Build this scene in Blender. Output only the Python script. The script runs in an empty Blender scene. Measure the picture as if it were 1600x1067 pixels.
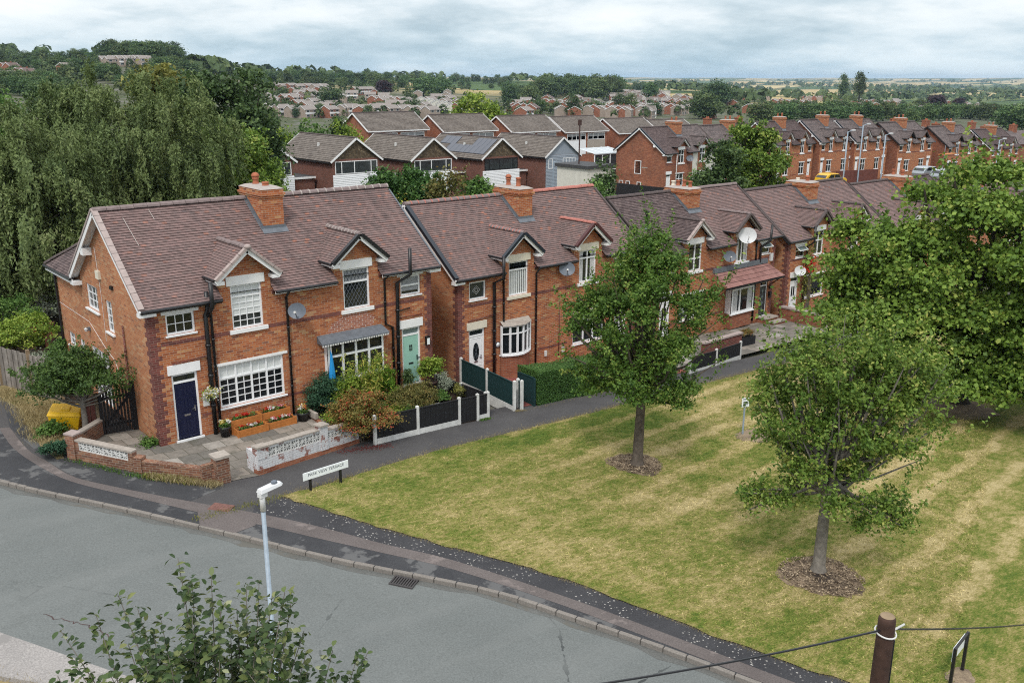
import bpy, math, random
import numpy as np
from mathutils import Vector, Matrix
from mathutils.geometry import tessellate_polygon
import bmesh
rnd = random.Random(11); rng = np.random.default_rng(11)
S = bpy.context.scene; COL = S.collection
rad = math.radians

# ------------------------------------------------------------------ camera
CAM = np.array([-9.45, -28.51, 11.57]); YAW, PITCH, ROLL, FPX = rad(40.69), rad(15.98), rad(0.24), 1433.5
def cam_axes():
    f = np.array([math.sin(YAW)*math.cos(PITCH), math.cos(YAW)*math.cos(PITCH), -math.sin(PITCH)])
    r = np.array([math.cos(YAW), -math.sin(YAW), 0.0]); u = np.cross(r, f)
    return r*math.cos(ROLL)+u*math.sin(ROLL), -r*math.sin(ROLL)+u*math.cos(ROLL), f
CR, CU, CF = cam_axes()
cd = bpy.data.cameras.new('camera'); cam = bpy.data.objects.new('camera', cd); COL.objects.link(cam)
cd.sensor_width = 36; cd.lens = 36*FPX/1600; cd.clip_end = 40000; cd.clip_start = 0.1
mw = Matrix.Identity(4)
for i in range(3):
    mw[i][0], mw[i][1], mw[i][2], mw[i][3] = CR[i], CU[i], -CF[i], CAM[i]
cam.matrix_world = mw; S.camera = cam
def ray(x, y): return CR*(x-800)/FPX - CU*(y-533.5)/FPX + CF
def at_y(x, y, Y):
    d = ray(x, y); return CAM + d*(Y-CAM[1])/d[1]
def at_d(x, y, D): return CAM + ray(x, y)*D

# ------------------------------------------------------------------ terrain height
def gz(x):
    return -0.072*x if x < 30 else (-2.16-0.04*(x-30) if x < 75 else -3.96-0.012*(x-75))
TA = [-75, -40, -28, -21, -14, 0, 10, 18, 28, 60]
TR = [60, 110, 200, 350, 500, 650, 850, 1000, 1400, 2000, 3500, 6000, 9000, 13000]
TZ = [[-1,-1,-1, 2, 8, 14, 22, 28, 40, 50, 50, 50, 50, 50], [-1,-1,-1, 2, 8, 14, 22, 28, 40, 50, 50, 50, 50, 50],
      [-1,-1,-2, 0, 6, 11.6, 19, 26, 38, 48, 50, 50, 50, 50],
      [-1,-2,-3,-2, 6, 18, 29, 32, 30, 28, 25, 25, 25, 25],
      [-2,-3,-5,-9,-10.5,-7, 2, 7.4, 13.5, 16, 18, 18, 18, 25],
      [-2,-3.5,-6,-9,-9.7,-8.7,-6,-3.5, 1.5, 2,-8, 0, 12, 25],
      [-2,-3.5,-6,-9,-9.7,-9.9,-6.8,-5.2,-7,-10,-12,-5, 10, 30],
      [-2,-3.5,-6,-8.5,-9.5,-10.5,-12.5,-13.5,-15,-20,-24,-14, 4, 32],
      [-2,-4,-6,-9,-11,-13,-15,-16,-18,-24,-28,-18, 4, 34], [-2,-4,-6,-9,-11,-13,-15,-16,-18,-24,-28,-18, 4, 34]]
TZ = np.array(TZ, float); LTR = np.log(np.array(TR, float))
def far_z(x, y):
    dx, dy = x-CAM[0], y-CAM[1]; r = max(math.hypot(dx, dy), 60.)
    a = math.degrees(math.atan2(dx, dy)-YAW); a = (a+180) % 360-180
    a = min(max(a, TA[0]), TA[-1]); lr = min(math.log(r), LTR[-1])
    j = int(np.searchsorted(LTR, lr)); j = min(max(j, 1), len(TR)-1); tj = (lr-LTR[j-1])/(LTR[j]-LTR[j-1])
    i = int(np.searchsorted(TA, a)); i = min(max(i, 1), len(TA)-1); ti = (a-TA[i-1])/(TA[i]-TA[i-1])
    ti = ti*ti*(3-2*ti)
    und = 0.
    if r > 1100 and a > -10:
        und = min((r-1100)/700, 1)*min((a+10)/8, 1)*(9*math.sin(x/310+1.3*math.sin(y/700))*math.sin(y/420+.7)+6*math.sin(x/150+y/230+2)-2)
    return und+(TZ[i-1,j-1]*(1-ti)+TZ[i,j-1]*ti)*(1-tj)+(TZ[i-1,j]*(1-ti)+TZ[i,j]*ti)*tj
def tz(x, y):
    r = math.hypot(x-CAM[0], y-CAM[1])
    n = gz(max(x, -12))
    if r < 95: return n
    t = min((r-95)/80., 1); t = t*t*(3-2*t)
    return n*(1-t)+far_z(x, y)*t
def at_t(px, py, rmin=60):
    d = ray(px, py); k = math.hypot(d[0], d[1]); t = rmin/k
    while t*k < 12500:
        P = CAM+d*t
        if P[2] <= tz(P[0], P[1]): break
        t *= 1.012
    return CAM+d*t

# ------------------------------------------------------------------ materials
class G:
    def __init__(s, name, rough=0.85, spec=0.3):
        m = bpy.data.materials.new(name); m.use_nodes = True; s.m = m; s.t = m.node_tree
        s.t.nodes.clear(); s.o = s.t.nodes.new('ShaderNodeOutputMaterial'); s.b = s.t.nodes.new('ShaderNodeBsdfPrincipled')
        s.b.inputs['Roughness'].default_value = rough; s.b.inputs['Specular IOR Level'].default_value = spec
        s.l(s.b.outputs[0], s.o.inputs[0])
    def l(s, a, b): s.t.links.new(a, b)
    def put(s, inp, v):
        if isinstance(v, bpy.types.NodeSocket): s.l(v, inp)
        elif isinstance(v, (tuple, list)) and inp.type == 'RGBA' and len(v) == 3: inp.default_value = (*v, 1)
        else: inp.default_value = v
    def n(s, t): return s.t.nodes.new(t)
    def math(s, op, a, b=0.0, c=None):
        k = s.n('ShaderNodeMath'); k.operation = op; s.put(k.inputs[0], a); s.put(k.inputs[1], b)
        if c is not None: s.put(k.inputs[2], c)
        return k.outputs[0]
    def pos(s): return s.n('ShaderNodeNewGeometry').outputs['Position']
    def obj(s): return s.n('ShaderNodeTexCoord').outputs['Object']
    def uv(s): return s.n('ShaderNodeUVMap').outputs[0]
    def scale(s, v, sc):
        k = s.n('ShaderNodeMapping'); s.l(v, k.inputs[0]); k.inputs['Scale'].default_value = sc; return k.outputs[0]
    def rot(s, v, r, sc=(1,1,1)):
        k = s.n('ShaderNodeMapping'); s.l(v, k.inputs[0]); k.inputs['Rotation'].default_value = r; k.inputs['Scale'].default_value = sc; return k.outputs[0]
    def noise(s, v, sc, det=3, ro=.55):
        k = s.n('ShaderNodeTexNoise'); s.l(v, k.inputs['Vector']); k.inputs['Scale'].default_value = sc
        k.inputs['Detail'].default_value = det; k.inputs['Roughness'].default_value = ro; return k.outputs['Fac']
    def ramp(s, f, stops, interp='LINEAR'):
        k = s.n('ShaderNodeValToRGB'); k.color_ramp.interpolation = interp; e = k.color_ramp.elements
        while len(e) < len(stops): e.new(.5)
        for q, (p, c) in zip(e, stops):
            q.position = p; q.color = (*c, 1) if isinstance(c, tuple) else (c, c, c, 1)
        s.put(k.inputs[0], f); return k.outputs[0]
    def mix(s, f, a, b, mode='MIX'):
        k = s.n('ShaderNodeMix'); k.data_type = 'RGBA'; k.blend_type = mode
        s.put(k.inputs['Factor'], f); s.put(k.inputs[6], a); s.put(k.inputs[7], b); return k.outputs[2]
    def rand(s, *c):
        k = s.n('ShaderNodeTexWhiteNoise'); k.noise_dimensions = '3D'; x = s.n('ShaderNodeCombineXYZ')
        for i, q in enumerate(c): s.put(x.inputs[i], q)
        s.l(x.outputs[0], k.inputs['Vector']); return k.outputs['Value']
    def bump(s, h, st=.3, d=.02):
        k = s.n('ShaderNodeBump'); k.inputs['Strength'].default_value = st; k.inputs['Distance'].default_value = d
        s.l(h, k.inputs['Height']); s.l(k.outputs[0], s.b.inputs['Normal'])
    def col(s, c): s.put(s.b.inputs['Base Color'], c)
    def cells(s, w, h, mw, mh, stag=.5):
        x = s.n('ShaderNodeSeparateXYZ'); s.l(s.uv(), x.inputs[0])
        v = s.math('DIVIDE', x.outputs[1], h); row = s.math('FLOOR', s.math('ADD', v, 1e-4)); fv = s.math('FRACT', v)
        u = s.math('ADD', s.math('DIVIDE', x.outputs[0], w), s.math('MULTIPLY', row, stag))
        c = s.math('FLOOR', u); fu = s.math('FRACT', u)
        mort = s.math('MAXIMUM', s.math('LESS_THAN', fu, mw), s.math('LESS_THAN', fv, mh))
        return s.rand(c, row, 0.), mort, c, row
M = {}
def plain(name, col, rough=.6, spec=.4, var=.12, sc=3., metal=0):
    g = G(name, rough, spec)
    k = g.noise(g.obj(), sc, 4)
    g.col(g.mix(g.ramp(k, [(.3, 0.), (.75, 1.)]), tuple(c*(1-var) for c in col), tuple(min(1, c*(1+var)) for c in col)))
    g.b.inputs['Metallic'].default_value = metal; M[name] = g.m; return g
def brickmat(name, stops, mortar, stain=.25, w=.235, h=.077, white=None):
    g = G(name, .9, .2); r, mo, c, ro = g.cells(w, h, .045, .14)
    base = g.ramp(r, stops)
    lf = g.noise(g.uv(), .55, 4, .6)
    base = g.mix(1., base, g.ramp(lf, [(.3, 1-stain), (.7, 1+stain*.4)]), 'MULTIPLY')
    if white:
        ms = g.noise(g.uv(), 2.2, 4, .7)
        base = g.mix(g.ramp(ms, [(.52, 1.), (.58, 0.)]), base, white)
        mortar = g.mix(g.ramp(ms, [(.50, 1.), (.62, 0.)]), mortar, tuple(q*.55 for q in white))
    sk = g.noise(g.scale(g.uv(), (2.2, .22, 1)), 1.3, 4, .65); base = g.mix(g.ramp(sk, [(.54, 0.), (.74, .42)]), base, (.085,.05,.04))
    sp = g.noise(g.uv(), 30, 2); base = g.mix(.35, base, g.ramp(sp, [(.3, .6), (.7, 1.3)]), 'MULTIPLY')
    g.col(g.mix(mo, base, mortar)); M[name] = g.m
O1, O2, O3, BUF = (.37,.112,.043), (.435,.150,.058), (.275,.082,.036), (.52,.285,.13)
brickmat('brick', [(0, O3), (.3, O1), (.6, O2), (.84, O2), (.92, BUF), (.96, (.42,.23,.12)), (1, (.20,.075,.05))], (.40,.30,.23))
brickmat('brick_gable', [(0, (.385,.140,.060)), (.35, (.44,.170,.075)), (.7, (.47,.195,.086)), (.88, (.50,.28,.15)), (1, (.27,.10,.055))], (.40,.30,.22), .22)
brickmat('brick_dark', [(0, (.11,.04,.035)), (.5, (.16,.052,.045)), (1, (.22,.07,.055))], (.24,.16,.13), .2)
brickmat('brick_red', [(0, (.23,.075,.043)), (.6, (.32,.105,.055)), (1, (.38,.155,.085))], (.25,.18,.14), .35)
brickmat('brick_wall', [(0, (.17,.08,.055)), (.6, (.26,.115,.07)), (.85, (.33,.18,.11)), (1, (.14,.08,.06))], (.30,.25,.20), .5)
brickmat('brick_brown', [(0, (.13,.055,.042)), (.6, (.19,.075,.055)), (1, (.24,.10,.075))], (.22,.16,.13), .2)
brickmat('brick_buff', [(0, (.28,.22,.18)), (.6, (.36,.29,.24)), (1, (.42,.35,.30))], (.36,.30,.25), .2)
brickmat('brick_white', [(0, (.22,.08,.06)), (.6, (.28,.10,.075)), (1, (.2,.1,.09))], (.35,.3,.27), .2, white=(.62,.62,.63))
brickmat('brick_repoint', [(0, (.26,.085,.05)), (.6, (.34,.11,.06)), (1, (.40,.16,.09))], (.62,.58,.54), .15)
brickmat('paving_red', [(0, (.20,.06,.05)), (1, (.30,.09,.075))], (.16,.07,.06), .2, .2, .1)
def tilemat(name, stops, w=.17, h=.116, lich=.2, licol=(.26,.24,.23), dark=.5):
    g = G(name, .88, .25); r, mo, c, ro = g.cells(w, h, .05, .0)
    base = g.ramp(r, stops)
    lf = g.noise(g.scale(g.uv(), (1, .3, 1)), 1.1, 5, .68)
    base = g.mix(g.ramp(lf, [(.52, 0.), (.72, dark)]), base, (.05,.043,.044))
    l2 = g.noise(g.uv(), 3.1, 4, .7); base = g.mix(g.ramp(l2, [(.56, 0.), (.74, lich)]), base, licol)
    base = g.mix(.6, base, g.ramp(g.noise(g.uv(), 14, 3), [(.3, .65), (.7, 1.3)]), 'MULTIPLY')
    g.col(g.mix(g.math('MULTIPLY', mo, .35), base, (.05,.035,.034))); M[name] = g.m
plain('tile_edge', (.085,.058,.056), .95, .1, .3, 5)  # shade line under each tile course is put into this riser colour
tilemat('tile', [(0, (.155,.110,.103)), (.3, (.178,.123,.115)), (.7, (.200,.134,.125)), (.95, (.218,.143,.133)), (.975, (.29,.145,.11)), (1, (.11,.085,.085))])
tilemat('tile_mottled', [(0, (.148,.108,.102)), (.3, (.176,.123,.115)), (.7, (.204,.137,.127)), (.955, (.21,.132,.12)), (.975, (.34,.155,.11)), (1, (.11,.088,.088))], lich=.3)
tilemat('tile_dark', [(0, (.075,.055,.055)), (.5, (.115,.085,.083)), (1, (.155,.115,.11))], lich=.3, licol=(.22,.20,.18), dark=.6)
tilemat('tile_new', [(0, (.22,.11,.098)), (.6, (.28,.145,.128)), (1, (.32,.175,.155))], .3, .3, .1, dark=.1)
tilemat('tile_grey', [(0, (.115,.098,.085)), (.5, (.15,.13,.113)), (1, (.19,.165,.145))], .33, .30, .3, (.22,.20,.15), .3)
tilemat('tile_pale', [(0, (.20,.175,.16)), (.5, (.245,.215,.195)), (1, (.29,.26,.24))], .33, .30, .2, dark=.15)
tilemat('tile_hung', [(0, (.06,.045,.03)), (.6, (.11,.08,.05)), (.88, (.13,.10,.065)), (1, (.26,.20,.13))], .2, .14, .1, dark=.2)
tilemat('tile_slate', [(0, (.10,.085,.085)), (.5, (.15,.125,.12)), (1, (.20,.16,.155))], .25, .2, .2, dark=.35)
plain('white', (.80,.80,.80), .45, .5, .05); plain('upvc', (.82,.83,.84), .3, .5, .02)
plain('cream', (.68,.63,.52), .6, .4, .06); plain('stone', (.36,.32,.28), .9, .2, .2, 8)
plain('concrete', (.40,.38,.34), .9, .2, .2, 9); plain('conc_white', (.62,.62,.60), .85, .2, .18, 5)
plain('black', (.012,.012,.014), .4, .5); plain('blackwood', (.016,.016,.018), .75, .3, .3, 12)
plain('lead', (.125,.14,.16), .6, .4, .2, 6); plain('navy', (.004,.007,.034), .35, .5, .05)
plain('sage', (.30,.52,.43), .45, .4, .04); plain('anthracite', (.03,.034,.04), .4, .5)
plain('greenfence', (.012,.040,.042), .7, .3, .2, 10); plain('terracotta', (.36,.125,.07), .85, .2, .2, 8)
plain('verge', (.36,.295,.275), .85, .2, .14, 9); plain('ridge', (.21,.165,.16), .85, .2, .22, 7); plain('ridge_red', (.42,.17,.14), .85, .2, .15, 7)
plain('mortar', (.36,.32,.295), .9, .2, .15, 12); plain('ridge_dark', (.10,.08,.078), .9, .2, .25, 7)
plain('blueblk', (.012,.018,.028), .4, .5); plain('maroon', (.07,.022,.022), .5, .4)
plain('dishgrey', (.12,.14,.17), .5, .4, .1, 8); plain('dishwhite', (.60,.61,.62), .5, .4, .08)
plain('blind', (.62,.64,.63), .7, .3, .05); plain('curtain', (.50,.50,.50), .9, .2, .3, 14); plain('net', (.30,.31,.32), .9, .2, .4, 20)
plain('steel', (.52,.56,.60), .45, .5, .08, 6); plain('galv', (.27,.33,.39), .5, .5, .14, 14); plain('chrome', (.6,.6,.62), .25, .5, .02, metal=1)
plain('yellow', (.85,.50,.012), .5, .4, .08); plain('caryellow', (.68,.40,.02), .25, .5, .03); plain('carsilver', (.42,.45,.48), .25, .5, .03, metal=.4); plain('cardark', (.02,.022,.03), .2, .5)
plain('tyre', (.015,.015,.015), .8, .3); plain('oldwood', (.24,.215,.19), .9, .2, .3, 4); plain('oldwood2', (.185,.165,.145), .9, .2, .3, 4); plain('oldpost', (.27,.20,.13), .9, .2, .25, 5)
plain('orangewood', (.46,.17,.045), .6, .3, .2, 6); plain('polewood', (.055,.03,.022), .8, .3, .35, 9); plain('brownpost', (.06,.03,.025), .7, .3)
plain('soil', (.045,.032,.024), .95, .1, .4, 20); plain('plumpot', (.06,.035,.035), .6, .4); plain('rock', (.55,.52,.46), .9, .2, .25, 6)
plain('render', (.60,.58,.52), .9, .2, .1, 2); plain('weatherboard', (.78,.79,.81), .6, .3, .05, 4); plain('bluegrey', (.27,.31,.36), .7, .3, .06, 4)
plain('bitumen', (.055,.055,.058), .8, .3, .2, 3); plain('solar', (.075,.08,.10), .25, .5, .08, 2); plain('polycarb', (.42,.46,.48), .3, .5, .06)
plain('tarp', (.02,.27,.62), .5, .4, .15, 6); plain('signwhite', (.80,.84,.86), .4, .4, .02); plain('ink', (.10,.11,.13), .6, .3, .02); plain('brownroof', (.14,.10,.09), .9, .2, .2, .5)
plain('reddoor', (.13,.045,.035), .7, .3, .2); plain('purple', (.10,.05,.28), .6, .3); plain('bark', (.115,.095,.078), .95, .1, .35, 9); plain('bark_grey', (.20,.18,.155), .95, .1, .35, 9); plain('bark_dark', (.05,.042,.036), .95, .1, .3, 9)
g = plain('glass', (.012,.015,.018), .04, .7, .5, 1.2); g.bump(g.noise(g.obj(), 1.7, 2), .12, .03); g = plain('glass_soft', (.035,.042,.046), .08, .6, .5, 2.); g.bump(g.noise(g.obj(), 1.7, 2), .12, .03)
g = plain('glass_frost', (.17,.22,.22), .3, .5, .15, 3.)
LB = 1.5
def leafmat(name, stops, trans=.24, rough=.55, objvar=False):
    if name[:4] == 'leaf': stops = [(p, tuple(min(.6, q*LB*(1.06 if i == 0 else 1) ) for i, q in enumerate(c))) for p, c in stops]
    g = G(name, rough, .25)
    a = g.n('ShaderNodeAttribute'); a.attribute_name = 'rnd'
    c = g.ramp(a.outputs['Fac'], stops)
    if objvar:
        oi = g.n('ShaderNodeObjectInfo'); hs = g.n('ShaderNodeHueSaturation')
        g.l(g.math('MULTIPLY_ADD', oi.outputs['Random'], .05, .475), hs.inputs['Hue'])
        w = g.math('FRACT', g.math('MULTIPLY', oi.outputs['Random'], 7.31))
        g.l(g.math('MULTIPLY_ADD', w, .55, .72), hs.inputs['Value']); g.l(c, hs.inputs['Color']); c = hs.outputs[0]
    g.col(c); t = g.n('ShaderNodeBsdfTranslucent'); g.l(c, t.inputs[0]); mx = g.n('ShaderNodeMixShader'); mx.inputs[0].default_value = trans
    g.l(g.b.outputs[0], mx.inputs[1]); g.l(t.outputs[0], mx.inputs[2]); g.l(mx.outputs[0], g.o.inputs[0]); M[name] = g.m
leafmat('leaf_lawn', [(0, (.034,.075,.013)), (.5, (.060,.120,.019)), (.85, (.098,.162,.030)), (1, (.16,.21,.045))])
leafmat('leaf_lawn2', [(0, (.045,.092,.015)), (.5, (.092,.155,.025)), (.85, (.14,.20,.038)), (1, (.225,.245,.060))])
leafmat('leaf_syc', [(0, (.048,.094,.014)), (.5, (.094,.162,.025)), (.85, (.145,.215,.038)), (1, (.22,.26,.06))])
leafmat('leaf_willow', [(0, (.058,.090,.032)), (.5, (.098,.140,.048)), (.85, (.135,.175,.066)), (1, (.18,.215,.095))])
leafmat('leaf_fg', [(0, (.022,.042,.016)), (.45, (.04,.07,.022)), (.75, (.075,.105,.032)), (.92, (.13,.15,.055)), (1, (.22,.25,.15))], .2, .4)
leafmat('leaf_dark', [(0, (.024,.048,.018)), (.6, (.048,.086,.027)), (1, (.08,.125,.040))])
leafmat('leaf_mid', [(0, (.036,.082,.018)), (.6, (.066,.135,.028)), (1, (.115,.19,.048))])
leafmat('leaf_bright', [(0, (.075,.135,.016)), (.6, (.14,.21,.028)), (1, (.235,.29,.055))])
leafmat('leaf_yellow', [(0, (.16,.17,.03)), (.6, (.33,.31,.06)), (1, (.50,.47,.12))])
leafmat('leaf_olive', [(0, (.075,.085,.02)), (.6, (.14,.15,.035)), (1, (.21,.21,.06))])
leafmat('leaf_garden', [(0, (.026,.055,.014)), (.6, (.05,.095,.022)), (1, (.085,.14,.034))])
leafmat('leaf_lime', [(0, (.06,.135,.012)), (.6, (.11,.215,.02)), (1, (.18,.29,.04))])
leafmat('leaf_red', [(0, (.07,.075,.018)), (.4, (.12,.115,.028)), (.68, (.17,.115,.032)), (.86, (.20,.075,.03)), (1, (.30,.05,.03))])
leafmat('leaf_mound', [(0, (.06,.07,.02)), (.6, (.12,.12,.035)), (1, (.19,.14,.05))])
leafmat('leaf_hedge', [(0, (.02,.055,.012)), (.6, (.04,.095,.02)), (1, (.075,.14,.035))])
leafmat('leaf_grey', [(0, (.12,.15,.11)), (.6, (.20,.24,.18)), (1, (.32,.36,.29))])
leafmat('leaf_juniper', [(0, (.018,.05,.028)), (.6, (.032,.085,.045)), (1, (.06,.13,.07))])
leafmat('leaf_palm', [(0, (.05,.08,.02)), (.6, (.11,.14,.04)), (1, (.20,.22,.08))])
leafmat('litter', [(0, (.11,.08,.055)), (.5, (.26,.195,.13)), (1, (.44,.35,.24))], .05)
leafmat('straw', [(0, (.22,.17,.08)), (.6, (.38,.31,.16)), (1, (.50,.43,.24))])
leafmat('leaf_far', [(0, (.032,.060,.022)), (.5, (.055,.094,.032)), (1, (.10,.14,.048))], .2, .7, True)
leafmat('leaf_copper', [(0, (.018,.010,.014)), (.6, (.032,.018,.022)), (1, (.055,.03,.035))], .2)
leafmat('petal_red', [(0, (.5,.02,.015)), (1, (.65,.06,.03))]); leafmat('petal_dull', [(0, (.11,.025,.025)), (1, (.22,.06,.05))]); leafmat('petal_white', [(0, (.65,.65,.60)), (1, (.8,.8,.78))])
leafmat('petal_pink', [(0, (.62,.16,.20)), (1, (.7,.3,.33))]); leafmat('petal_yellow', [(0, (.55,.42,.05)), (1, (.75,.68,.30))]); leafmat('petal_purple', [(0, (.10,.05,.28)), (1, (.16,.09,.38))])
leafmat('petal_orange', [(0, (.6,.10,.03)), (1, (.7,.2,.05))])

# ------------------------------------------------------------------ mesh builder
class MB:
    def __init__(s, xf=None): s.v = []; s.f = []; s.k = []; s.u = []; s.xf = xf
    def add(s, vs, fs, k, uvs=None):
        b = len(s.v)
        s.v += [tuple(s.xf(*p)) if s.xf else tuple(p) for p in vs]
        for i, f in enumerate(fs):
            s.f.append([b+q for q in f]); s.k.append(k); s.u.append(uvs[i] if uvs else None)
        return s
    def box(s, x0, y0, z0, x1, y1, z1, k):
        x0, x1 = sorted((x0, x1)); y0, y1 = sorted((y0, y1)); z0, z1 = sorted((z0, z1))
        return s.add([(x0,y0,z0),(x1,y0,z0),(x1,y1,z0),(x0,y1,z0),(x0,y0,z1),(x1,y0,z1),(x1,y1,z1),(x0,y1,z1)],
            [(0,3,2,1),(4,5,6,7),(0,1,5,4),(1,2,6,5),(2,3,7,6),(3,0,4,7)], k)
    def poly(s, pts, k, uvs=None): return s.add(pts, [tuple(range(len(pts)))], k, [uvs] if uvs else None)
    def prism(s, pts, d, k):
        n = len(pts); d = Vector(d); q = [tuple(Vector(p)+d) for p in pts]
        return s.add(list(pts)+q, [tuple(range(n))[::-1], tuple(range(n, 2*n))]+[(i, (i+1) % n, n+(i+1) % n, n+i) for i in range(n)], k)
    def beam(s, p, q, w, h, k, up=(0,0,1), off=0.0):
        p, q, up = Vector(p), Vector(q), Vector(up); d = (q-p).normalized(); sd = d.cross(up).normalized(); u = sd.cross(d)
        a = [sd*(sx*w/2)+u*(sz*h/2+off) for sx, sz in ((-1,-1),(1,-1),(1,1),(-1,1))]
        return s.add([tuple(p+e) for e in a]+[tuple(q+e) for e in a], [(3,2,1,0),(4,5,6,7),(0,1,5,4),(1,2,6,5),(2,3,7,6),(3,0,4,7)], k)
    def tube(s, pts, r, k, n=8, cap=True):
        pts = [Vector(p) for p in pts]; rs = r if isinstance(r, (list, tuple)) else [r]*len(pts); vs = []; up = None
        for i, p in enumerate(pts):
            d = (pts[min(i+1, len(pts)-1)]-pts[max(i-1, 0)]).normalized()
            if up is None: up = Vector((1,0,0)) if abs(d.x) < .8 else Vector((0,1,0))
            a = d.cross(up).normalized(); b = a.cross(d).normalized(); up = b
            for j in range(n):
                t = 2*math.pi*j/n; vs.append(tuple(p+(a*math.cos(t)+b*math.sin(t))*rs[i]))
        fs = [(i*n+j, i*n+(j+1) % n, (i+1)*n+(j+1) % n, (i+1)*n+j) for i in range(len(pts)-1) for j in range(n)]
        if cap: fs += [tuple(range(n))[::-1], tuple((len(pts)-1)*n+j for j in range(n))]
        return s.add(vs, fs, k)
    def lathe(s, prof, c, k, n=14):
        vs = [(c[0]+r*math.cos(2*math.pi*j/n), c[1]+r*math.sin(2*math.pi*j/n), c[2]+z) for r, z in prof for j in range(n)]
        fs = [(i*n+j, i*n+(j+1) % n, (i+1)*n+(j+1) % n, (i+1)*n+j) for i in range(len(prof)-1) for j in range(n)]
        fs += [tuple(range(n))[::-1], tuple((len(prof)-1)*n+j for j in range(n))]
        return s.add(vs, fs, k)
    def build(s, name, parent=None, smooth=False, bevel=0):
        me = bpy.data.meshes.new(name); me.from_pydata(s.v, [], s.f)
        ks = list(dict.fromkeys(s.k))
        for k in ks: me.materials.append(M[k])
        me.polygons.foreach_set('material_index', [ks.index(k) for k in s.k])
        uvl = me.uv_layers.new(name='UVMap'); co = []
        for fi, f in enumerate(s.f):
            if s.u[fi]: co += [c for q in s.u[fi] for c in q]; continue
            nrm = me.polygons[fi].normal
            if abs(nrm.z) > .985: co += [c for i in f for c in (s.v[i][0], s.v[i][1])]; continue
            h = Vector((-nrm.y, nrm.x, 0)).normalized(); w = nrm.cross(h)
            for i in f:
                p = Vector(s.v[i]); co += [p.dot(h), p.dot(w)]
        uvl.data.foreach_set('uv', co)
        if smooth: me.polygons.foreach_set('use_smooth', [True]*len(s.f))
        me.update(); o = bpy.data.objects.new(name, me); COL.objects.link(o)
        if parent: o.parent = parent
        if bevel:
            b = o.modifiers.new('b', 'BEVEL'); b.width = bevel; b.segments = 2; b.limit_method = 'ANGLE'
        return o
def tag(o, label=None, cat=None, group=None, kind=None):
    if label: o['label'] = label
    if cat: o['category'] = cat
    if group: o['group'] = group
    if kind: o['kind'] = kind
    return o
def thing(name, label, cat, loc=(0,0,0), rz=0, group=None):
    o = bpy.data.objects.new(name, None); COL.objects.link(o); o.location = loc; o.rotation_euler = (0,0,rz)
    o.empty_display_size = .2
    return tag(o, label, cat, group)
def dup(o, loc, rz=0, sc=None, label=None, group=None):
    c = o.copy(); COL.objects.link(c); c.location = loc; c.rotation_euler = (0,0,rz)
    if sc: c.scale = sc
    if label: c['label'] = label
    if group: c['group'] = group
    for ch in o.children:
        d = ch.copy(); COL.objects.link(d); d.parent = c
        for gch in ch.children:
            e = gch.copy(); COL.objects.link(e); e.parent = d
    return c
def structure(mb, name, **k): return tag(mb.build(name, **k), kind='structure')
def gnd(x, y, dz=0.0): return (x, y, gz(x)+dz)
def sheet(name, poly, k, dz, step=2.0, kind='structure'):
    """a ground sheet over a 2-D outline, following the slope"""
    tris = tessellate_polygon([[Vector((x, y, 0)) for x, y in poly]])
    bm = bmesh.new(); vs = [bm.verts.new((x, y, 0)) for x, y in poly]
    for t in tris:
        try: bm.faces.new([vs[i] for i in t])
        except ValueError: pass
    for c in (30., 75.):
        bmesh.ops.bisect_plane(bm, geom=bm.verts[:]+bm.edges[:]+bm.faces[:], plane_co=(c,0,0), plane_no=(1,0,0))
    for v in bm.verts: v.co.z = gz(v.co.x)+dz
    bmesh.ops.recalc_face_normals(bm, faces=bm.faces[:])
    if bm.faces and sum(f.normal.z for f in bm.faces) < 0: bmesh.ops.reverse_faces(bm, faces=bm.faces[:])
    me = bpy.data.meshes.new(name); bm.to_mesh(me); bm.free(); me.materials.append(M[k])
    uvl = me.uv_layers.new(name='UVMap'); co = []
    for l in me.loops: co += [me.vertices[l.vertex_index].co.x, me.vertices[l.vertex_index].co.y]
    uvl.data.foreach_set('uv', co)
    o = bpy.data.objects.new(name, me); COL.objects.link(o); return tag(o, kind=kind)

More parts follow.
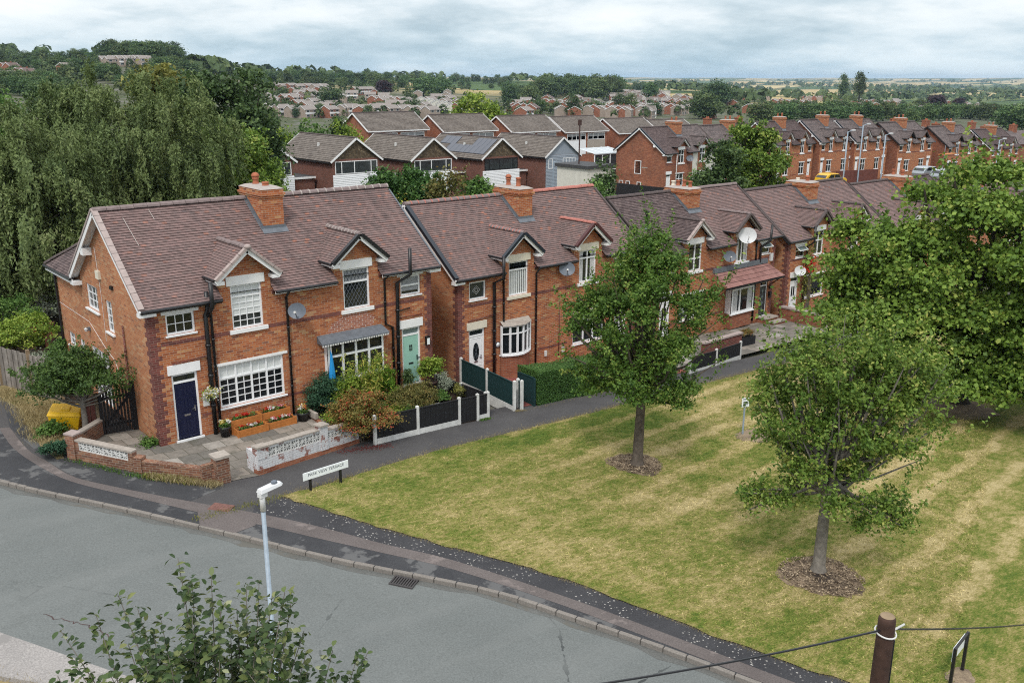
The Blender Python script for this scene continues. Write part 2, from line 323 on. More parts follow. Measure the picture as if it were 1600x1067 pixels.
# ------------------------------------------------------------------ foliage
def leaf_obj(name, pos, nrm, size, rv, k, parent=None, aspect=.6, axis=None, hexa=False):
    """pos,nrm (N,3), size (N,), rv (N,) -> one mesh of small folded leaves"""
    N = len(pos)
    nrm = nrm/np.maximum(np.linalg.norm(nrm, axis=1, keepdims=True), 1e-6)
    a = axis if axis is not None else rng.normal(size=(N, 3))
    a = a-nrm*np.sum(a*nrm, 1, keepdims=True); a /= np.maximum(np.linalg.norm(a, axis=1, keepdims=True), 1e-6)
    b = np.cross(nrm, a); L = size[:, None]
    fold = nrm*L*.12
    n = 6 if hexa else 4; V = np.empty((N, n, 3)); w = b*L*aspect*.5
    if hexa:
        V[:,0] = pos-a*L*.5; V[:,1] = pos-a*L*.2+w*.85+fold; V[:,2] = pos+a*L*.18+w*.85+fold; V[:,3] = pos+a*L*.5-nrm*L*.06; V[:,4] = pos+a*L*.18-w*.85+fold; V[:,5] = pos-a*L*.2-w*.85+fold
    else: V[:,0] = pos-a*L*.5; V[:,1] = pos+w+fold+a*L*.05; V[:,2] = pos+a*L*.5; V[:,3] = pos-w+fold+a*L*.05
    me = bpy.data.meshes.new(name); me.vertices.add(n*N); me.vertices.foreach_set('co', V.reshape(-1))
    me.loops.add(n*N); me.loops.foreach_set('vertex_index', np.arange(n*N, dtype=np.int32))
    me.polygons.add(N); me.polygons.foreach_set('loop_start', np.arange(0, n*N, n, dtype=np.int32))
    at = me.attributes.new('rnd', 'FLOAT', 'FACE'); at.data.foreach_set('value', np.clip(rv, 0, 1).astype(np.float32))
    me.materials.append(M[k]); me.update(); me.validate()
    o = bpy.data.objects.new(name, me); COL.objects.link(o)
    if parent: o.parent = parent
    return o
def unit(n):
    v = rng.normal(size=(n, 3)); return v/np.linalg.norm(v, axis=1, keepdims=True)
def lobes(blobs, per, rf=(.32,.5), up=-.35):
    """sub-lobes on the surfaces of ellipsoids"""
    out = []
    for (cx,cy,cz,rx,ry,rz) in blobs:
        k = 0; cand = unit(per*12); chosen = []
        for d in cand:
            if d[2] < up: continue
            if chosen and max(np.dot(d, c) for c in chosen) > .80-.002*per: continue
            chosen.append(d)
            if len(chosen) >= per: break
        for d in chosen:
            q = rng.uniform(.6, .92); r = rng.uniform(*rf)
            out.append((cx+d[0]*rx*q, cy+d[1]*ry*q, cz+d[2]*rz*q, rx*r, ry*r, rz*r*rng.uniform(.75,1.05)))
    return out
def crown_points(ells, n_cl, per, rc, inner=.2, flat=.6, shoot=0.):
    E = np.array(ells); w = (E[:,3]*E[:,4])**.8; idx = rng.choice(len(E), n_cl, p=w/w.sum()); d = unit(n_cl)
    d[:,2] = np.where(d[:,2] < -.3, -d[:,2]*.6, d[:,2])
    rr = np.where(rng.random(n_cl) < inner, rng.uniform(.2,.8,n_cl), rng.uniform(.82,1.12,n_cl))
    c = E[idx,:3]+d*E[idx,3:]*rr[:,None]
    p = np.repeat(c, per, 0)+rng.normal(size=(n_cl*per, 3))*rc*np.repeat(rng.uniform(.55,1.5,n_cl), per)[:,None]*np.array([1,1,flat])
    od = np.repeat(d, per, 0); nr = od*.5+np.array([0,0,.5])+rng.normal(size=(n_cl*per, 3))*.68
    ns = int(n_cl*.34); j = rng.choice(n_cl, ns, replace=False); sl = (.2+rng.exponential(.32, ns).clip(0, .95))*shoot; tt = rng.random((ns, per)); dd = d[j]*.8+np.array([0,0,.75])+rng.normal(size=(ns,3))*.25
    sp = c[j][:,None,:]+dd[:,None,:]*(sl[:,None]*tt)[:,:,None]+rng.normal(size=(ns,per,3))*rc*.33
    if shoot: q = p.reshape(n_cl, per, 3); q[j] = sp; p = q.reshape(-1, 3)
    cr = np.repeat(rng.normal(size=n_cl)*.2, per); rv = .45+cr+rng.normal(size=n_cl*per)*.22
    return p, nr, rv, c
def limbs(mb, base, tips, r0, k, split=.45, n=6):
    for t in tips:
        b = Vector(base[0]).lerp(Vector(base[1]), rnd.uniform(split, 1)); t = Vector(t); mid = b.lerp(t, .5)+Vector((rnd.uniform(-.2,.2), rnd.uniform(-.2,.2), -(t-b).length*.08))
        L = (t-b).length; r = r0*rnd.uniform(.28,.5)
        mb.tube([b, b.lerp(mid, .6), mid, mid.lerp(t, .6), t], [r, r*.8, r*.62, r*.42, r*.18], k, n, False)
def tree(name, label, loc, th, r0, blobs, leaf, k, bark='bark', ncl=600, per=40, rc=.22, lob=14, aspect=.62, group=None, cat='tree', nl=26, rf=(.32,.5), inner=.2, lean=(0,0), extra=None, up=-.35, sv=.4, flat=.6, shoot=0., drop=0.):
    t = thing(name, label, cat, loc, 0, group)
    el = lobes(blobs, lob, rf, up) if lob else list(blobs)
    p, nr, rv, c = crown_points(el, ncl, per, rc, inner, flat, shoot)
    if drop: keep_ = rng.random(len(el)) > drop; el = [e for e, k_ in zip(el, keep_) if k_]; p, nr, rv, c = crown_points(el, ncl, per, rc, inner, flat, shoot)
    if extra is not None:
        q = np.repeat(np.array(extra), 60, 0); q = q+rng.normal(size=q.shape)*rc*.9
        p = np.vstack([p, q]); nr = np.vstack([nr, rng.normal(size=q.shape)+[0,0,.6]]); rv = np.hstack([rv, rng.random(len(q))])
    ok = p[:,2] > .25
    p, nr, rv = p[ok], nr[ok], rv[ok]
    leaf_obj('crown', p, nr, leaf*rng.uniform(1-sv, 1+sv, len(p)), rv, k, t, aspect)
    if th > 0:
        mb = MB(); top = (lean[0], lean[1], th)
        pts = [(0,0,-.15),(0,0,.04),(lean[0]*.1, lean[1]*.1, .25),(lean[0]*.35, lean[1]*.35, th*.4),(lean[0]*.7, lean[1]*.7, th*.75), top]
        mb.tube(pts, [r0*1.7, r0*1.5, r0*1.08, r0*.95, r0*.8, r0*.5], bark, 12)
        tips = [c[i] for i in rng.choice(len(c), min(nl, len(c)), replace=False)]
        if extra is not None: tips += list(extra)
        limbs(mb, (Vector(pts[3]), Vector(top)), tips, r0, bark)
        mb.build('trunk', t, True)
    return t
def bush(name, label, loc, blobs, leaf, k, n=60, per=50, rc=.1, aspect=.6, cat='shrub', lob=10, group=None, stems=6, rf=(.35,.55), bark='bark'):
    t = thing(name, label, cat, loc, 0, group); el = lobes(blobs, lob, rf, -.6) if lob else list(blobs)
    p, nr, rv, c = crown_points(el, n, per, rc, .25); ok = p[:,2] > .02
    leaf_obj('foliage', p[ok], nr[ok], leaf*rng.uniform(.75,1.25, int(ok.sum())), rv[ok], k, t, aspect)
    if stems:
        mb = MB(); s = max(b[3] for b in blobs)
        for i in range(stems):
            q = c[rng.integers(len(c))]; mb.tube([(rnd.uniform(-.1,.1)*s, rnd.uniform(-.1,.1)*s, -.05), (q[0]*.4, q[1]*.4, q[2]*.5), tuple(q)], [.03*s, .02*s, .006*s], bark, 5, False)
        mb.build('stem', t)
    return t
# ------------------------------------------------------------------ building kit
W, HE, HR, DR, OV, SL = 10.9, 4.615, 7.341, 3.364, .28, .7543
def zroof(y): return HE+(y+.25)*SL
def slope(mb, e0, e1, r1, r0, k, gauge=.116, thick=.024, keep=None, seg=.9, jit=.006):
    e0, e1, r1, r0 = map(Vector, (e0, e1, r1, r0)); N = (e1-e0).cross(r0-e0).normalized()
    if N.z < 0: N = -N
    L = max((r0-e0).length*.5+(r1-e1).length*.5, .01); n = max(1, round(L/gauge)); ue = (e1-e0).normalized()
    for i in range(n):
        t0, t1 = i/n, (i+1)/n
        a0, a1, b0, b1 = e0.lerp(r0, t0), e1.lerp(r1, t0), e0.lerp(r0, t1), e1.lerp(r1, t1)
        for (ka, kb) in (keep(t0) if keep else [(0, 1)]):
            wdt = (a1-a0).length*(kb-ka)
            if wdt < .01: continue
            m = max(1, int(wdt/seg)); js = [rnd.uniform(-jit, jit) for _ in range(m+1)]
            for j in range(m):
                f0, f1 = ka+(kb-ka)*j/m, ka+(kb-ka)*(j+1)/m
                A, B, Cc, D = a0.lerp(a1, f0)+N*(thick+js[j]), a0.lerp(a1, f1)+N*(thick+js[j+1]), b0.lerp(b1, f1), b0.lerp(b1, f0)
                A2, B2 = a0.lerp(a1, f0)-N*.012, a0.lerp(a1, f1)-N*.012
                us = [(q-e0).dot(ue)+e0.x+e0.y*3.1 for q in (A, B, Cc, D)]; v0, v1 = (i+.02)*gauge, (i+.97)*gauge
                mb.add([tuple(q) for q in (A, B, Cc, D)], [(0,1,2,3)], k, [[(us[0], v0), (us[1], v0), (us[2], v1), (us[3], v1)]])
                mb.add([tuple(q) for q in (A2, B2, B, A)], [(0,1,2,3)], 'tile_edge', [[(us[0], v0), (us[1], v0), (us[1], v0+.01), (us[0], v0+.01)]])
def ridge(mb, p, q, k, r=.12, seg=.33, collar=None):
    p, q = Vector(p), Vector(q); n = max(1, round((q-p).length/seg)); d = (q-p).normalized(); s = d.cross(Vector((0,0,1))).normalized(); u = s.cross(d)
    for i in range(n):
        a, b = p.lerp(q, i/n), p.lerp(q, (i+.97)/n); dz = rnd.uniform(-.008, .008)
        def ring(c, rr): return [tuple(c+s*math.cos(t)*rr+u*(math.sin(t)*rr*.95+dz-.03)) for t in [math.pi*j/6 for j in range(7)]]
        def seg_(a, b, rr, kk):
            A, B = ring(a, rr), ring(b, rr); mb.add(A+B, [(j, j+1, 8+j, 7+j) for j in range(6)]+[tuple(range(7)), tuple(range(13, 6, -1))], kk)
        seg_(a, b, r, k)
        if collar: seg_(b-d*.03, b+d*.025, r*1.1, collar)
def verge(mb, p, q, k, w=.17, h=.07, seg=.33):
    p, q = Vector(p), Vector(q); n = max(1, round((q-p).length/seg))
    for i in range(n): mb.beam(p.lerp(q, i/n), p.lerp(q, (i+.95)/n), w, h, k)
def wall_grid(mb, x0, x1, z0, z1, ops, k, y=0., rev=.11, top=None, bands=()):
    xs = sorted({x0, x1, *[o[0] for o in ops], *[o[1] for o in ops]}); zs = sorted({z0, z1, *[o[2] for o in ops], *[o[3] for o in ops]})
    xs = [x for x in xs if x0-1e-6 <= x <= x1+1e-6]; zs = [z for z in zs if z0-1e-6 <= z <= z1+1e-6]
    for a, b in zip(xs, xs[1:]):
        for c, d in zip(zs, zs[1:]):
            mx, mz = (a+b)/2, (c+d)/2
            if any(o[0] < mx < o[1] and o[2] < mz < o[3] for o in ops): continue
            mb.poly([(a,y,c),(b,y,c),(b,y,d),(a,y,d)], k)
    for o in ops:
        a, b, c, d = o[0], o[1], max(o[2], z0), min(o[3], z1)
        if d <= c: continue
        mb.poly([(a,y,c),(a,y+rev,c),(a,y+rev,d),(a,y,d)], k); mb.poly([(b,y,c),(b,y,d),(b,y+rev,d),(b,y+rev,c)], k)
        mb.poly([(a,y,d),(a,y+rev,d),(b,y+rev,d),(b,y,d)], k); mb.poly([(a,y,c),(b,y,c),(b,y+rev,c),(a,y+rev,c)], k)
def window(par, xf, x0, x1, z0, z1, y=.05, cols=(0, 1), rows=((0, 1, 0, 0),), blind=None, glass='glass', fw=.065, sill=None, diamond=False, frame='upvc', name='window', bk='blind', open_top=False, muntin=.022):
    mb = MB(xf); w, h = x1-x0, z1-z0; f = fw
    mb.box(x0, y, z0, x0+f, y+.06, z1, frame); mb.box(x1-f, y, z0, x1, y+.06, z1, frame)
    mb.box(x0+f, y, z0, x1-f, y+.06, z0+f, frame); mb.box(x0+f, y, z1-f, x1-f, y+.06, z1, frame)
    ix0, ix1, iz0, iz1 = x0+f, x1-f, z0+f, z1-f
    cx = [ix0+(ix1-ix0)*c for c in cols]; g = f*.5
    for c in cx[1:-1]: mb.box(c-g, y+.003, iz0, c+g, y+.057, iz1, frame)
    mu = muntin/2
    for ri, (ra, rb, nx, ny) in enumerate(rows):
        za, zb = iz0+(iz1-iz0)*ra, iz0+(iz1-iz0)*rb
        for c0, c1 in zip(cx, cx[1:]):
            a, b = c0+(g if c0 > ix0+.01 else 0), c1-(g if c1 < ix1-.01 else 0)
            if rb < .999: mb.box(a, y+.001, zb-g, b, y+.055, zb+g, frame)
            lo = za+(g if ra > 0 else 0); hi = zb-(g if rb < .999 else 0)
            for i in range(1, nx): q = a+(b-a)*i/nx; mb.box(q-mu, y+.02, lo, q+mu, y+.05, hi, frame)
            for i in range(1, ny): q = lo+(hi-lo)*i/ny; mb.box(a, y+.021, q-mu, b, y+.049, q+mu, frame)
            if diamond:
                s = .15; hh, ww = hi-lo, b-a
                for sg in (1, -1):
                    m = int((hh+ww)/s)+2
                    for i in range(-m, m):
                        pts = []
                        for t in (0, 1):
                            pass
                        # line  u = i*s + sg*v*.6 clipped to the cell
                        v0, v1 = 0., hh
                        u0, u1 = i*s+(0 if sg > 0 else hh*.6), i*s+(hh*.6 if sg > 0 else 0)
                        if max(u0, u1) < 0 or min(u0, u1) > ww: continue
                        def cl(u0, v0, u1, v1):
                            du, dv = u1-u0, v1-v0; t0, t1 = 0., 1.
                            ta, tb = (0-u0)/du, (ww-u0)/du; ta, tb = min(ta, tb), max(ta, tb); t0, t1 = max(t0, ta), min(t1, tb)
                            return (u0+du*t0, v0+dv*t0, u0+du*t1, v0+dv*t1) if t1 > t0 else None
                        r = cl(u0, v0, u1, v1)
                        if r: mb.beam((a+r[0], y+.035, lo+r[1]), (a+r[2], y+.035, lo+r[3]), .012, .012, 'lead', (0,1,0))
    if open_top:
        mb.box(x0+f*.6, y-.32, z0+h*.60, x1-f*.6, y-.28, z0+h*.66, frame); mb.box(x0+f*.6, y-.03, z1-.10, x1-f*.6, y+.0, z1-.05, frame)
        for xx in (x0+f*.6, x1-f*.6-.06): mb.beam((xx+.03, y-.30, z0+h*.63), (xx+.03, y-.015, z1-.075), .06, .04, frame)
    o = mb.build(name, par)
    pm = MB(xf); pm.poly([(ix0-.01, y+.05, iz0-.01), (ix1+.01, y+.05, iz0-.01), (ix1+.01, y+.05, iz1+.01), (ix0-.01, y+.05, iz1+.01)], glass)
    if open_top: pm.poly([(x0+f, y-.29, z0+h*.66), (x1-f, y-.29, z0+h*.66), (x1-f, y-.012, z1-.10), (x0+f, y-.012, z1-.10)], 'glass_frost')
    pm.build('pane', o)
    if blind:
        bm_ = MB(xf)
        if bk == 'curtain':
            wv = (ix1-ix0)*.26
            for s0, s1 in ((ix0, ix0+wv), (ix1-wv, ix1)):
                bm_ = MB(xf)
                for j in range(6):
                    a, b = s0+(s1-s0)*j/6, s0+(s1-s0)*(j+1)/6
                    bm_.poly([(a, y+.047-.004*(j % 2), iz0), (b, y+.047-.004*((j+1) % 2), iz0), (b, y+.047-.004*((j+1) % 2), iz1), (a, y+.047-.004*(j % 2), iz1)], 'curtain')
                bm_.build('curtain', o)
            bm_ = MB(xf)
        elif bk == 'vert':
            n = 9
            for j in range(n): a = ix0+(ix1-ix0)*j/n; bm_.box(a, y+.044, iz0, a+(ix1-ix0)/n*.68, y+.047, iz0+(iz1-iz0)*.78, 'blind')
        else: bm_.box(ix0, y+.0445, iz1-(iz1-iz0)*blind, ix1, y+.047, iz1, bk)
        if bm_.v: bm_.build('blind', o)
    if sill:
        sm = MB(xf); sk, so, st, sp = sill  # material, side overhang, thickness, projection
        sm.box(x0-so, -sp, z0-st, x1+so, y+.055, z0-.002, sk); sm.build('sill', o, bevel=.008)
    return o
def lintel(par, xf, x0, x1, z0, z1, k, pr=.03):
    m = MB(xf); m.box(x0, -pr, z0, x1, .09, z1, k); return m.build('lintel', par, bevel=.008)
def door(par, xf, x0, x1, z0, z1, leaf, style, y=.05, transom=.30, frame='upvc', tglass='glass'):
    f = .07; fm = MB(xf); zt = z1-transom if transom else z1-f
    fm.box(x0, y, z0, x0+f, y+.07, z1, frame); fm.box(x1-f, y, z0, x1, y+.07, z1, frame); fm.box(x0+f, y, z1-f, x1-f, y+.07, z1, frame)
    if transom: fm.box(x0+f, y, zt-f*.5, x1-f, y+.07, zt+f*.5, frame)
    fm.box(x0-.04, y-.12, z0-.07, x1+.04, y+.09, z0, frame)
    a, b, t = x0+f, x1-f, (zt-f*.5 if transom else zt)
    d = MB(xf); d.box(a, y+.02, z0, b, y+.06, t, leaf); w, h = b-a, t-z0
    def panel(u0, u1, v0, v1): 
        X0, X1, Z0, Z1 = a+w*u0, a+w*u1, z0+h*v0, z0+h*v1; e = .016
        d.box(X0, y+.008, Z0, X1, y+.021, Z0+e, leaf); d.box(X0, y+.008, Z1-e, X1, y+.021, Z1, leaf)
        d.box(X0, y+.008, Z0+e, X0+e, y+.021, Z1-e, leaf); d.box(X1-e, y+.008, Z0+e, X1, y+.021, Z1-e, leaf)
    if style in ('six', 'four'):
        for u in ((.12,.44),(.56,.88)):
            for v in ((.06,.36),(.46,.72),(.78,.93)): panel(u[0], u[1], v[0], v[1])
    if style == 'oval': panel(.12,.88,.05,.26); panel(.1,.9,.32,.96)
    o = d.build('door', par); fm.build('door_frame', o)
    pm = MB(xf)
    if transom: pm.poly([(a, y+.045, zt), (b, y+.045, zt), (b, y+.045, z1-f), (a, y+.045, z1-f)], tglass)
    if style == 'oval':
        c, zc = (a+b)/2, z0+h*.64; pts = [(c+math.cos(t)*w*.22, zc+math.sin(t)*h*.21) for t in np.linspace(0, 2*math.pi, 24, endpoint=False)]
        pm.prism([(p[0], y+.006, p[1]) for p in pts], (0,.012,0), 'glass')
        for s in (1, -1): pm.beam((c-.1*s, y+.004, zc-.28), (c+.1*s, y+.004, zc+.28), .012, .006, 'lead', (0,1,0))
        pm.beam((c, y+.004, zc-.36), (c, y+.004, zc+.36), .012, .006, 'lead', (0,1,0))
    if style == 'square':
        pm.box(a+w*.40, y+.004, z0+h*.68, a+w*.58, y+.021, z0+h*.80, 'glass')
        pm.beam((a+w*.40, y+.002, z0+h*.74), (a+w*.58, y+.002, z0+h*.74), .015, .006, leaf, (0,1,0))
        pm.beam((a+w*.49, y+.002, z0+h*.68), (a+w*.49, y+.002, z0+h*.80), .015, .006, leaf, (0,1,0))
    if style == 'diamond':
        for v in (.2,.42,.64,.84):
            zc, c, r = z0+h*v, (a+b)/2, .10
            pm.prism([(c-r,y+.01,zc),(c,y+.01,zc-r*1.5),(c+r,y+.01,zc),(c,y+.01,zc+r*1.5)], (0,.01,0), 'glass_frost')
    if style == 'slots':
        for u in (.35, .65): pm.box(a+w*(u-.09), y+.008, z0+h*.55, a+w*(u+.09), y+.021, z0+h*.86, 'glass')
    if pm.v: pm.build('pane', o)
    hm = MB(xf); mk = 'black' if leaf == 'sage' else 'chrome'
    if style != 'diamond': hm.box(a+w*.36, y+.0, z0+h*.40, a+w*.64, y+.02, z0+h*.43, mk)
    hm.build('letterbox', o) if hm.v else None
    h2 = MB(xf); hx = b-.09 if leaf != 'sage' else a+.07
    h2.box(hx-.02, y+.0, z0+h*.46, hx+.02, y+.02, z0+h*.56, mk); h2.beam((hx, y-.02, z0+h*.51), (hx-.11, y-.02, z0+h*.51), .02, .02, mk); h2.build('handle', o)
    return o
def pipe(par, pts, r=.045, k='black', name='downpipe', clips=True):
    r = r*1.25 if k == 'black' else r
    m = MB(); m.tube(pts, r, k, 8)
    for a, b in zip(pts, pts[1:]):
        a, b = Vector(a), Vector(b); L = (b-a).length
        if L > 1.4 and clips:
            for i in range(1, int(L/1.1)+1):
                q = a.lerp(b, i/(int(L/1.1)+1)); d = (b-a).normalized()*.04; m.tube([q-d, q+d], r*1.28, k, 8)
    return m.build(name, par, True)
def dish(par, c, n, r, k, mark=False):
    n = Vector(n).normalized(); a = n.cross(Vector((0,0,1))).normalized(); b = a.cross(n); c = Vector(c); m = MB(); vs = []; N = 20
    for i, q in enumerate((0, .35, .7, 1)):
        for j in range(N):
            t = 2*math.pi*j/N; vs.append(tuple(c+(a*math.cos(t)*1.06+b*math.sin(t)*.94)*r*q+n*(q*q*r*.22)))
    m.add(vs, [(i*N+j, i*N+(j+1) % N, (i+1)*N+(j+1) % N, (i+1)*N+j) for i in range(3) for j in range(N)], k)
    o = m.build('satellite_dish', par, True); arm = MB(); f = c+n*r*.95-b*r*.25
    arm.tube([c-b*r*.8+n*r*.1, f], .018, k, 6); arm.beam(f-n*.02, f+n*.09, .07, .07, 'conc_white'); arm.tube([c, c-n*.16, Vector((c.x, c.y, c.z))-n*.18-Vector((0,0,r*.6))], .02, 'black', 6)
    arm.build('arm', o); return o
def chimney(par, x0, x1, y0, y1, ztop, pots, k='brick', flash=True):
    zb = zroof(y0)-.6; m = MB(); m.box(x0, y0, zb, x1, y1, ztop-.30, k)
    m.box(x0-.04, y0-.04, ztop-.30, x1+.04, y1+.04, ztop-.22, k); m.box(x0-.075, y0-.075, ztop-.22, x1+.075, y1+.075, ztop-.14, k); m.box(x0-.03, y0-.03, ztop-.14, x1+.03, y1+.03, ztop, k)
    o = m.build('chimney', par)
    c = MB(); c.add([(x0-.05,y0-.05,ztop),(x1+.05,y0-.05,ztop),(x1+.05,y1+.05,ztop),(x0-.05,y1+.05,ztop),(x0+.12,y0+.2,ztop+.09),(x1-.12,y0+.2,ztop+.09),(x1-.12,y1-.2,ztop+.09),(x0+.12,y1-.2,ztop+.09)],
        [(0,1,5,4),(1,2,6,5),(2,3,7,6),(3,0,4,7),(4,5,6,7),(3,2,1,0)], 'mortar'); c.build('flaunching', o)
    for (f, h, kk, hood) in pots:
        p = MB(); yy = y0+(y1-y0)*f; xc = (x0+x1)/2
        p.lathe([(.13,0),(.125,.05),(.105,.08),(.10,h-.08),(.125,h-.06),(.125,h),(.09,h),(.085,h-.1)], (xc, yy, ztop+.06), kk, 12)
        if hood: p.lathe([(.14,0),(.15,.05),(.10,.13),(.03,.16)], (xc, yy, ztop+.06+h+.02), kk, 12)
        p.build('chimney_pot', o, True)
    if flash:
        s = MB(); zf = zroof(y0); s.add([(x0-.09,y0-.16,zroof(y0-.16)+.035),(x1+.09,y0-.16,zroof(y0-.16)+.035),(x1+.09,y0-.006,zf+.06),(x0-.09,y0-.006,zf+.06),(x1+.03,y0-.006,zf+.17),(x0-.03,y0-.006,zf+.17)], [(0,1,2,3),(3,2,4,5)], 'lead')
        for xx, sg in ((x0, -1), (x1, 1)):
            yt = min(y1, DR); s.add([(xx+sg*.006,y0,zf+.02),(xx+sg*.006,yt,zroof(yt)+.02),(xx+sg*.006,yt,zroof(yt)+.16),(xx+sg*.006,y0,zf+.16),(xx+sg*.1,y0,zf+.036),(xx+sg*.1,yt,zroof(yt)+.036)], [(0,1,2,3),(0,1,5,4)], 'lead')
        s.build('flashing', o)
    return o
CD, DHW, DZF, DZA = 3.31, 1.14, 5.27, 6.22     # dormer centre, half width, foot and apex heights
def dormer(par, xf, rk, cap, barge, rgk, collar=None, gk='brick', fascia=True):
    m = MB(xf); x0, x1 = 2.4, 4.22
    m.poly([(x0,0,5.05),(x1,0,5.05),(x1,0,5.30),(CD,0,6.1),(x0,0,5.30)], gk)
    for xx in (x0, x1): m.poly([(xx,0,4.6),(xx,.75,5.36),(xx,0,5.36)], gk)
    o = m.build('dormer', par)
    r = MB(xf); yb = (DZA-HE)/SL-.25; yf = (DZF-HE)/SL-.25
    for sg in (-1, 1):
        e = CD+sg*DHW; slope(r, (e,-.36,DZF), (e,yf+.02,DZF), (CD,yb+.02,DZA), (CD,-.36,DZA), rk, .116, .024)
    ridge(r, (CD,-.38,DZA+.03), (CD,yb,DZA+.03), rgk, .10, .22, collar)
    for sg in (-1, 1): verge(r, (CD+sg*(DHW+.02),-.37,DZF+.01), (CD,-.37,DZA+.03), cap, .16, .085 if cap == 'verge' else .12, .34 if cap == 'verge' else 9)
    if cap == 'verge': r.lathe([(.10,-.05),(.12,0),(.10,.05),(.04,.08)], (CD,-.40,DZA+.04), cap, 12)
    r.build('dormer_roof', o)
    b = MB(xf)
    for sg in (-1, 1):
        e = CD+sg*DHW
        b.beam((e,-.335,DZF-.10), (CD,-.335,DZA-.10), .05, .15, barge); b.add([(e,-.31,DZF-.05),(CD,-.31,DZA-.05),(CD,0,DZA-.05),(e,0,DZF-.05)], [(0,1,2,3)], barge)
        if fascia:
            b.box(e-.03*sg, -.33, DZF-.18, e-.30*sg, .0, DZF-.06, barge); b.beam((e,-.3,DZF-.07), (e,yf,DZF-.07), .04, .12, barge)
    b.build('bargeboard', o)
    
    for e in (CD-DHW-.05, CD+DHW+.05): g = MB(xf); g.tube([(e,-.34,DZF-.02),(e,yf-.05,DZF-.02)], .05, 'black', 8); g.build('gutter', o)
    return o
DW = (2.77, 3.88, 3.45, 4.95); SM = (.56, 1.50, 3.64, 4.33); DO = (.56, 1.42, .06, 2.32)
def pair(label, loc, halves, rz=0., left='verge', right='plain', chim=None, rear=0., gableops=(), qn=True, wallk='brick', gk='brick_gable'):
    t = thing('semi_detached_house', label, 'house', loc, rz, 'terrace pairs with front dormers')
    I = lambda x, y, z: (x, y, z); R_ = lambda x, y, z: (W-x, y, z)
    w = MB(); ops = []
    for h, f in zip(halves, (lambda o: o, lambda o: (W-o[1], W-o[0], o[2], o[3]))):
        h['ops'] = [DW, h.get('small', SM), h.get('door', DO)]+([h['main']] if h.get('main') and not h.get('bay') else [])
        ops += [f(o) for o in h['ops']]
    wall_grid(w, 0, W, -.6, 4.70, ops, wallk)
    for f in (lambda a, b: (a, b), lambda a, b: (W-b, W-a)):
        a, b = f(2.4, 4.22); o = f(DW[0], DW[1]); wall_grid(w, a, b, 4.70, 5.05, [(o[0], o[1], 4.70, DW[3])], wallk)
    # gables and back
    yb = 2*DR
    G2 = lambda u, d, z: (d, -u, z)
    w.xf = G2; wall_grid(w, -yb-rear, 0, -.6, 4.45, gableops, gk)
    w.xf = None
    for x in (0, W):
        if x == W: w.poly([(x,0,-.6),(x,yb,-.6),(x,yb,4.45),(x,0,4.45)], gk)
        w.poly([(x,0,4.45),(x,yb,4.45),(x,yb,zroof(0)-.06),(x,DR,HR-.10),(x,0,zroof(0)-.06)], gk)
    w.poly([(0,yb+rear,-.6),(W,yb+rear,-.6),(W,yb+rear,4.6),(0,yb+rear,4.6)], wallk)
    if rear: w.poly([(W,yb,-.6),(W,yb+rear,-.6),(W,yb+rear,4.5),(W,yb,4.5)], wallk)
    w.build('wall', t)
    for sd in ((0, 1) if qn else ()):
        q = MB()
        for i in range(31):
            z0, z1 = -.05+i*.154, -.05+i*.154+.154; a, b = (.34, .20) if i % 2 else (.22, .34)
            if sd == 0: q.box(-.005,-.005,z0,a,b,z1,'brick_dark')
            else: q.box(W-a,-.005,z0,W+.005,b,z1,'brick_dark')
        q.build('quoin', t)
    q = MB()
    bands = [(.34,2.64,3.31,3.445,.006),(4.04,W-4.04,3.31,3.445,.006),(W-2.64,W-.34,3.31,3.445,.006)]
    bands += [(1.46,2.1,.70,.79,.006),(4.55,W-4.55,.70,.79,.006),(W-2.1,W-1.46,.70,.79,.006)]
    for a, b, c, d, e in bands: q = MB(); q.box(a,-e,c,b,.02,d,'brick_dark'); q.build('brick_band', t)
    for a, b in ((0.,2.38),(4.24,W-4.24),(W-2.38,W)): q = MB(); q.box(a,-.04,4.50,b,-.001,4.56,'brick_dark'); q.box(a,-.075,4.56,b,-.001,4.64,'brick_dark'); q.build('eaves_course', t)
    # roof
    rgs = []; r = MB(); tt = lambda t: t*(DR+.25)-.25
    for i, h in enumerate(halves):
        xa, xb = (-OV, W/2) if i == 0 else (W/2, W+OV); Lx = xb-xa
        da, db = ((2.4-xa)/Lx, (4.22-xa)/Lx) if i == 0 else ((W-4.22-xa)/Lx, (W-2.4-xa)/Lx)
        slope(r, (xa,-.25,HE), (xb,-.25,HE), (xb,DR,HR), (xa,DR,HR), h['roof'], keep=lambda t, da=da, db=db: [(0,da),(db,1)] if tt(t) < .58 else [(0,1)])
        r.poly([(xa,2*DR+.25,HE),(xb,2*DR+.25,HE),(xb,DR,HR),(xa,DR,HR)], h['roof'])
        cs = (chim[0]-.02, chim[1]+.02) if chim else (W/2, W/2)
        rg = MB(); ridge(rg, (xa if i == 0 else cs[1], DR, HR+.02), (cs[0] if i == 0 else xb, DR, HR+.02), h.get('ridge', 'ridge'), .13, .45 if h.get('collar') is None else .36, h.get('collar')); rgs.append(rg)
    ro = r.build('roof', t)
    for rg in rgs: rg.build('ridge_tiles', ro)
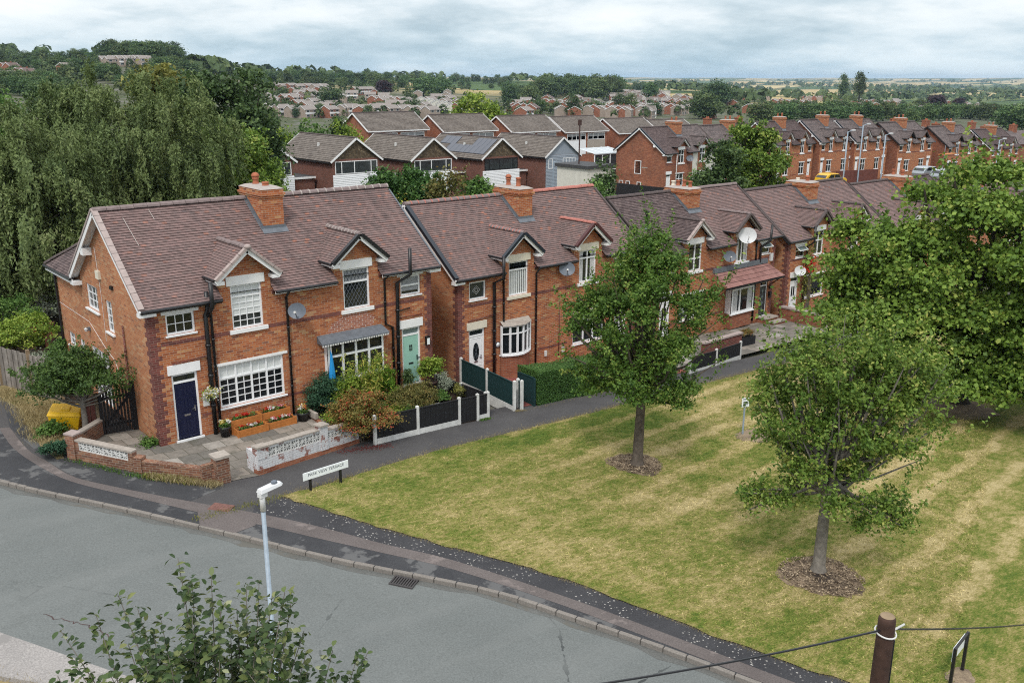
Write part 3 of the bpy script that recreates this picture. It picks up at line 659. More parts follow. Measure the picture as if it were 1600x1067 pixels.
    for x, sg, st in ((-OV, -1, left), (W+OV, 1, right)):
        bb = MB()
        for y0 in (-.25, 2*DR+.25):
            if y0 > 1 and sg > 0: continue
            if st == 'plain': verge(bb, (x,y0,HE+.02), (x,DR,HR+.02), 'lead', .06, .06, 9); continue
            capk = {'verge':'verge', 'blue':'blueblk', 'thin':'ridge_dark', 'none':'ridge_dark'}[st]
            verge(bb, (x-sg*.05,y0,HE+.05), (x-sg*.05,DR,HR+.055), capk, .19 if st in ('verge','blue') else .1, .14 if st == 'blue' else .07, .36 if st == 'verge' else 9)
            bk = 'white' if st in ('verge','blue') else 'blackwood'
            bb.beam((x+sg*.0,y0,HE-.09), (x,DR,HR-.09), .035, .17, bk); bb.add([(x,y0,HE-.12),(x,DR,HR-.12),(x-sg*OV,DR,HR-.12),(x-sg*OV,y0,HE-.12)], [(0,1,2,3)], bk)
        if st in ('verge','blue','plain'):
            xx = sorted((x+sg*.02, x-sg*.50)); bb.box(xx[0], -.24, HE-.22, xx[1], .02, HE-.09, 'white')
            if sg < 0:
                for yy in (1.2, 5.1): 
                    zz = (zroof(yy) if yy < DR else zroof(2*DR-yy))
                    if st == 'verge' and yy > 2 or st == 'blue' and yy < 2: bb.box(x-.01, yy-.16, zz-.42, 0, yy+.16, zz-.16, 'white')
        bb.build('bargeboard', t)
    gk2 = 'black'
    for a, b in ((-OV+.02,2.36),(4.26,W-4.26),(W-2.36,W+OV-.02)):
        g = MB(); g.tube([(a,-.31,HE-.03),(b,-.31,HE-.03)], .052, gk2, 8); g.box(a,-.26,HE-.12,b,-.235,HE-.01,'white' if halves[0].get('wf') and a > 3 else gk2)
        g.build('gutter', t)
    if chim: chimney(t, *chim[:5], chim[5])
    for h, xf in zip(halves, (I, R_)):
        dormer(t, xf, h['roof'], h.get('cap', 'verge'), h.get('barge', 'white'), h.get('dridge', h.get('ridge', 'ridge')), h.get('collar'), wallk, h.get('fascia', True))
        lk = h.get('lk', 'white'); sk = h.get('sk', lk)
        lintel(t, xf, 2.64, 4.0, 4.95, 5.27, lk); lintel(t, xf, .45, 1.53, 2.32, 2.65, lk, .04)
        s = h.get('small', SM)
        if h.get('slint', True): lintel(t, xf, s[0]-.13, s[1]+.15, s[3], s[3]+.15, lk)
        window(t, xf, *DW, sill=(sk,.13,.14,.07), **h.get('dwin', {}))
        window(t, xf, *s, sill=('upvc',.05,.06,.05), **h.get('swin', {}))
        door(t, xf, *h.get('door', DO), h.get('dk', 'white'), h.get('ds', 'six'), tglass=h.get('tg', 'glass'))
        if h.get('main') and not h.get('bay'):
            window(t, xf, *h['main'], sill=('upvc',.06,.06,.06), **h.get('mwin', {})); m = MB(xf); m.box(h['main'][0]-.14,-.03,h['main'][3]+.002,h['main'][1]+.16,.05,h['main'][3]+.09,lk); m.build('lintel', t)
    return t, I, R_
def yz(pts, y): return [(x, y, z) for x, z in pts]
POTS = [(.3,.30,'terracotta',True),(.7,.42,'terracotta',False)]

# ================================================================== pair 1 : the nearest house
gops = [(-6.15,-4.88,3.53,4.44), (-4.1,-3.43,3.05,4.19), (-9.25,-8.4,1.45,2.0), (-7.85,-7.22,1.48,2.0), (-6.44,-4.43,.0,2.05)]
nr = ((0,.72,4,5),(.72,1,4,1))
H1, I_, R_ = pair('nearest brick pair with a navy door, a sage green door and breeze-block garden wall', (0,0,0), [
    dict(roof='tile', ridge='ridge', cap='verge', main=(2.13,4.5,.82,2.30), dk='navy', ds='six', wf=True,
         dwin=dict(rows=((0,.76,4,5),(.76,1,4,1)), blind=.72, bk='blind', glass='glass_soft'), swin=dict(rows=((0,1,3,2),)),
         mwin=dict(cols=(0,.25,.5,.75,1), rows=((0,.70,2,4),(.70,1,2,1)), blind=.36)),
    dict(roof='tile_mottled', ridge='ridge', collar='mortar', cap='black', dk='sage', ds='square', tg='glass_frost', bay='canopy', small=(.50,1.42,3.60,4.36),
         dwin=dict(rows=((0,.68,0,0),(.68,1,0,0)), diamond=True, blind=.34, bk='net'), swin=dict(rows=((0,.5,0,0),(.5,1,0,0)), bk='net', blind=.85))],
    left='verge', right='plain', chim=(5.08,5.88,2.0,3.75,7.75,[(.28,.16,'terracotta',False),(.72,.26,'terracotta',True)]), rear=3.2, gableops=gops)
FX = lambda u, d, z: (d, -u, z)
window(H1, FX, *gops[0], rows=((0,1,3,3),), sill=('upvc',.08,.07,.08), glass='glass_soft'); window(H1, FX, *gops[1], rows=((0,1,2,4),), sill=('upvc',.08,.07,.08), glass='glass_soft')
window(H1, FX, *gops[2], rows=((0,1,2,2),), sill=('upvc',.06,.06,.06)); window(H1, FX, *gops[3], rows=((0,1,2,2),), sill=('upvc',.06,.06,.06))
window(H1, FX, *gops[4], cols=(0,.25,.5,.75,1), rows=((0,.25,0,0),(.25,1,1,3)), fw=.09, name='french_window')
wr = MB()                                                     # rear wing roof
slope(wr, (-OV,10.25,4.5), (-OV,6.9,4.5), (2.9,6.9,6.90), (2.9,7.15,6.90), 'tile_dark'); slope(wr, (W+.2,10.25,4.5), (-OV,10.25,4.5), (2.9,7.15,6.90), (W-3,7.15,6.90), 'tile_dark')
ridge(wr, (-OV,10.25,4.56), (2.9,7.15,6.94), 'ridge_dark', .09); wr.build('rear_roof', H1)
wf = MB(); wf.box(-OV-.01,6.75,4.30,-OV+.03,10.25,4.47,'white'); wf.box(-OV+.03,6.75,4.30,0,10.2,4.33,'white'); wf.box(-OV-.02,6.55,4.28,.0,6.95,4.42,'white'); wf.build('fascia', H1)
wg = MB(); wg.tube([(-OV-.06,6.75,4.48),(-OV-.06,10.25,4.48)], .05, 'black', 8); wg.tube([(-OV-.06,10.1,4.46),(-.07,9.9,4.2),(-.07,9.9,0)], .045, 'black', 8); wg.build('gutter', H1)
pipe(H1, [(1.93,-.07,4.9),(1.93,-.07,4.3),(1.84,-.07,4.15),(1.84,-.07,0)], .06); pipe(H1, [(2.1,-.30,4.52),(2.03,-.06,4.36),(2.03,-.06,0)], .035); pipe(H1, [(4.74,-.30,4.55),(4.74,-.06,4.3),(4.74,-.06,0)], .035)
pipe(H1, [(.62,-.05,2.70),(1.84,-.05,2.76)], .022, 'brick_dark', 'waste_pipe', False)
pipe(H1, [(1.95,-.43,5.25),(1.95,-.43,4.45),(1.9,-.10,4.12)], .06)
dish(H1, (4.98,-.34,3.82), (-.62,-.70,.33), .30, 'dishgrey')
al = MB(); al.box(-.09,4.22,4.86,0,4.55,5.14,'cream'); al.build('alarm_box', H1)
sl_ = MB(); sl_.box(-.14,6.2,2.62,0,6.3,2.74,'dishgrey'); sl_.lathe([(.05,0),(.08,.1),(.02,.14)], (-.14,6.25,2.60), 'dishwhite', 8); sl_.build('security_light', H1)
cb = MB(); cb.tube([(-.012,4.55,5.95),(-.012,4.4,4.3),(-.012,4.42,2.6)], .007, 'white', 5); cb.tube([(-.012,9.9,3.02),(-.012,6.2,2.95),(-.012,4.6,2.30),(-.012,3.7,2.05),(-.012,3.3,1.5)], .007, 'white', 5); cb.build('cable', H1)
pipe(H1, [(-.05,2.35,3.6),(-.05,2.35,.1)], .03, 'brick_dark', 'waste_pipe')
vb = MB(); vb.box(-.08,3.0,4.70,0,3.2,4.82,'black'); vb.build('vent', H1)
mr = MB(); zz = [zroof(y) for y in (2.95,1.9)]; mr.beam((.55,2.95,zz[0]+.045), (.62,1.9,zz[1]+.045), 0.02, .008, 'mortar'); mr.beam((1.5,3.2,zroof(3.2)+.03), (1.53,2.8,zroof(2.8)+.03), .02, .008, 'mortar'); mr.build('mortar_streak', H1)
mb_ = MB(); mb_.box(1.52,-.05,1.05,1.72,0,1.45,'conc_white'); mb_.build('meter_box', H1)
# green-door half : canopy bay
cn = MB(); cn.add([(5.85,0,2.68),(8.57,0,2.68),(8.62,-.48,2.47),(5.80,-.48,2.47),(8.62,-.48,2.42),(5.80,-.48,2.42),(5.85,0,2.42),(8.57,0,2.42)], [(0,1,2,3),(3,2,4,5),(0,3,5,6),(2,1,7,4),(5,4,7,6)], 'lead')
for i in range(28): a = 5.80+i*2.82/28; cn.box(a,-.484,2.37,a+.06,-.47,2.43,'conc_white')
cn.build('canopy', H1)
bw = MB(); bw.box(6.1,-.26,.0,8.5,0,.93,'brick'); bw.build('bay_wall', H1)
window(H1, lambda x, y, z: (x, y-.30, z), 6.12, 8.48, .95, 2.40, cols=(0,.25,.5,.75,1), rows=((0,.66,0,0),(.66,1,0,0)), fw=.08, sill=('upvc',.06,.06,-.0))
bs = MB(); bs.box(6.12,-.24,.95,6.2,0,2.42,'upvc'); bs.build('window_cheek', H1); bs = MB(); bs.box(8.4,-.24,.95,8.48,0,2.42,'upvc'); bs.build('window_cheek', H1)
rp = MB(); rp.poly([(6.25,-.004,2.70),(8.2,-.004,2.70),(8.3,-.004,3.0),(7.95,-.004,3.26),(6.95,-.004,3.26),(6.45,-.004,3.0)], 'brick_repoint'); rp.build('repointed_brick', H1)
ub = MB()
for j in range(7):
    a = j*math.pi*2/7; b = (j+1)*math.pi*2/7; c0 = (6.16,-.42)
    ub.add([(c0[0],c0[1],2.38),(c0[0]+.15*math.cos(a),c0[1]+.08*math.sin(a),1.15),(c0[0]+.15*math.cos(b),c0[1]+.08*math.sin(b),1.15)], [(0,1,2)], 'tarp')
ub.tube([(6.16,-.42,.2),(6.16,-.42,2.42)], .02, 'conc_white', 6); pu = tag(ub.build('folded_parasol'), 'folded bright blue garden parasol standing against the bay window', 'parasol')
pipe(H1, [(9.66,-.43,5.5),(9.65,-.43,4.5),(9.28,-.09,4.16),(9.22,-.09,0)], .055); pipe(H1, [(8.75,-.30,4.55),(8.74,-.06,4.35),(8.73,-.06,2.66),(9.04,-.06,2.50),(9.04,-.06,0)], .035)
pipe(H1, [(9.22,-.05,3.05),(9.85,-.05,3.12)], .02, 'black', 'waste_pipe', False); pipe(H1, [(9.3,-.05,2.80),(10.4,-.05,2.78)], .02, 'brick_dark', 'waste_pipe', False)
lb = MB(); lb.box(10.55,-.12,1.50,10.72,0,1.85,'black'); lb.poly([(10.57,-.125,1.52),(10.70,-.125,1.52),(10.70,-.125,1.78),(10.57,-.125,1.78)], 'signwhite'); lb.build('porch_lamp', H1)
# ================================================================== pair 2
L2 = (12.904,.937,-.956)
H2, _, _ = pair('brick pair with dark blue roof verge, oval-glass white door and bow window', L2, [
    dict(roof='tile_mottled', ridge='ridge', collar='ridge_red', cap='blueblk', dk='white', ds='oval', lk='cream', sk='cream', bay='bow', slint=False, small=(.60,1.50,3.60,4.37),
         dwin=dict(rows=((0,.78,0,0),(.78,1,0,0)), blind=1, bk='vert'), swin=dict(glass='glass_soft')),
    dict(roof='tile_mottled', ridge='ridge_red', cap='maroon', dk='white', ds='slots', main=(2.1,4.2,.55,2.05), lk='cream', sk='white',
         dwin=dict(cols=(0,.5,1), rows=((0,.78,0,0),(.78,1,0,0)), blind=.5, bk='curtain'), swin=dict(rows=((0,.5,0,0),(.5,1,0,0))), mwin=dict(cols=(0,.33,.66,1), rows=((0,.7,0,0),(.7,1,0,0))))],
    left='blue', right='thin', chim=(5.08,5.88,2.0,3.75,7.70,[(.3,.42,'terracotta',False),(.7,.34,'terracotta',True)]))
em = MB(I_); 
for pts in ([(.85,3.98),(1.05,4.16),(1.25,3.98),(1.05,3.80)], [(.95,3.98),(1.05,4.08),(1.15,3.98),(1.05,3.88)]):
    for a, b in zip(pts, pts[1:]+pts[:1]): em.beam((a[0],.092,a[1]), (b[0],.092,b[1]), .014, .01, 'conc_white', (0,1,0))
em.build('leaded_motif', H2)
def bow(par, x0, x1, z0, z1, out, n=5):
    pts = []; 
    for i in range(n+1):
        t = i/n; pts.append((x0+(x1-x0)*t, -out*math.sin(math.pi*(.08+.84*t))))
    bwm = MB(); bwm.prism([(p[0],p[1]+.02,-.2) for p in pts]+[(x1,.05,-.2),(x0,.05,-.2)], (0,0,z0+.2-.06), 'brick_red'); bwm.build('bay_wall', par)
    m = MB(); g = MB()
    for a, b in zip(pts, pts[1:]):
        for z, hh in ((z0,.07),(z0+(z1-z0)*.70,.05),(z1-.07,.07)): m.beam((a[0],a[1],z+hh/2), (b[0],b[1],z+hh/2), .06, hh, 'upvc')
        g.poly([(a[0],a[1]+.02,z0),(b[0],b[1]+.02,z0),(b[0],b[1]+.02,z1),(a[0],a[1]+.02,z1)], 'glass')
    for p in pts: m.box(p[0]-.04, p[1]-.035, z0, p[0]+.04, p[1]+.035, z1, 'upvc')
    m.prism([(p[0],p[1]-.07,z0-.06) for p in pts]+[(x1+.05,.0,z0-.06),(x0-.05,.0,z0-.06)], (0,0,.06), 'upvc')
    o = m.build('window', par); g.build('pane', o)
    r = MB(); top = [(p[0],p[1]-.12,z1) for p in pts]; r.add(top+[(x0,0,z1+.19),(x1,0,z1+.19),(x0-.02,0,z1),(x1+.02,0,z1)], [tuple(range(len(pts)))+(len(pts)+1, len(pts)), tuple(range(len(pts)))[::-1]+(len(pts)+2, len(pts)+3)], 'stone'); r.build('bay_roof', par)
bow(H2, 2.28, 3.92, .93, 2.24, .42)
pipe(H2, [(2.13,-.43,5.35),(2.13,-.43,4.42),(1.9,-.08,4.2),(1.88,-.08,0)], .055, 'black'); pipe(H2, [(2.3,-.30,4.52),(2.44,-.06,4.3),(2.44,-.06,0)], .035); pipe(H2, [(4.32,-.30,4.55),(4.32,-.06,4.3),(4.32,-.06,0)], .035); pipe(H2, [(5.8,-.02,3.0),(5.8,-.02,.2)], .02, 'brick_dark', 'cable', False)
pipe(H2, [(.5,-.05,2.72),(1.88,-.05,2.80)], .022, 'brick_dark', 'waste_pipe', False)
dish(H2, (5.91,-.34,4.32), (-.6,-.72,.33), .34, 'dishgrey')
hl = MB(); hl.lathe([(.13,0),(.15,.02),(.13,.05),(.10,.05)], (0,0,0), 'ridge_dark', 14); hl.lathe([(.10,.052),(.10,.058)], (0,0,0), 'signwhite', 14); ho = hl.build('house_plaque', H2, True); ho.location = (2.12,-.0,1.42); ho.rotation_euler = (rad(90),0,0)
for x in (4.9, 6.0):
    mm = MB(); mm.box(x,-.05,.35,x+.14,0,.60,'conc_white'); mm.build('meter_box', H2)
# ================================================================== pair 3
L3 = (26.832,2.31,-1.927)
H3, _, _ = pair('brick pair with a blackened left roof and a red tiled lean-to porch', L3, [
    dict(roof='tile_dark', ridge='ridge_dark', cap='verge', dk='white', ds='slots', main=(2.13,4.3,.8,2.2), dwin=dict(cols=(0,.5,1), rows=((0,.45,0,0),(.45,1,0,0))), swin=dict(), mwin=dict(cols=(0,.33,.66,1), blind=.8, bk='net')),
    dict(roof='tile', ridge='ridge', cap='ridge_dark', barge='bark_grey', dk='anthracite', ds='diamond', bay='box', door=(.50,1.25,-.12,1.98), fascia=False, dwin=dict(cols=(0,.5,1), blind=1, bk='curtain', glass='glass_soft'), swin=dict(open_top=True, rows=((0,.55,0,0),)))],
    left='thin', right='none', chim=(5.0,6.0,2.0,3.75,7.55,[(.2,.35,'terracotta',False),(.45,.38,'terracotta',False),(.7,.33,'terracotta',False),(.9,.28,'cream',False)]))
pr = MB(); slope(pr, (4.85,-1.1,2.42), (10.45,-1.1,2.42), (10.05,0,3.12), (4.95,0,3.12), 'tile_new', .30, .03); pr.box(4.85,-1.08,2.30,10.45,-1.04,2.42,'blackwood'); pr.add([(4.85,-1.1,2.42),(4.95,0,3.12),(4.85,0,2.42)], [(0,1,2)], 'brick_red'); pr.add([(10.45,-1.1,2.42),(10.05,0,3.12),(10.45,0,2.42)], [(0,1,2)], 'brick_red')
pr.beam((5.0,-.06,1.6),(5.0,-.95,2.32),.07,.07,'brick_red'); pr.beam((10.3,-.06,1.6),(10.3,-.95,2.32),.07,.07,'brick_red')
pr.box(4.95,-.14,3.10,10.05,-.0,3.36,'lead'); pr.build('porch_roof', H3)
bb3 = MB(); bb3.box(6.35,-.40,-.3,8.35,0,.58,'brick_red'); bb3.build('bay_wall', H3)
window(H3, lambda x, y, z: (x, y-.50, z), 6.3, 8.4, .6, 2.05, cols=(0,.36,1), fw=.10, sill=('upvc',.08,.07,-.0), blind=1, bk='curtain'); cc = MB(); cc.box(6.3,-.44,.6,6.4,0,2.05,'upvc'); cc.build('window_cheek', H3); cc = MB(); cc.box(8.3,-.44,.6,8.4,0,2.05,'upvc'); cc.build('window_cheek', H3)
st3 = MB(); st3.box(9.5,-.65,-.6,10.7,0,-.2,'brick_red'); st3.box(9.45,-.7,-.2,10.75,.0,-.14,'stone'); st3.box(9.7,-1.1,-.7,10.9,-.66,-.38,'brick_red'); st3.box(9.65,-1.15,-.38,10.95,-.701,-.32,'stone'); st3.build('step', H3)
pipe(H3, [(9.74,-.43,5.4),(9.70,-.43,4.5),(9.3,-.09,4.1),(9.25,-.09,3.2)], .06); pipe(H3, [(8.9,-.06,4.5),(8.9,-.06,3.3)], .04); pipe(H3, [(8.7,-.06,2.3),(8.7,-.06,-.3)], .05); pipe(H3, [(9.0,-.06,2.3),(9.0,-.06,-.3)], .05)
D3 = dish(H3, (7.35,-.42,5.02), (-.62,-.72,.30), .49, 'dishwhite'); dish(H3, (5.95,-.34,3.98), (-.6,-.7,.33), .34, 'dishgrey')
bx = MB(); bx.box(10.35,-.1,3.15,10.6,0,3.6,'dishwhite'); bx.build('alarm_box', H3)
fl = MB(); zf = zroof(1.4); fl.tube([(.85,1.4,zf-.1),(.85,1.4,zf+.75)], .08, 'black', 10); fl.lathe([(.12,0),(.12,.14),(.05,.2)], (.85,1.4,zf+.75), 'black', 10); fl.lathe([(.22,0),(.09,.14)], (.85,1.4,zf-.02), 'dishgrey', 10); fl.build('flue', H3)
plb = MB(); plb.box(10.52,-.12,.9,10.72,0,1.25,'black'); plb.box(10.52,-.1,1.45,10.66,0,1.65,'black'); plb.build('post_box', H3)
# ================================================================== pairs 4-6
L4 = (38.594,1.992,-2.343)
H4, _, _ = pair('brick pair with red-brown roof behind the big tree, white door and climbing rose', L4, [
    dict(roof='tile', ridge='ridge_dark', cap='ridge_dark', dk='white', ds='slots', small=(.86,1.85,3.5,4.24), barge='bark_grey', lk='white', fascia=False, main=(2.13,4.3,.8,2.2), dwin=dict(cols=(0,.5,1), rows=((0,.6,0,0),(.6,1,0,0))), swin=dict(open_top=True, rows=((0,.55,0,0),))),
    dict(roof='tile', ridge='ridge_dark', cap='ridge_dark', dk='white', ds='slots', main=(2.13,4.3,.8,2.2))], left='none', right='thin', chim=(5.0,6.0,2.0,3.75,7.55,[(.3,.2,'terracotta',True),(.7,.16,'cream',False)]))
pipe(H4, [(2.12,-.43,5.35),(2.12,-.43,4.4),(1.98,-.09,4.1),(1.98,-.09,0)], .05, 'black'); dish(H4, (.95,-.34,2.75), (-.6,-.7,.33), .33, 'dishwhite')
L5 = (50.4,1.6,-2.75)
H5, _, _ = pair('brick pair half hidden by the big sycamore, dark right roof with a black flue', L5, [
    dict(roof='tile', ridge='ridge_dark', cap='ridge_dark', dk='white', main=(2.13,4.3,.8,2.2)), dict(roof='tile_dark', ridge='ridge_dark', cap='ridge_dark', dk='white', main=(2.13,4.3,.8,2.2))], left='none', right='thin', chim=(5.0,6.0,2.0,3.75,7.6,POTS), qn=False)
fl = MB(); zf = zroof(1.4); fl.tube([(7.6,1.4,zf-.1),(7.6,1.4,zf+.8)], .12, 'black', 10); fl.build('flue', H5)
L6 = (62.2,1.4,-3.2)
H6, _, _ = pair('farthest brick pair of the front row, roof just showing above the big tree', L6, [
    dict(roof='tile', ridge='ridge_dark', cap='ridge_dark', dk='white', main=(2.13,4.3,.8,2.2)), dict(roof='tile', ridge='ridge_dark', cap='ridge_dark', dk='white', main=(2.13,4.3,.8,2.2))], left='none', right='thin', chim=(5.0,6.0,2.0,3.75,7.6,POTS), qn=False)

# ================================================================== back-street terrace (seen over the roofs)
def cpair(label, loc, rz, wk='brick_red', k1='tile_slate', k2='tile_slate', caps=('white','white'), sx=1.0, dk=('white','white')):
    o, a, b = pair(label, loc, [dict(roof=k1, ridge='ridge_dark', cap='ridge_dark', barge=caps[0], dk=dk[0], ds='plain', main=(2.4,3.9,.8,2.3), fascia=False, mwin=dict(cols=(0,.5,1), rows=((0,.6,0,0),(.6,1,0,0))), dwin=dict(cols=(0,.5,1), rows=((0,.6,0,0),(.6,1,0,0)))),
        dict(roof=k2, ridge='ridge_dark', cap='ridge_dark', barge=caps[1], dk=dk[1], ds='plain', main=(2.4,3.9,.8,2.3), fascia=False, mwin=dict(cols=(0,.5,1), rows=((0,.6,0,0),(.6,1,0,0))), dwin=dict(cols=(0,.5,1), rows=((0,.6,0,0),(.6,1,0,0))))],
        rz, 'blue' if caps[0] == 'white' else 'none', 'thin', (5.0,6.0,2.0,3.6,7.9,POTS), qn=False, wallk=wk, gk='brick_red')
    o.scale = (sx, 1, 1); o['group'] = 'back-street terrace pairs'; return o
B1 = cpair('brick pair with full side gable, dark roof and one white-rendered front half', (70.85,39.1,-1.04), rad(4.6), k1='tile_dark', k2='tile_slate')
wd = MB(); wd.box(W-5.3,-.012,-.3,W+.01,-.002,2.3,'render'); wd.box(W-5.3,-.012,2.3,W-4.3,-.002,4.5,'render'); wd.box(W-2.6,-.012,2.3,W+.01,-.002,4.5,'render'); wd.box(W-4.2,-.012,4.5,W-3.9,-.002,5.5,'render'); wd.build('rendered_front', B1)
gm = MB(FX); gm.box(-3.0,-.02,2.9,-2.2,.0,3.0,'stone'); gm.build('sill', B1); window(B1, lambda u, d, z: (d-.1, -u, z), -4.0,-3.1,2.2,3.7, y=.05)
for u in (-6.2,-5.2,-3.6): window(B1, lambda u, d, z: (d-.1, -u, z), u,u+.6,.6,1.3, y=.05)
pipe(B1, [(2.35,-.2,4.6),(2.2,-.2,4.2),(2.2,-.2,0)], .05, 'white'); dish(B1, (4.6,-.3,3.9), (-.6,-.7,.33), .4, 'dishgrey')
cpair('brick pair largely hidden behind the tall ash tree in the back street', (82.3,40.0,-1.2), rad(4.6))
CP = [('brick back-street pair with two white dormer gables right of the ash tree', 1210, 190, ('white','white'), 'tile_dark', .70),
      ('brick back-street pair with one white and one dark dormer, brown roof', 1277, 187, ('white','blackwood'), 'tile_slate', .70),
      ('brick back-street pair behind the tall pale lamp posts and fence', 1330, 187, ('white','white'), 'tile_slate', .70),
      ('brick back-street pair with two dark-barged dormers and a white small window', 1399, 191, ('blackwood','blackwood'), 'tile_slate', .82),
      ('brick back-street pair with scaffold planks at its upper window', 1474, 197, ('blackwood','blackwood'), 'tile_slate', .82),
      ('right-most brick back-street pair with a white dormer gable, behind the tree top', 1540, 202, ('white','white'), 'tile_dark', .82)]
cpts = []
for lb_, cx_, cy_, caps, rk, sx in CP:
    d = ray(cx_, cy_); h = rad(-9); ox, oy = 94.0+4.2, 41.5; nx_, ny_ = math.sin(-h), math.cos(h)   # row line
    t = ((ox-CAM[0])*nx_+(oy-CAM[1])*ny_)/(d[0]*nx_+d[1]*ny_); P = CAM+d*t
    hh = rad(-4); u, v = 5.1*sx, DR
    cpts.append(P); loc = (P[0]-u*math.cos(hh)+v*math.sin(hh), P[1]-u*math.sin(hh)-v*math.cos(hh), P[2]-HR)
    cpair(lb_, loc, hh, 'brick', rk, rk, caps, sx)
# roofs of the next street behind
for i, (px_, py_, L_) in enumerate([(1155,196,9),(1395,198,14),(1450,200,12),(1520,203,14),(1590,207,12)]):
    P = at_d(px_, py_, 165+i*4)
    o = thing('terraced_house', ['dull roof with a red chimney beyond the ash tree','hipped brown roof behind the fourth back-street pair','brown roof and small stack behind the fifth back-street pair','long brown roof behind the last back-street pairs','brown roof at the photo edge behind the back-street terrace'][i], 'house', (P[0],P[1],P[2]-6.5), rad(-6), 'roofs beyond the back-street terrace')
    m = MB(); m.box(-L_,0,-3,L_,7,4.2,'brick_red'); m.build('wall', o); m = MB(); slope(m, (-L_-.2,-.3,4.1),(L_+.2,-.3,4.1),(L_-.5,3.5,6.5),(-L_+.5,3.5,6.5),'tile_slate',.3,.03,seg=3); m.poly([(-L_,7.3,4.1),(L_,7.3,4.1),(L_-.5,3.5,6.5),(-L_+.5,3.5,6.5)],'tile_slate'); m.build('roof', o)
    for xx in (-L_*.5, L_*.4):
        m = MB(); m.box(xx-.5,2.9,6,xx+.5,4.1,7.7,'brick_red'); m.box(xx-.56,2.84,7.5,xx+.56,4.16,7.62,'brick_red'); m.lathe([(.13,0),(.1,.3)],(xx-.2,3.5,7.7),'terracotta',8); m.lathe([(.13,0),(.1,.3)],(xx+.2,3.5,7.7),'terracotta',8); m.build('chimney', o)

# ================================================================== 1960s estate behind
def gable(label, loc, rz, L, Dp, he, rise, wk, rk, front='E', bk='white', solar=False, group='estate houses with grey-brown roofs', nearfar=0):
    """ridge along local x; gable end at local x=0"""
    o = thing('detached_house', label, 'house', loc, rz, group); h = Dp/2; ov = .35; s = rise/h
    w = MB(); w.poly([(0,-h,-3),(0,h,-3),(0,h,he),(0,-h,he)], wk); w.poly([(L,-h,-3),(L,h,-3),(L,h,he),(L,-h,he)], wk)
    for sg in (-1, 1): w.poly([(0,sg*h,-3),(L,sg*h,-3),(L,sg*h,he),(0,sg*h,he)], wk)
    gk_ = 'tile_hung' if front in ('E','E3') else ('bluegrey' if front == 'blue' else wk)
    w.poly([(0,-h,he),(0,h,he),(0,0,he+rise)], gk_); w.poly([(L,-h,he),(L,h,he),(L,0,he+rise)], wk); w.build('wall', o)
    r = MB(); dz = ov*s
    for sg in (-1, 1): slope(r, (-.3,sg*(h+ov),he-dz), (L+.3,sg*(h+ov),he-dz), (L+.3,0,he+rise), (-.3,0,he+rise), rk, .33, .035, seg=2.5)
    ro = r.build('roof', o); g = MB(); ridge(g, (-.32,0,he+rise+.03), (L+.32,0,he+rise+.03), 'ridge_dark', .13, .45); g.build('ridge_tiles', ro)
    b = MB()
    for x in (-.31, L+.31):
        b2 = MB()
        for sg in (-1, 1): b2.beam((x,sg*(h+ov),he-dz-.06), (x,0,he+rise-.06), .04, .22, bk)
        b2.build('bargeboard', o)
    for sg in (-1, 1): b = MB(); b.box(-.25,sg*(h+ov)-.02,he-dz-.2,L+.25,sg*(h+ov)+.02,he-dz-.03,bk if nearfar else 'black'); b.build('eaves_board', o)
    for x in ((L*.3, L*.62) if nearfar else (L*.45,)):
        v = MB(); y = h*.5; zz = he+rise-y*s; v.box(x-.12,y-.12,zz-.1,x+.12,y+.12,zz+.32,'conc_white'); v.lathe([(.16,0),(.16,.06)],(x,y,zz+.32),'conc_white',8); v.build('roof_vent', o)
    X = lambda u, d, z: (d-.12, -u, z)   # gable plane, u to the viewer's right
    if front in ('E', 'E3'):
        fk = 'upvc' if front == 'E' else 'blackwood'
        window(o, X, -h+.35, h-.35, he-1.75, he-.25, cols=(0,.14,.45,.86,1), rows=((0,1,0,0),), fw=.09, glass='glass_soft', frame=fk)
        p = MB()
        for i in range(12): z = he-1.8-(i+1)*.2; p.add([(-.07,-h+.02,z),(-.07,h-.02,z),(-.03,h-.02,z+.2),(-.03,-h+.02,z+.2),(-.02,-h+.02,z),(-.02,h-.02,z)], [(0,1,2,3),(0,1,5,4)], 'weatherboard')
        p.build('cladding', o)
    if front == 'blue':
        p = MB()
        for i in range(24): z = he-.02-(i+1)*.2; p.add([(-.06,-h+.02,z),(-.06,h-.02,z),(-.02,h-.02,z+.2),(-.02,-h+.02,z+.2)], [(0,1,2,3)], 'bluegrey')
        p.build('cladding', o); window(o, X, -h+.5, -h+1.3, he-1.9, he-.5, fw=.09); window(o, X, h-3.2, h-.7, he-2.0, he-.5, cols=(0,.25,.5,.75,1), fw=.09)
    if solar:
        p = MB()
        for (x0, x1, v0, v1) in ((.3,9.0,.12,.50),(.3,4.2,.50,.88),(8.0,11.5,.5,.88)):
            def P(x, v): y = h*(1-v); return (x, y, he+rise-y*s+.12)
            p.add([P(x0,v0),P(x1,v0),P(x1,v1),P(x0,v1)]+[(q[0],q[1],q[2]-.06) for q in (P(x0,v0),P(x1,v0),P(x1,v1),P(x0,v1))], [(0,1,2,3),(0,1,5,4),(1,2,6,5),(2,3,7,6),(3,0,4,7)], 'solar')
            n = max(1, round((x1-x0)/1.1))
            for i in range(n+1): x = x0+(x1-x0)*i/n; a, b_ = P(x, v0), P(x, v1); p.beam((a[0],a[1],a[2]+.012),(b_[0],b_[1],b_[2]+.012),.04,.02,'dishgrey')
        p.build('solar_panel', o)
    return o
EX = [37.3, 48.75, 60.0, 71.3, 82.7]; EZ = [4.95+.1, 4.75, 4.3, 3.9, 3.6]
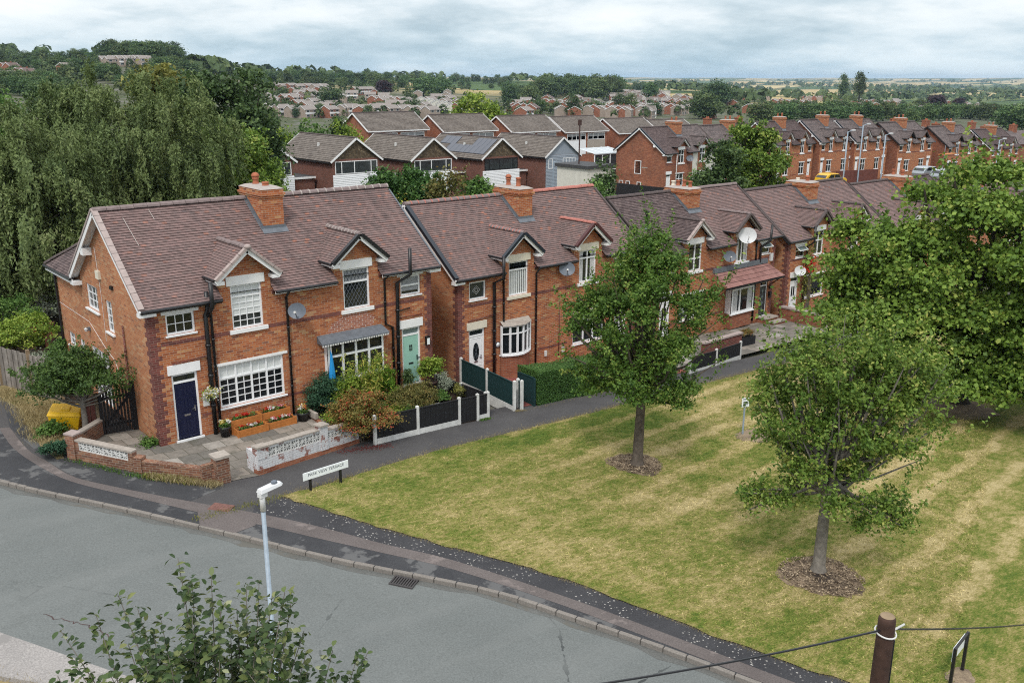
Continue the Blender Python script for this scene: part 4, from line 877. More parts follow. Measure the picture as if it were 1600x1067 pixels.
elab = ['tile-hung gable house half hidden by trees at the left of the estate row', 'tile-hung gable house with white weatherboard panel and wide window, second from left', 'tile-hung gable house behind the dark evergreen bushes', 'estate house with solar panels on its roof and dark window frames', 'blue-grey clad gable house at the right end of the estate row']
EH = []
for i in range(5):
    EH.append(gable(elab[i], (EX[i],67.8,EZ[i]-7.35), rad(90), 13.2, 6.5, 4.95, 2.4, 'brick_brown', 'tile_grey', ['E','E','E','E3','blue'][i], solar=(i == 3)))
for i in range(4):   # flat-roofed link garages
    g = thing('garage', ['flat-roofed brick garage left of the weatherboarded house','flat-roofed garage between the weatherboarded house and bushes','flat-roofed garage beside the solar roof house','flat-roofed garage left of the blue-grey house'][i], 'garage', (EX[i]+3.4,71.5,EZ[i]-7.35), 0, 'link garages of the estate row')
    m = MB(); m.box(0,0,-3,4.4,6,2.3,'brick_brown'); m.build('wall', g); m = MB(); m.box(-.1,-.2,2.3,4.5,6.2,2.5,'bitumen'); m.box(-.1,-.24,2.28,4.5,-.2,2.52,'white'); m.build('roof', g)
hl = [('back-row estate house with brown gable, left of the row',550,177),('second back-row estate house with orange brick gable',668.5,180),('third back-row estate house with orange brick gable',775,182),('back-row estate house with white cladding and bright upper window band',857.6,183),('fifth back-row estate house, directly left of the full brick side gable',941.7,186),('last back-row estate house, roof behind the terrace chimney',1010,188)]
for i, (lb_, px_, py_) in enumerate(hl):
    P = at_y(px_, py_, 101.)
    o = gable(lb_, (P[0]+.3,101.,P[2]-7.4), 0, 11.2, 8.2, 5.0, 2.4, 'brick_red', 'tile_grey', 'plain', nearfar=1)
    XF = lambda x, y, z: (x, y-4.2, z)
    if i != 4:
        window(o, XF, .6, 5.4, 3.2, 4.4, cols=(0,.25,.5,.75,1), fw=.09, glass='glass_soft', blind=.4, bk='net'); window(o, XF, 6.0, 10.6, 3.2, 4.4, cols=(0,.3,.6,1), fw=.09, glass='glass_soft', blind=.5, bk='net')
        p = MB(); p.box(.5,-4.16,.6,5.5,-4.11,3.15,'weatherboard'); p.box(5.9,-4.16,.6,10.7,-4.11,3.15,'stone'); p.build('cladding', o)
# ================================================================== ground, road, lawn
def gp(px, py, z=None):
    d = ray(px, py)
    if z is None: t = (-.072*CAM[0]-CAM[2])/(d[2]+.072*d[0])
    else: t = (z-CAM[2])/d[2]
    return CAM+d*t
g = G('ground_far', .95, .1); P = g.pos()
vo = g.n('ShaderNodeTexVoronoi'); vo.voronoi_dimensions = '2D'; g.l(g.rot(P, (0,0,.5), (1/330.,1/210.,1)), vo.inputs['Vector']); vo.inputs['Scale'].default_value = 1
vx = g.n('ShaderNodeSeparateXYZ'); g.l(vo.outputs['Color'], vx.inputs[0])
fld = g.ramp(vx.outputs[0], [(0,(.07,.11,.035)),(.26,(.40,.31,.15)),(.52,(.05,.085,.03)),(.62,(.46,.37,.19)),(.80,(.12,.15,.05)),(.92,(.34,.27,.13))], 'CONSTANT')
ve = g.n('ShaderNodeTexVoronoi'); ve.voronoi_dimensions = '2D'; ve.feature = 'DISTANCE_TO_EDGE'; g.l(g.rot(P, (0,0,.5), (1/330.,1/210.,1)), ve.inputs['Vector']); ve.inputs['Scale'].default_value = 1
fld = g.mix(g.math('LESS_THAN', ve.outputs['Distance'], .035), fld, (.022,.042,.018))
ds = g.n('ShaderNodeVectorMath'); ds.operation = 'DISTANCE'; g.l(P, ds.inputs[0]); ds.inputs[1].default_value = tuple(CAM)
near = g.mix(g.noise(P, .05, 4), (.045,.07,.028), (.12,.115,.07)); near = g.mix(g.ramp(g.noise(P, .11, 3), [(.52,0.),(.6,.75)]), near, (.15,.14,.13))
g.col(g.mix(g.ramp(g.math('DIVIDE', ds.outputs['Value'], 2000.), [(.42,0.),(.55,1.)]), near, fld)); M['ground_far'] = g.m
g = G('asphalt', .9, .25); P = g.pos()
a = g.mix(g.noise(P, .35, 5, .6), (.115,.127,.124), (.172,.182,.177)); a = g.mix(g.ramp(g.noise(P, 1.6, 5, .7), [(.45,0.),(.7,.45)]), a, (.126,.135,.130)); a = g.mix(.9, a, g.ramp(g.noise(P, 26, 3, .7), [(.3,.74),(.7,1.24)]), 'MULTIPLY')
a = g.mix(g.ramp(g.noise(g.rot(P, (0,0,1.05), (.10,.9,1)), 1., 4, .6), [(.5,0.),(.75,.4)]), a, (.195,.203,.197))
cr = g.n('ShaderNodeTexVoronoi'); cr.feature = 'DISTANCE_TO_EDGE'; g.l(P, cr.inputs['Vector']); cr.inputs['Scale'].default_value = .22
crk = g.math('MULTIPLY', g.math('LESS_THAN', g.math('ADD', cr.outputs['Distance'], g.math('MULTIPLY', g.noise(P, 3, 4), .05)), .0285), g.ramp(g.noise(P, .25, 2), [(.5,0.),(.62,1.)]))
g.col(g.mix(crk, a, (.05,.055,.055))); g.bump(g.noise(P, 60, 2), .25, .01); M['asphalt'] = g.m
def asph(name, c0, c1, patch, pc, speck=None):
    g = G(name, .92, .2); P = g.pos()
    a = g.mix(g.ramp(g.noise(P, .8, 5, .65), [(.3,0.),(.7,1.)]), c0, c1); a = g.mix(.8, a, g.ramp(g.noise(P, 30, 3, .7), [(.3,.62),(.7,1.35)]), 'MULTIPLY')
    a = g.mix(g.ramp(g.noise(P, .75, 5, .65), [(patch,0.),(patch+.04,.85)]), a, pc)
    if speck:
        v = g.n('ShaderNodeTexVoronoi'); g.l(P, v.inputs['Vector']); v.inputs['Scale'].default_value = 13
        vv = g.n('ShaderNodeSeparateXYZ'); g.l(v.outputs['Color'], vv.inputs[0])
        k = g.math('MULTIPLY', g.math('LESS_THAN', v.outputs['Distance'], g.math('MULTIPLY', vv.outputs[0], .34)), g.ramp(g.noise(P, .9, 3), [(.42,0.),(.5,1.)]))
        a = g.mix(k, a, (.36,.345,.32))
    g.col(a); g.bump(g.noise(P, 50, 2), .25, .01); M[name] = g.m
asph('asphalt_dark', (.038,.039,.043), (.060,.061,.065), .54, (.125,.125,.125)); asph('asphalt_path', (.062,.06,.062), (.085,.082,.082), .68, (.12,.115,.11))
asph('asphalt_speck', (.038,.038,.042), (.058,.058,.062), .66, (.10,.10,.10), True); asph('asphalt_pink', (.105,.09,.086), (.145,.126,.12), .60, (.20,.17,.16)); asph('asphalt_pale', (.26,.245,.235), (.33,.31,.295), .6, (.22,.21,.20), True)
g = G('paving', .9, .2); r_, mo, c_, ro_ = g.cells(.62, .62, .03, .03, .37)
pv = g.ramp(r_, [(0,(.15,.14,.125)),(.4,(.21,.19,.165)),(.75,(.27,.235,.20)),(1,(.36,.34,.31))]); pv = g.mix(.8, pv, g.ramp(g.noise(g.uv(), 4, 5, .7), [(.3,.65),(.7,1.2)]), 'MULTIPLY')
pv = g.mix(g.ramp(g.noise(g.uv(), 1.4, 4), [(.56,0.),(.7,.6)]), pv, (.10,.10,.075)); g.col(g.mix(mo, pv, (.07,.065,.045))); M['paving'] = g.m
def lawncol(g, P):
    sp = g.n('ShaderNodeSeparateXYZ'); g.l(P, sp.inputs[0])
    w = g.math('ADD', sp.outputs[1], g.math('MULTIPLY', sp.outputs[0], -.13)); w = g.math('ADD', w, g.math('MULTIPLY', g.noise(P, .5, 4), 1.5))
    st = g.ramp(g.math('MULTIPLY_ADD', g.math('SINE', g.math('MULTIPLY', w, 6.283/1.55)), .5, .5), [(.55,0.),(.95,1.)])
    sy = g.ramp(g.math('DIVIDE', sp.outputs[0], 20.), [(.3,.15),(.75,1.)])
    big = g.noise(P, .20, 3, .6); mid = g.noise(P, .9, 4, .65); m3 = g.noise(g.rot(P, (0,0,.13), (1.,2.2,1)), 3.2, 4, .7); fin = g.noise(g.rot(P, (0,0,.13), (1.,3.,1)), 11., 4, .75)
    f = g.math('ADD', g.math('MULTIPLY', big, .5), g.math('MULTIPLY', mid, .45)); f = g.math('ADD', f, g.math('MULTIPLY', m3, .60)); f = g.math('ADD', f, g.math('MULTIPLY', fin, .62))
    f = g.math('ADD', f, g.math('MULTIPLY', g.math('MULTIPLY', g.math('SUBTRACT', st, .25), sy), .16))
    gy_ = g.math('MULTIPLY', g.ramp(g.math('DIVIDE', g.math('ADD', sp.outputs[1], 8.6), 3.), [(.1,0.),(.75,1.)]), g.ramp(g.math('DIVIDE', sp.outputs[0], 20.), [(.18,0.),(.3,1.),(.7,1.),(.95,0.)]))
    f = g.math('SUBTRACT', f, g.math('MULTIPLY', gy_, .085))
    return g.ramp(g.math('SUBTRACT', f, .548), [(.32,(.066,.110,.018)),(.44,(.125,.155,.030)),(.53,(.20,.192,.056)),(.63,(.31,.255,.108)),(.76,(.42,.345,.175))]), fin
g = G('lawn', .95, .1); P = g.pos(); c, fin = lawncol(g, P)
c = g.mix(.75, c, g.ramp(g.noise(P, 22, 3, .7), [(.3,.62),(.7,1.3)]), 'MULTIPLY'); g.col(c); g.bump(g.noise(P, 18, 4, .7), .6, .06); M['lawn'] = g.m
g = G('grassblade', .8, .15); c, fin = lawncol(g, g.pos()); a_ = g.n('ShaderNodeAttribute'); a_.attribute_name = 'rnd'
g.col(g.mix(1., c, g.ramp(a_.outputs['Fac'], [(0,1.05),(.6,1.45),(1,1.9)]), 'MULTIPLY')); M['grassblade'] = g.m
g = G('mulch', .95, .1); P = g.obj(); c = g.mix(g.ramp(g.noise(P, 2.2, 4, .7), [(.38,0.),(.62,1.)]), (.10,.075,.055), (.30,.225,.155)); ln = g.n('ShaderNodeVectorMath'); ln.operation = 'LENGTH'; g.l(P, ln.inputs[0])
c = g.mix(g.ramp(g.math('ADD', ln.outputs['Value'], g.math('MULTIPLY', g.noise(P, 3, 3), .5)), [(.45,1.),(.85,0.)]), c, (.045,.035,.03)); g.col(g.mix(.8, c, g.ramp(g.noise(P, 30, 3, .7), [(.3,.55),(.7,1.35)]), 'MULTIPLY')); g.bump(g.noise(P, 25, 3), .8, .05); M['mulch'] = g.m
g = G('baresoil', .95, .1); P = g.pos(); g.col(g.mix(.8, g.mix(g.ramp(g.noise(P, 2.5, 4, .7), [(.4,0.),(.65,1.)]), (.17,.13,.095), (.29,.225,.15)), g.ramp(g.noise(P, 26, 3, .7), [(.3,.6),(.7,1.3)]), 'MULTIPLY')); M['baresoil'] = g.m
g = G('drygrass', .95, .1); P = g.pos(); g.col(g.mix(.8, g.ramp(g.noise(P, 1.3, 5, .7), [(.35,(.10,.12,.035)),(.5,(.26,.20,.10)),(.7,(.38,.31,.17))]), g.ramp(g.noise(P, 24, 3, .7), [(.3,.6),(.7,1.3)]), 'MULTIPLY')); g.bump(g.noise(P, 20, 3), .6, .05); M['drygrass'] = g.m
g = G('kerbstone', .9, .2); P = g.pos(); g.col(g.mix(.8, g.mix(g.noise(P, 1.2, 4), (.16,.145,.13), (.27,.245,.22)), g.ramp(g.noise(P, 28, 3, .7), [(.3,.65),(.7,1.25)]), 'MULTIPLY')); M['kerbstone'] = g.m

# terrain: one polar sheet out to the horizon
tv, tf = [], []; NA = 300; rings = [3, 25, 45, 62, 80, 100, 125, 155, 190, 230, 280, 340, 420, 500, 600, 700, 800, 900, 1000]+[1000*1.05**i for i in range(1, 53)]
for r in rings:
    for j in range(NA):
        a = 2*math.pi*j/NA; x, y = CAM[0]+r*math.sin(a), CAM[1]+r*math.cos(a); tv.append((x, y, tz(x, y)-.3))
for i in range(len(rings)-1):
    for j in range(NA): k = (j+1) % NA; tf.append((i*NA+j, (i+1)*NA+j, (i+1)*NA+k, i*NA+k))
tf.append(tuple(range(NA)))
me = bpy.data.meshes.new('terrain'); me.from_pydata(tv, [], tf); me.materials.append(M['ground_far']); me.polygons.foreach_set('use_smooth', [True]*len(tf)); o = bpy.data.objects.new('terrain', me); COL.objects.link(o); tag(o, kind='structure')
KERB = [(-12,14),(-9.2,9),(-7.2,4.6),(-5.7,1.7),(-4.75,-.34),(-4.06,-1.63),(-2.47,-4.25),(-.92,-6.98),(.65,-9.85),(1.83,-11.7),(3.0,-13.6),(3.72,-15.5),(4.42,-17.5),(5.02,-19.6),(5.7,-22),(6.7,-25),(8.6,-30),(12,-38)]
def smooth(pl, n=4):
    out = []; P = [pl[0]]+list(pl)+[pl[-1]]
    for i in range(1, len(P)-2):
        p0, p1, p2, p3 = [np.array(q, float) for q in P[i-1:i+3]]
        for k in range(n): t = k/n; out.append(tuple(.5*((2*p1)+(p2-p0)*t+(2*p0-5*p1+4*p2-p3)*t*t+(3*p1-p0-3*p2+p3)*t**3)))
    return out+[tuple(pl[-1])]
KS = smooth(KERB)
FRONT = smooth([(1.35,-5.75),(1.75,-6.9),(2.3,-8.39),(3.41,-11.0),(4.22,-12.65),(5.0,-15.0),(5.6,-17.5),(6.29,-19.85),(7.5,-23.5),(10,-30),(13.5,-38)])
UP = smooth([(1.35,-5.75),(3.84,-5.5),(7.9,-5.02),(12.4,-4.92),(16.7,-4.7),(22.2,-4.43),(26.9,-4.2),(45,-3.8),(90,-3.2)], 3)
def wig(pl, a): return [pl[0]]+[(x+rnd.uniform(-a, a), y+rnd.uniform(-a, a)) for x, y in pl[1:-1]]+[pl[-1]]
sheet('road', KS+[(12,-48),(-45,-48),(-45,14)], 'asphalt', -.11)
sheet('pavement', KS+[(14,-48),(90,-48),(90,-2.4),(0,-2.4),(-.2,3.5),(-2.2,4),(-2.2,10.5),(-3,14)], 'asphalt_path', 0.)
def denser(pl, st=.25):
    out = []
    for a, b in zip(pl, pl[1:]):
        n = max(1, int(math.dist(a, b)/st)); out += [(a[0]+(b[0]-a[0])*i/n, a[1]+(b[1]-a[1])*i/n) for i in range(n)]
    return out+[pl[-1]]
sheet('lawn', wig(denser(UP), .05)+[(90,-48),(18,-48)]+wig(denser(FRONT), .06)[::-1][:-1], 'lawn', .03)
BU = smooth([(-3.45,4.3),(-3.5,1.85),(-3.27,.42),(-2.95,-1.3),(-1.7,-3.45),(-.62,-5.1),(.2,-6.3),(1.15,-7.88),(2.13,-9.94),(3.08,-11.7),(4.2,-14.8),(5.0,-17.6),(5.7,-20.2),(6.9,-24),(9.4,-30)])
BL = smooth([(-3.75,4.4),(-3.83,2.2),(-3.6,.3),(-3.16,-1.5),(-2.05,-3.6),(-.92,-5.65),(.05,-7.2),(.79,-8.54),(1.85,-10.4),(2.79,-12.1),(3.85,-15.0),(4.65,-17.9),(5.3,-20.4),(6.4,-24),(8.8,-30)])
sheet('pavement_strip', KS[14:]+[(8.8,-30)]+BL[::-1]+[(-4.1,5)], 'asphalt_dark', .004)
sheet('pavement_band', BU+BL[::-1], 'asphalt_pink', .008)
sheet('pavement_strip', BU[24:-2]+FRONT[-5::-1]+[(1.0,-5.9),(.45,-5.9)], 'asphalt_speck', .004)
sheet('pavement_strip', [(-3.45,4.3),(-3.27,.42),(-2.95,-1.3),(-1.7,-3.45),(-.9,-4.65),(.2,-4.25),(-1.5,-1.9),(-2.75,.3),(-3.0,2.6),(-3.1,6.5)], 'asphalt_dark', .004)
sheet('pavement_band', [(-1.0,-5.4),(-.2,-5.7),(.25,-6.5),(-.1,-7.1),(-.75,-7.25),(-1.3,-6.3)], 'asphalt_pink', .012)
GU = [(x-.20-.06*math.sin(i*1.7)-rnd.uniform(0,.10), y-.06-rnd.uniform(0,.06)) for i, (x, y) in enumerate(denser(KS, .35)) if y < 1.5]
asph('gutter_dirt', (.095,.096,.09), (.14,.143,.136), .56, (.12,.115,.10))
sheet('road_gutter', [p for p in denser(KS, .35) if p[1] < 1.5]+GU[::-1], 'gutter_dirt', -.107)
sheet('road_edge', smooth([(-13,1),(-8.1,-6),(-6.6,-8.8),(-5.25,-11.44),(-4.2,-13.4),(-2.9,-16),(-1.4,-19.5),(2,-26)])+[(-20,-26),(-20,1)], 'asphalt_pale', -.105)
NK = smooth([(-12.5,-5),(-8.2,-9.3),(-6.9,-10.85),(-5.7,-12.4),(-4.6,-14.6),(-3.4,-17.5),(0,-25)])
def kerb_mesh(pl, name, w=.125, up=.012, lo=-.14, k='kerbstone'):
    m = MB(); acc = []
    for a, b in zip(pl, pl[1:]):
        L = math.dist(a, b); n = max(1, round(L/.9)); d = ((b[0]-a[0])/L, (b[1]-a[1])/L); nx, ny = -d[1], d[0]
        for i in range(n):
            s, e = L*i/n+.008, L*(i+1)/n-.008; j = rnd.uniform(-.008,.008); kk = k
            q = []
            for t, o_ in ((s,0),(e,0),(e,w),(s,w)): q.append((a[0]+d[0]*t+nx*(o_+j-w*.5), a[1]+d[1]*t+ny*(o_+j-w*.5)))
            vs = [(x, y, gz(x)+lo) for x, y in q]+[(x+nx*(.025 if h in (0,1) else 0)*0, y, gz(x)+up+rnd.uniform(-.004,.004)) for h, (x, y) in enumerate(q)]
            m.add(vs, [(4,5,6,7),(0,1,5,4),(1,2,6,5),(2,3,7,6),(3,0,4,7)], kk)
    o = m.build(name, bevel=.02); tag(o, kind='structure'); return o
kerb_mesh(KS, 'kerb'); kerb_mesh(NK, 'kerb')
sheet('verge', NK+[(-20,-25),(-20,-5)], 'drygrass', .0)
# verge by the grit bin
sheet('verge', wig(denser([(-3.12,1.9),(-2.98,4.2),(-2.75,6.1),(-3.05,9.2),(-2.4,9.6),(-1.85,7.7),(-1.1,6.5),(-1.2,4.2),(-1.5,2.8),(-2.45,2.2),(-2.75,.5),(-3.0,.5)], .4), .06), 'drygrass', .012)
sheet('garden_ground', [(-1.2,6.4),(-2.0,8),(-3.2,12),(-6,24),(14,24),(14,10.3),(-.02,10.3),(-.02,3.5),(-1.3,3.5)], 'soil', .02)
def yard(name, x0, x1, zf, yf, k):
    m = MB(); n = 10
    for i in range(n):
        a, b = x0+(x1-x0)*i/n, x0+(x1-x0)*(i+1)/n
        for j in range(4):
            def q(x, t): return (x, t*yf(x)+(1-t)*.05, zf*(1-t)+(gz(x)+.012)*t)
            m.add([q(a,(j+1)/4),q(b,(j+1)/4),q(b,j/4),q(a,j/4)], [(0,1,2,3)], k)
    return structure(m, name)
yard('patio', -.02, 5.45, -.0, lambda x: -3.9+.23*max(x-1.5, 0)+(.0 if x > .3 else .0), 'paving')
sheet('patio', [(-.02,-3.75),(.3,-3.85),(1.55,-3.95),(1.5,-3.3),(-.02,-2.5)], 'paving', .016); sheet('patio', [(-.02,.0),(-.02,-3.7),(-1.4,-1.75),(-2.6,.35),(-1.6,2.0),(-.02,2.0)], 'paving', .016)
yard('front_garden', 5.45, 11.1, -.08, lambda x: -3.0-.07*(x-5.45)*.6, 'soil')
yd2 = lambda x: -2.85
yard('red_drive', 12.95, 15.6, -.956, lambda x: .937-3.75, 'paving_red').location = (0, .0, 0)
sheet('front_yard', [(12.95,.9),(12.95,-2.8),(23.8,-2.6),(23.8,.9)], 'paving_red', .02)
sheet('front_yard', [(23.9,2.2),(23.9,-2.6),(29,-1.9),(36,-1.6),(48,-1.4),(48,2.2)], 'paving', .02)
# loose marks of the place
def cover(name, label, x, y, w, h, rz, k, dz, bars=False):
    m = MB()
    if bars:
        m.box(-w/2,-h/2,-.02,w/2,-h/2+.05,.02,k); m.box(-w/2,h/2-.05,-.02,w/2,h/2,.02,k)
        for i in range(10): a = -w/2+i*(w-.04)/9; m.box(a,-h/2+.05,-.02,a+.035,h/2-.05,.018,k)
        m.box(-w/2+.04,-h/2+.04,-.06,w/2-.04,h/2-.04,-.03,'black')
    else:
        m.box(-w/2,-h/2,-.02,w/2,h/2,.006,k); m.box(-w/2+.05,-h/2+.05,.006,w/2-.05,h/2-.05,.010,k)
        for i in range(5): a = -w/2+.1+i*(w-.2)/5; m.box(a,-h/2+.09,.010,a+.03,h/2-.09,.014,k)
    o = m.build(name); o.location = (x, y, gz(x)+dz); o.rotation_euler = (0, math.atan(.072)*math.cos(rz), rz); return tag(o, label, 'drain' if bars else 'manhole cover')
plain('castiron', (.05,.045,.045), .7, .4, .2, 9); plain('rustiron', (.17,.085,.07), .8, .3, .25, 9)
cover('drain_grate', 'dark slotted gully grate in the road against the kerb', 1.50, -11.78, .62, .42, rad(-58), 'castiron', -.085, True)
cover('manhole_cover', 'rusty red rectangular manhole cover in the brown pavement patch', -.38, -5.55, .62, .42, rad(-52), 'rustiron', .02)

# ================================================================== front walls, fences, gate
def frame2(p, q):
    p, q = Vector((p[0], p[1], 0)), Vector((q[0], q[1], 0)); d = (q-p).normalized(); n = Vector((d.y, -d.x, 0))   # n points to the road
    L = (q-p).length
    return (lambda u, v, z: tuple(p+d*u-n*v+Vector((0,0,z+gz((p+d*u).x)))), L)
def screenblock(m, u0, u1, z0, z1, v0, v1, k):
    t = .022; m.box(u0,v0,z0,u1,v1,z0+t,k); m.box(u0,v0,z1-t,u1,v1,z1,k); m.box(u0,v0,z0+t,u0+t,v1,z1-t,k); m.box(u1-t,v0,z0+t,u1,v1,z1-t,k)
    c, zc, r = (u0+u1)/2, (z0+z1)/2, (u1-u0)/2-.02
    for j in range(8):
        a = j*math.pi/4+math.pi/8; m.beam((c+.03*math.cos(a),(v0+v1)/2,zc+.03*math.sin(a)), (c+r*math.cos(a)*1.06,(v0+v1)/2,zc+r*math.sin(a)*1.06), v1-v0-.01, .022, k, (0,1,0) if False else (0,0,1) if abs(math.sin(a)) < .9 else (1,0,0))
    m.box(c-.026,v0+.004,zc-.026,c+.026,v1-.004,zc+.026,k)
w1 = thing('garden_wall', 'low unpainted brick garden wall with a strip of white screen blocks on the corner', 'garden wall', (0,0,0))
f, L = frame2((-2.66,.42), (-1.45,-1.72)); m = MB(f); m.box(0,0,-.3,L,.2,.34,'brick_wall'); m.box(0,-.02,.62,L,.22,.68,'stone'); m.box(-.02,-.06,-.3,.30,.26,.80,'brick_wall'); m.box(-.05,-.08,.80,.33,.28,.85,'verge'); m.box(.30,0,.34,.42,.2,.62,'brick_wall'); m.box(L-.16,0,.34,L,.2,.62,'brick_wall'); m.build('wall', w1)
m = MB(f); n = 6
for i in range(n): a = .42+(L-.58)*i/n; screenblock(m, a, a+(L-.58)/n-.004, .34, .62, .012, .19, 'conc_white')
m.build('screen_block', w1)
f, L = frame2((-1.43,-1.76), (.22,-3.78)); m = MB(f); m.box(0,0,-.3,L,.2,.34,'brick_wall'); m.box(0,-.012,.34,L,.212,.40,'brick_wall'); m.box(0,-.05,-.3,.26,.25,.50,'brick_wall'); m.build('low_wall', w1)
f, L = frame2((-2.5,.66), (-1.0,2.15)); m = MB(f); m.box(0,0,-.3,L,.2,.5,'brick_wall'); m.box(0,-.01,.5,L,.21,.56,'stone'); m.build('low_wall', w1)
m = MB(); x, y = .42, -3.76; z = gz(x); m.box(x-.2,y-.2,z-.3,x+.2,y+.2,z+.80,'brick_wall'); m.box(x-.24,y-.24,z+.80,x+.24,y+.24,z+.88,'stone'); m.box(x-.55,y+.05,z-.3,x-.2,y+.2,z+.62,'brick_wall'); m.build('gate_pier', w1)
w2 = thing('garden_wall', 'white-painted brick garden wall with flaking paint and screen blocks', 'garden wall', (0,0,0))
f, L = frame2((1.52,-3.92), (5.62,-3.02)); m = MB(f); m.box(0,0,-.3,L,.22,.16,'brick_red'); m.box(.002,.004,.16,L,.216,.50,'brick_white'); m.box(.0,-.01,.5,.42,.23,.86,'brick_white'); m.box(.42,.0,.80,2.5,.22,.86,'brick_white'); m.box(2.5,-.03,.16,2.80,.25,.98,'brick_white'); m.box(2.8,0,.72,L,.22,.78,'brick_white'); m.box(L-.25,.0,.5,L,.22,.72,'brick_white')
m.box(-.02,-.05,.86,.44,.27,.92,'stone'); m.box(.44,-.02,.86,2.46,.24,.90,'stone'); m.box(2.46,-.07,.98,2.84,.29,1.04,'stone'); m.box(2.84,-.02,.78,L,.24,.82,'stone'); m.build('wall', w2)
m = MB(f)
for i in range(7): a = .42+2.08*i/7; screenblock(m, a, a+2.08/7-.004, .50, .80, .012, .21, 'conc_white')
for i in range(3): a = 2.8+.95*i/3; screenblock(m, a, a+.95/3-.004, .46+.04, .72, .012, .21, 'conc_white')
m.build('screen_block', w2)
f2, L2_ = frame2((1.52,-3.70), (1.50,-3.05)); m = MB(lambda x, y, z: (x, y, z+gz(1.5))); m.box(1.50,-3.70,-.3,1.74,-3.2,.70,'brick_white'); m.build('return_wall', w2)
def fence(label, pts, h, panel, gravel, ph, gateidx=(), pk='conc_white', cat='fence', name='panel_fence', zf=None, pw=.10):
    t = thing(name, label, cat, (0,0,0)); Z = zf or gz
    for i, (x, y) in enumerate(pts):
        m = MB(); z = Z(x); m.box(x-pw/2,y-pw/2,z-.3,x+pw/2,y+pw/2,z+ph,pk); m.add([(x-pw/2,y-pw/2,z+ph),(x+pw/2,y-pw/2,z+ph),(x+pw/2,y+pw/2,z+ph),(x-pw/2,y+pw/2,z+ph),(x,y,z+ph+.04)], [(0,1,4),(1,2,4),(2,3,4),(3,0,4)], pk); m.build('post', t)
    for i, (a, b) in enumerate(zip(pts, pts[1:])):
        d = Vector((b[0]-a[0], b[1]-a[1], 0)); L = d.length; d /= L; n = Vector((-d.y, d.x, 0)); za, zb = Z(a[0]), Z(b[0])
        X = lambda u, v, z: tuple(Vector((a[0], a[1], 0))+d*u+n*v+Vector((0,0,z+za+(zb-za)*u/L)))
        isg = i in gateidx; m = MB(X); g0 = .05 if isg else gravel
        nb = max(2, round(L/.11))
        for j in range(nb):
            u0, u1 = pw/2+(L-pw)*j/nb, pw/2+(L-pw)*(j+1)/nb; m.box(u0, -.012-(.006 if j % 2 else 0), g0, u1-.004, .012, h, panel)
        m.box(pw/2,-.03,h,L-pw/2,.03,h+.035,panel); m.build('gate' if isg else 'panel', t)
        if gravel and not isg: m = MB(X); m.box(pw/2,-.025,-.25,L-pw/2,.025,gravel,pk); m.build('gravel_board', t)
    return t
fence('black board garden fence with white concrete posts in front of the sage door', [(6.0,-3.42),(7.84,-3.30),(9.76,-3.2),(10.63,-3.19),(11.16,-3.15)], .95, 'blackwood', .20, 1.05, (2,))
fence('black board side fence running back from the footpath to the first pair', [(11.16,-3.02),(11.08,-1.6),(11.0,-.05)], .95, 'blackwood', .0, 1.0)
fence('dark green board fence beside the red drive', [(12.62,-3.0),(12.85,-1.05),(12.98,.86)], 1.12, 'greenfence', .18, 1.22)
fence('short dark green gate stub beside the end of the green fence', [(12.98,-3.02),(13.02,-2.75)], 1.10, 'greenfence', .0, 1.2)
fence('dark green gate panel standing open against the end of the clipped hedge', [(13.72,-2.95),(13.78,-1.9)], 1.15, 'greenfence', .05, 1.15, pk='greenfence', pw=.06, cat='gate', name='panel_gate')
fence('low black fence with white posts by the footpath, behind the left lawn tree', [(23.6,-2.85),(26.0,-2.55),(28.6,-2.1)], .75, 'blackwood', .12, .85)
t = thing('timber_fence', 'grey weathered close-board fence at the left edge above the straw verge', 'fence')
tp = [(-4.0,13.2),(-3.25,11.4),(-2.5,9.6),(-1.85,7.85),(-1.2,6.45)]
for (x, y) in tp: m = MB(); z = gz(x); m.box(x-.06,y-.06,z-.3,x+.06,y+.06,z+1.72,'oldpost'); m.build('post', t)
for a, b in zip(tp, tp[1:]):
    m = MB(); L = math.dist(a, b); n = 12
    for j in range(n):
        p = [a[0]+(b[0]-a[0])*(j+.02)/n, a[1]+(b[1]-a[1])*(j+.02)/n]; q = [a[0]+(b[0]-a[0])*(j+.96)/n, a[1]+(b[1]-a[1])*(j+.96)/n]
        z = gz(p[0]); hh = 1.55+rnd.uniform(-.02,.03); o_ = .02*(j % 2); m.beam((p[0]-o_,p[1]-o_*.5,z+hh/2),(q[0]-o_,q[1]-o_*.5,z+hh/2),.022,hh,'oldwood' if rnd.random() < .75 else 'oldwood2')
    m.build('panel', t)
gt = thing('slatted_gate', 'dark timber slatted side gate with a diagonal brace, between brick gable and low wall', 'gate', (-.06,2.05,gz(0)))
m = MB(); m.box(-.06,-.06,-.1,.05,.06,1.75,'blackwood'); m.build('post', gt); m = MB(); m.box(-1.12,-.05,-.1,-1.02,.05,1.55,'blackwood'); m.build('post', gt)
m = MB()
for j in range(9): a = -.98+j*.105; m.box(a,-.015,.08,a+.06,.015,1.55+.02*(j % 2),'blackwood')
m.box(-1.0,.016,.30,-.08,.05,.40,'blackwood'); m.box(-1.0,.016,1.25,-.08,.05,1.35,'blackwood'); m.beam((-.95,.033,.4),(-.12,.033,1.25),.034,.09,'blackwood'); m.build('gate_leaf', gt)
m = MB(); m.box(-1.5,.02,0,-1.35,.10,1.2,'reddoor'); m.box(-1.32,.02,0,-1.18,.10,1.25,'reddoor'); m.box(-1.15,.0,0,-1.05,.10,1.4,'oldpost'); tag(m.build('board_panel'), 'short red-brown board panel beside the dark slatted gate', 'fence').location = (-.06,2.3,gz(-1))
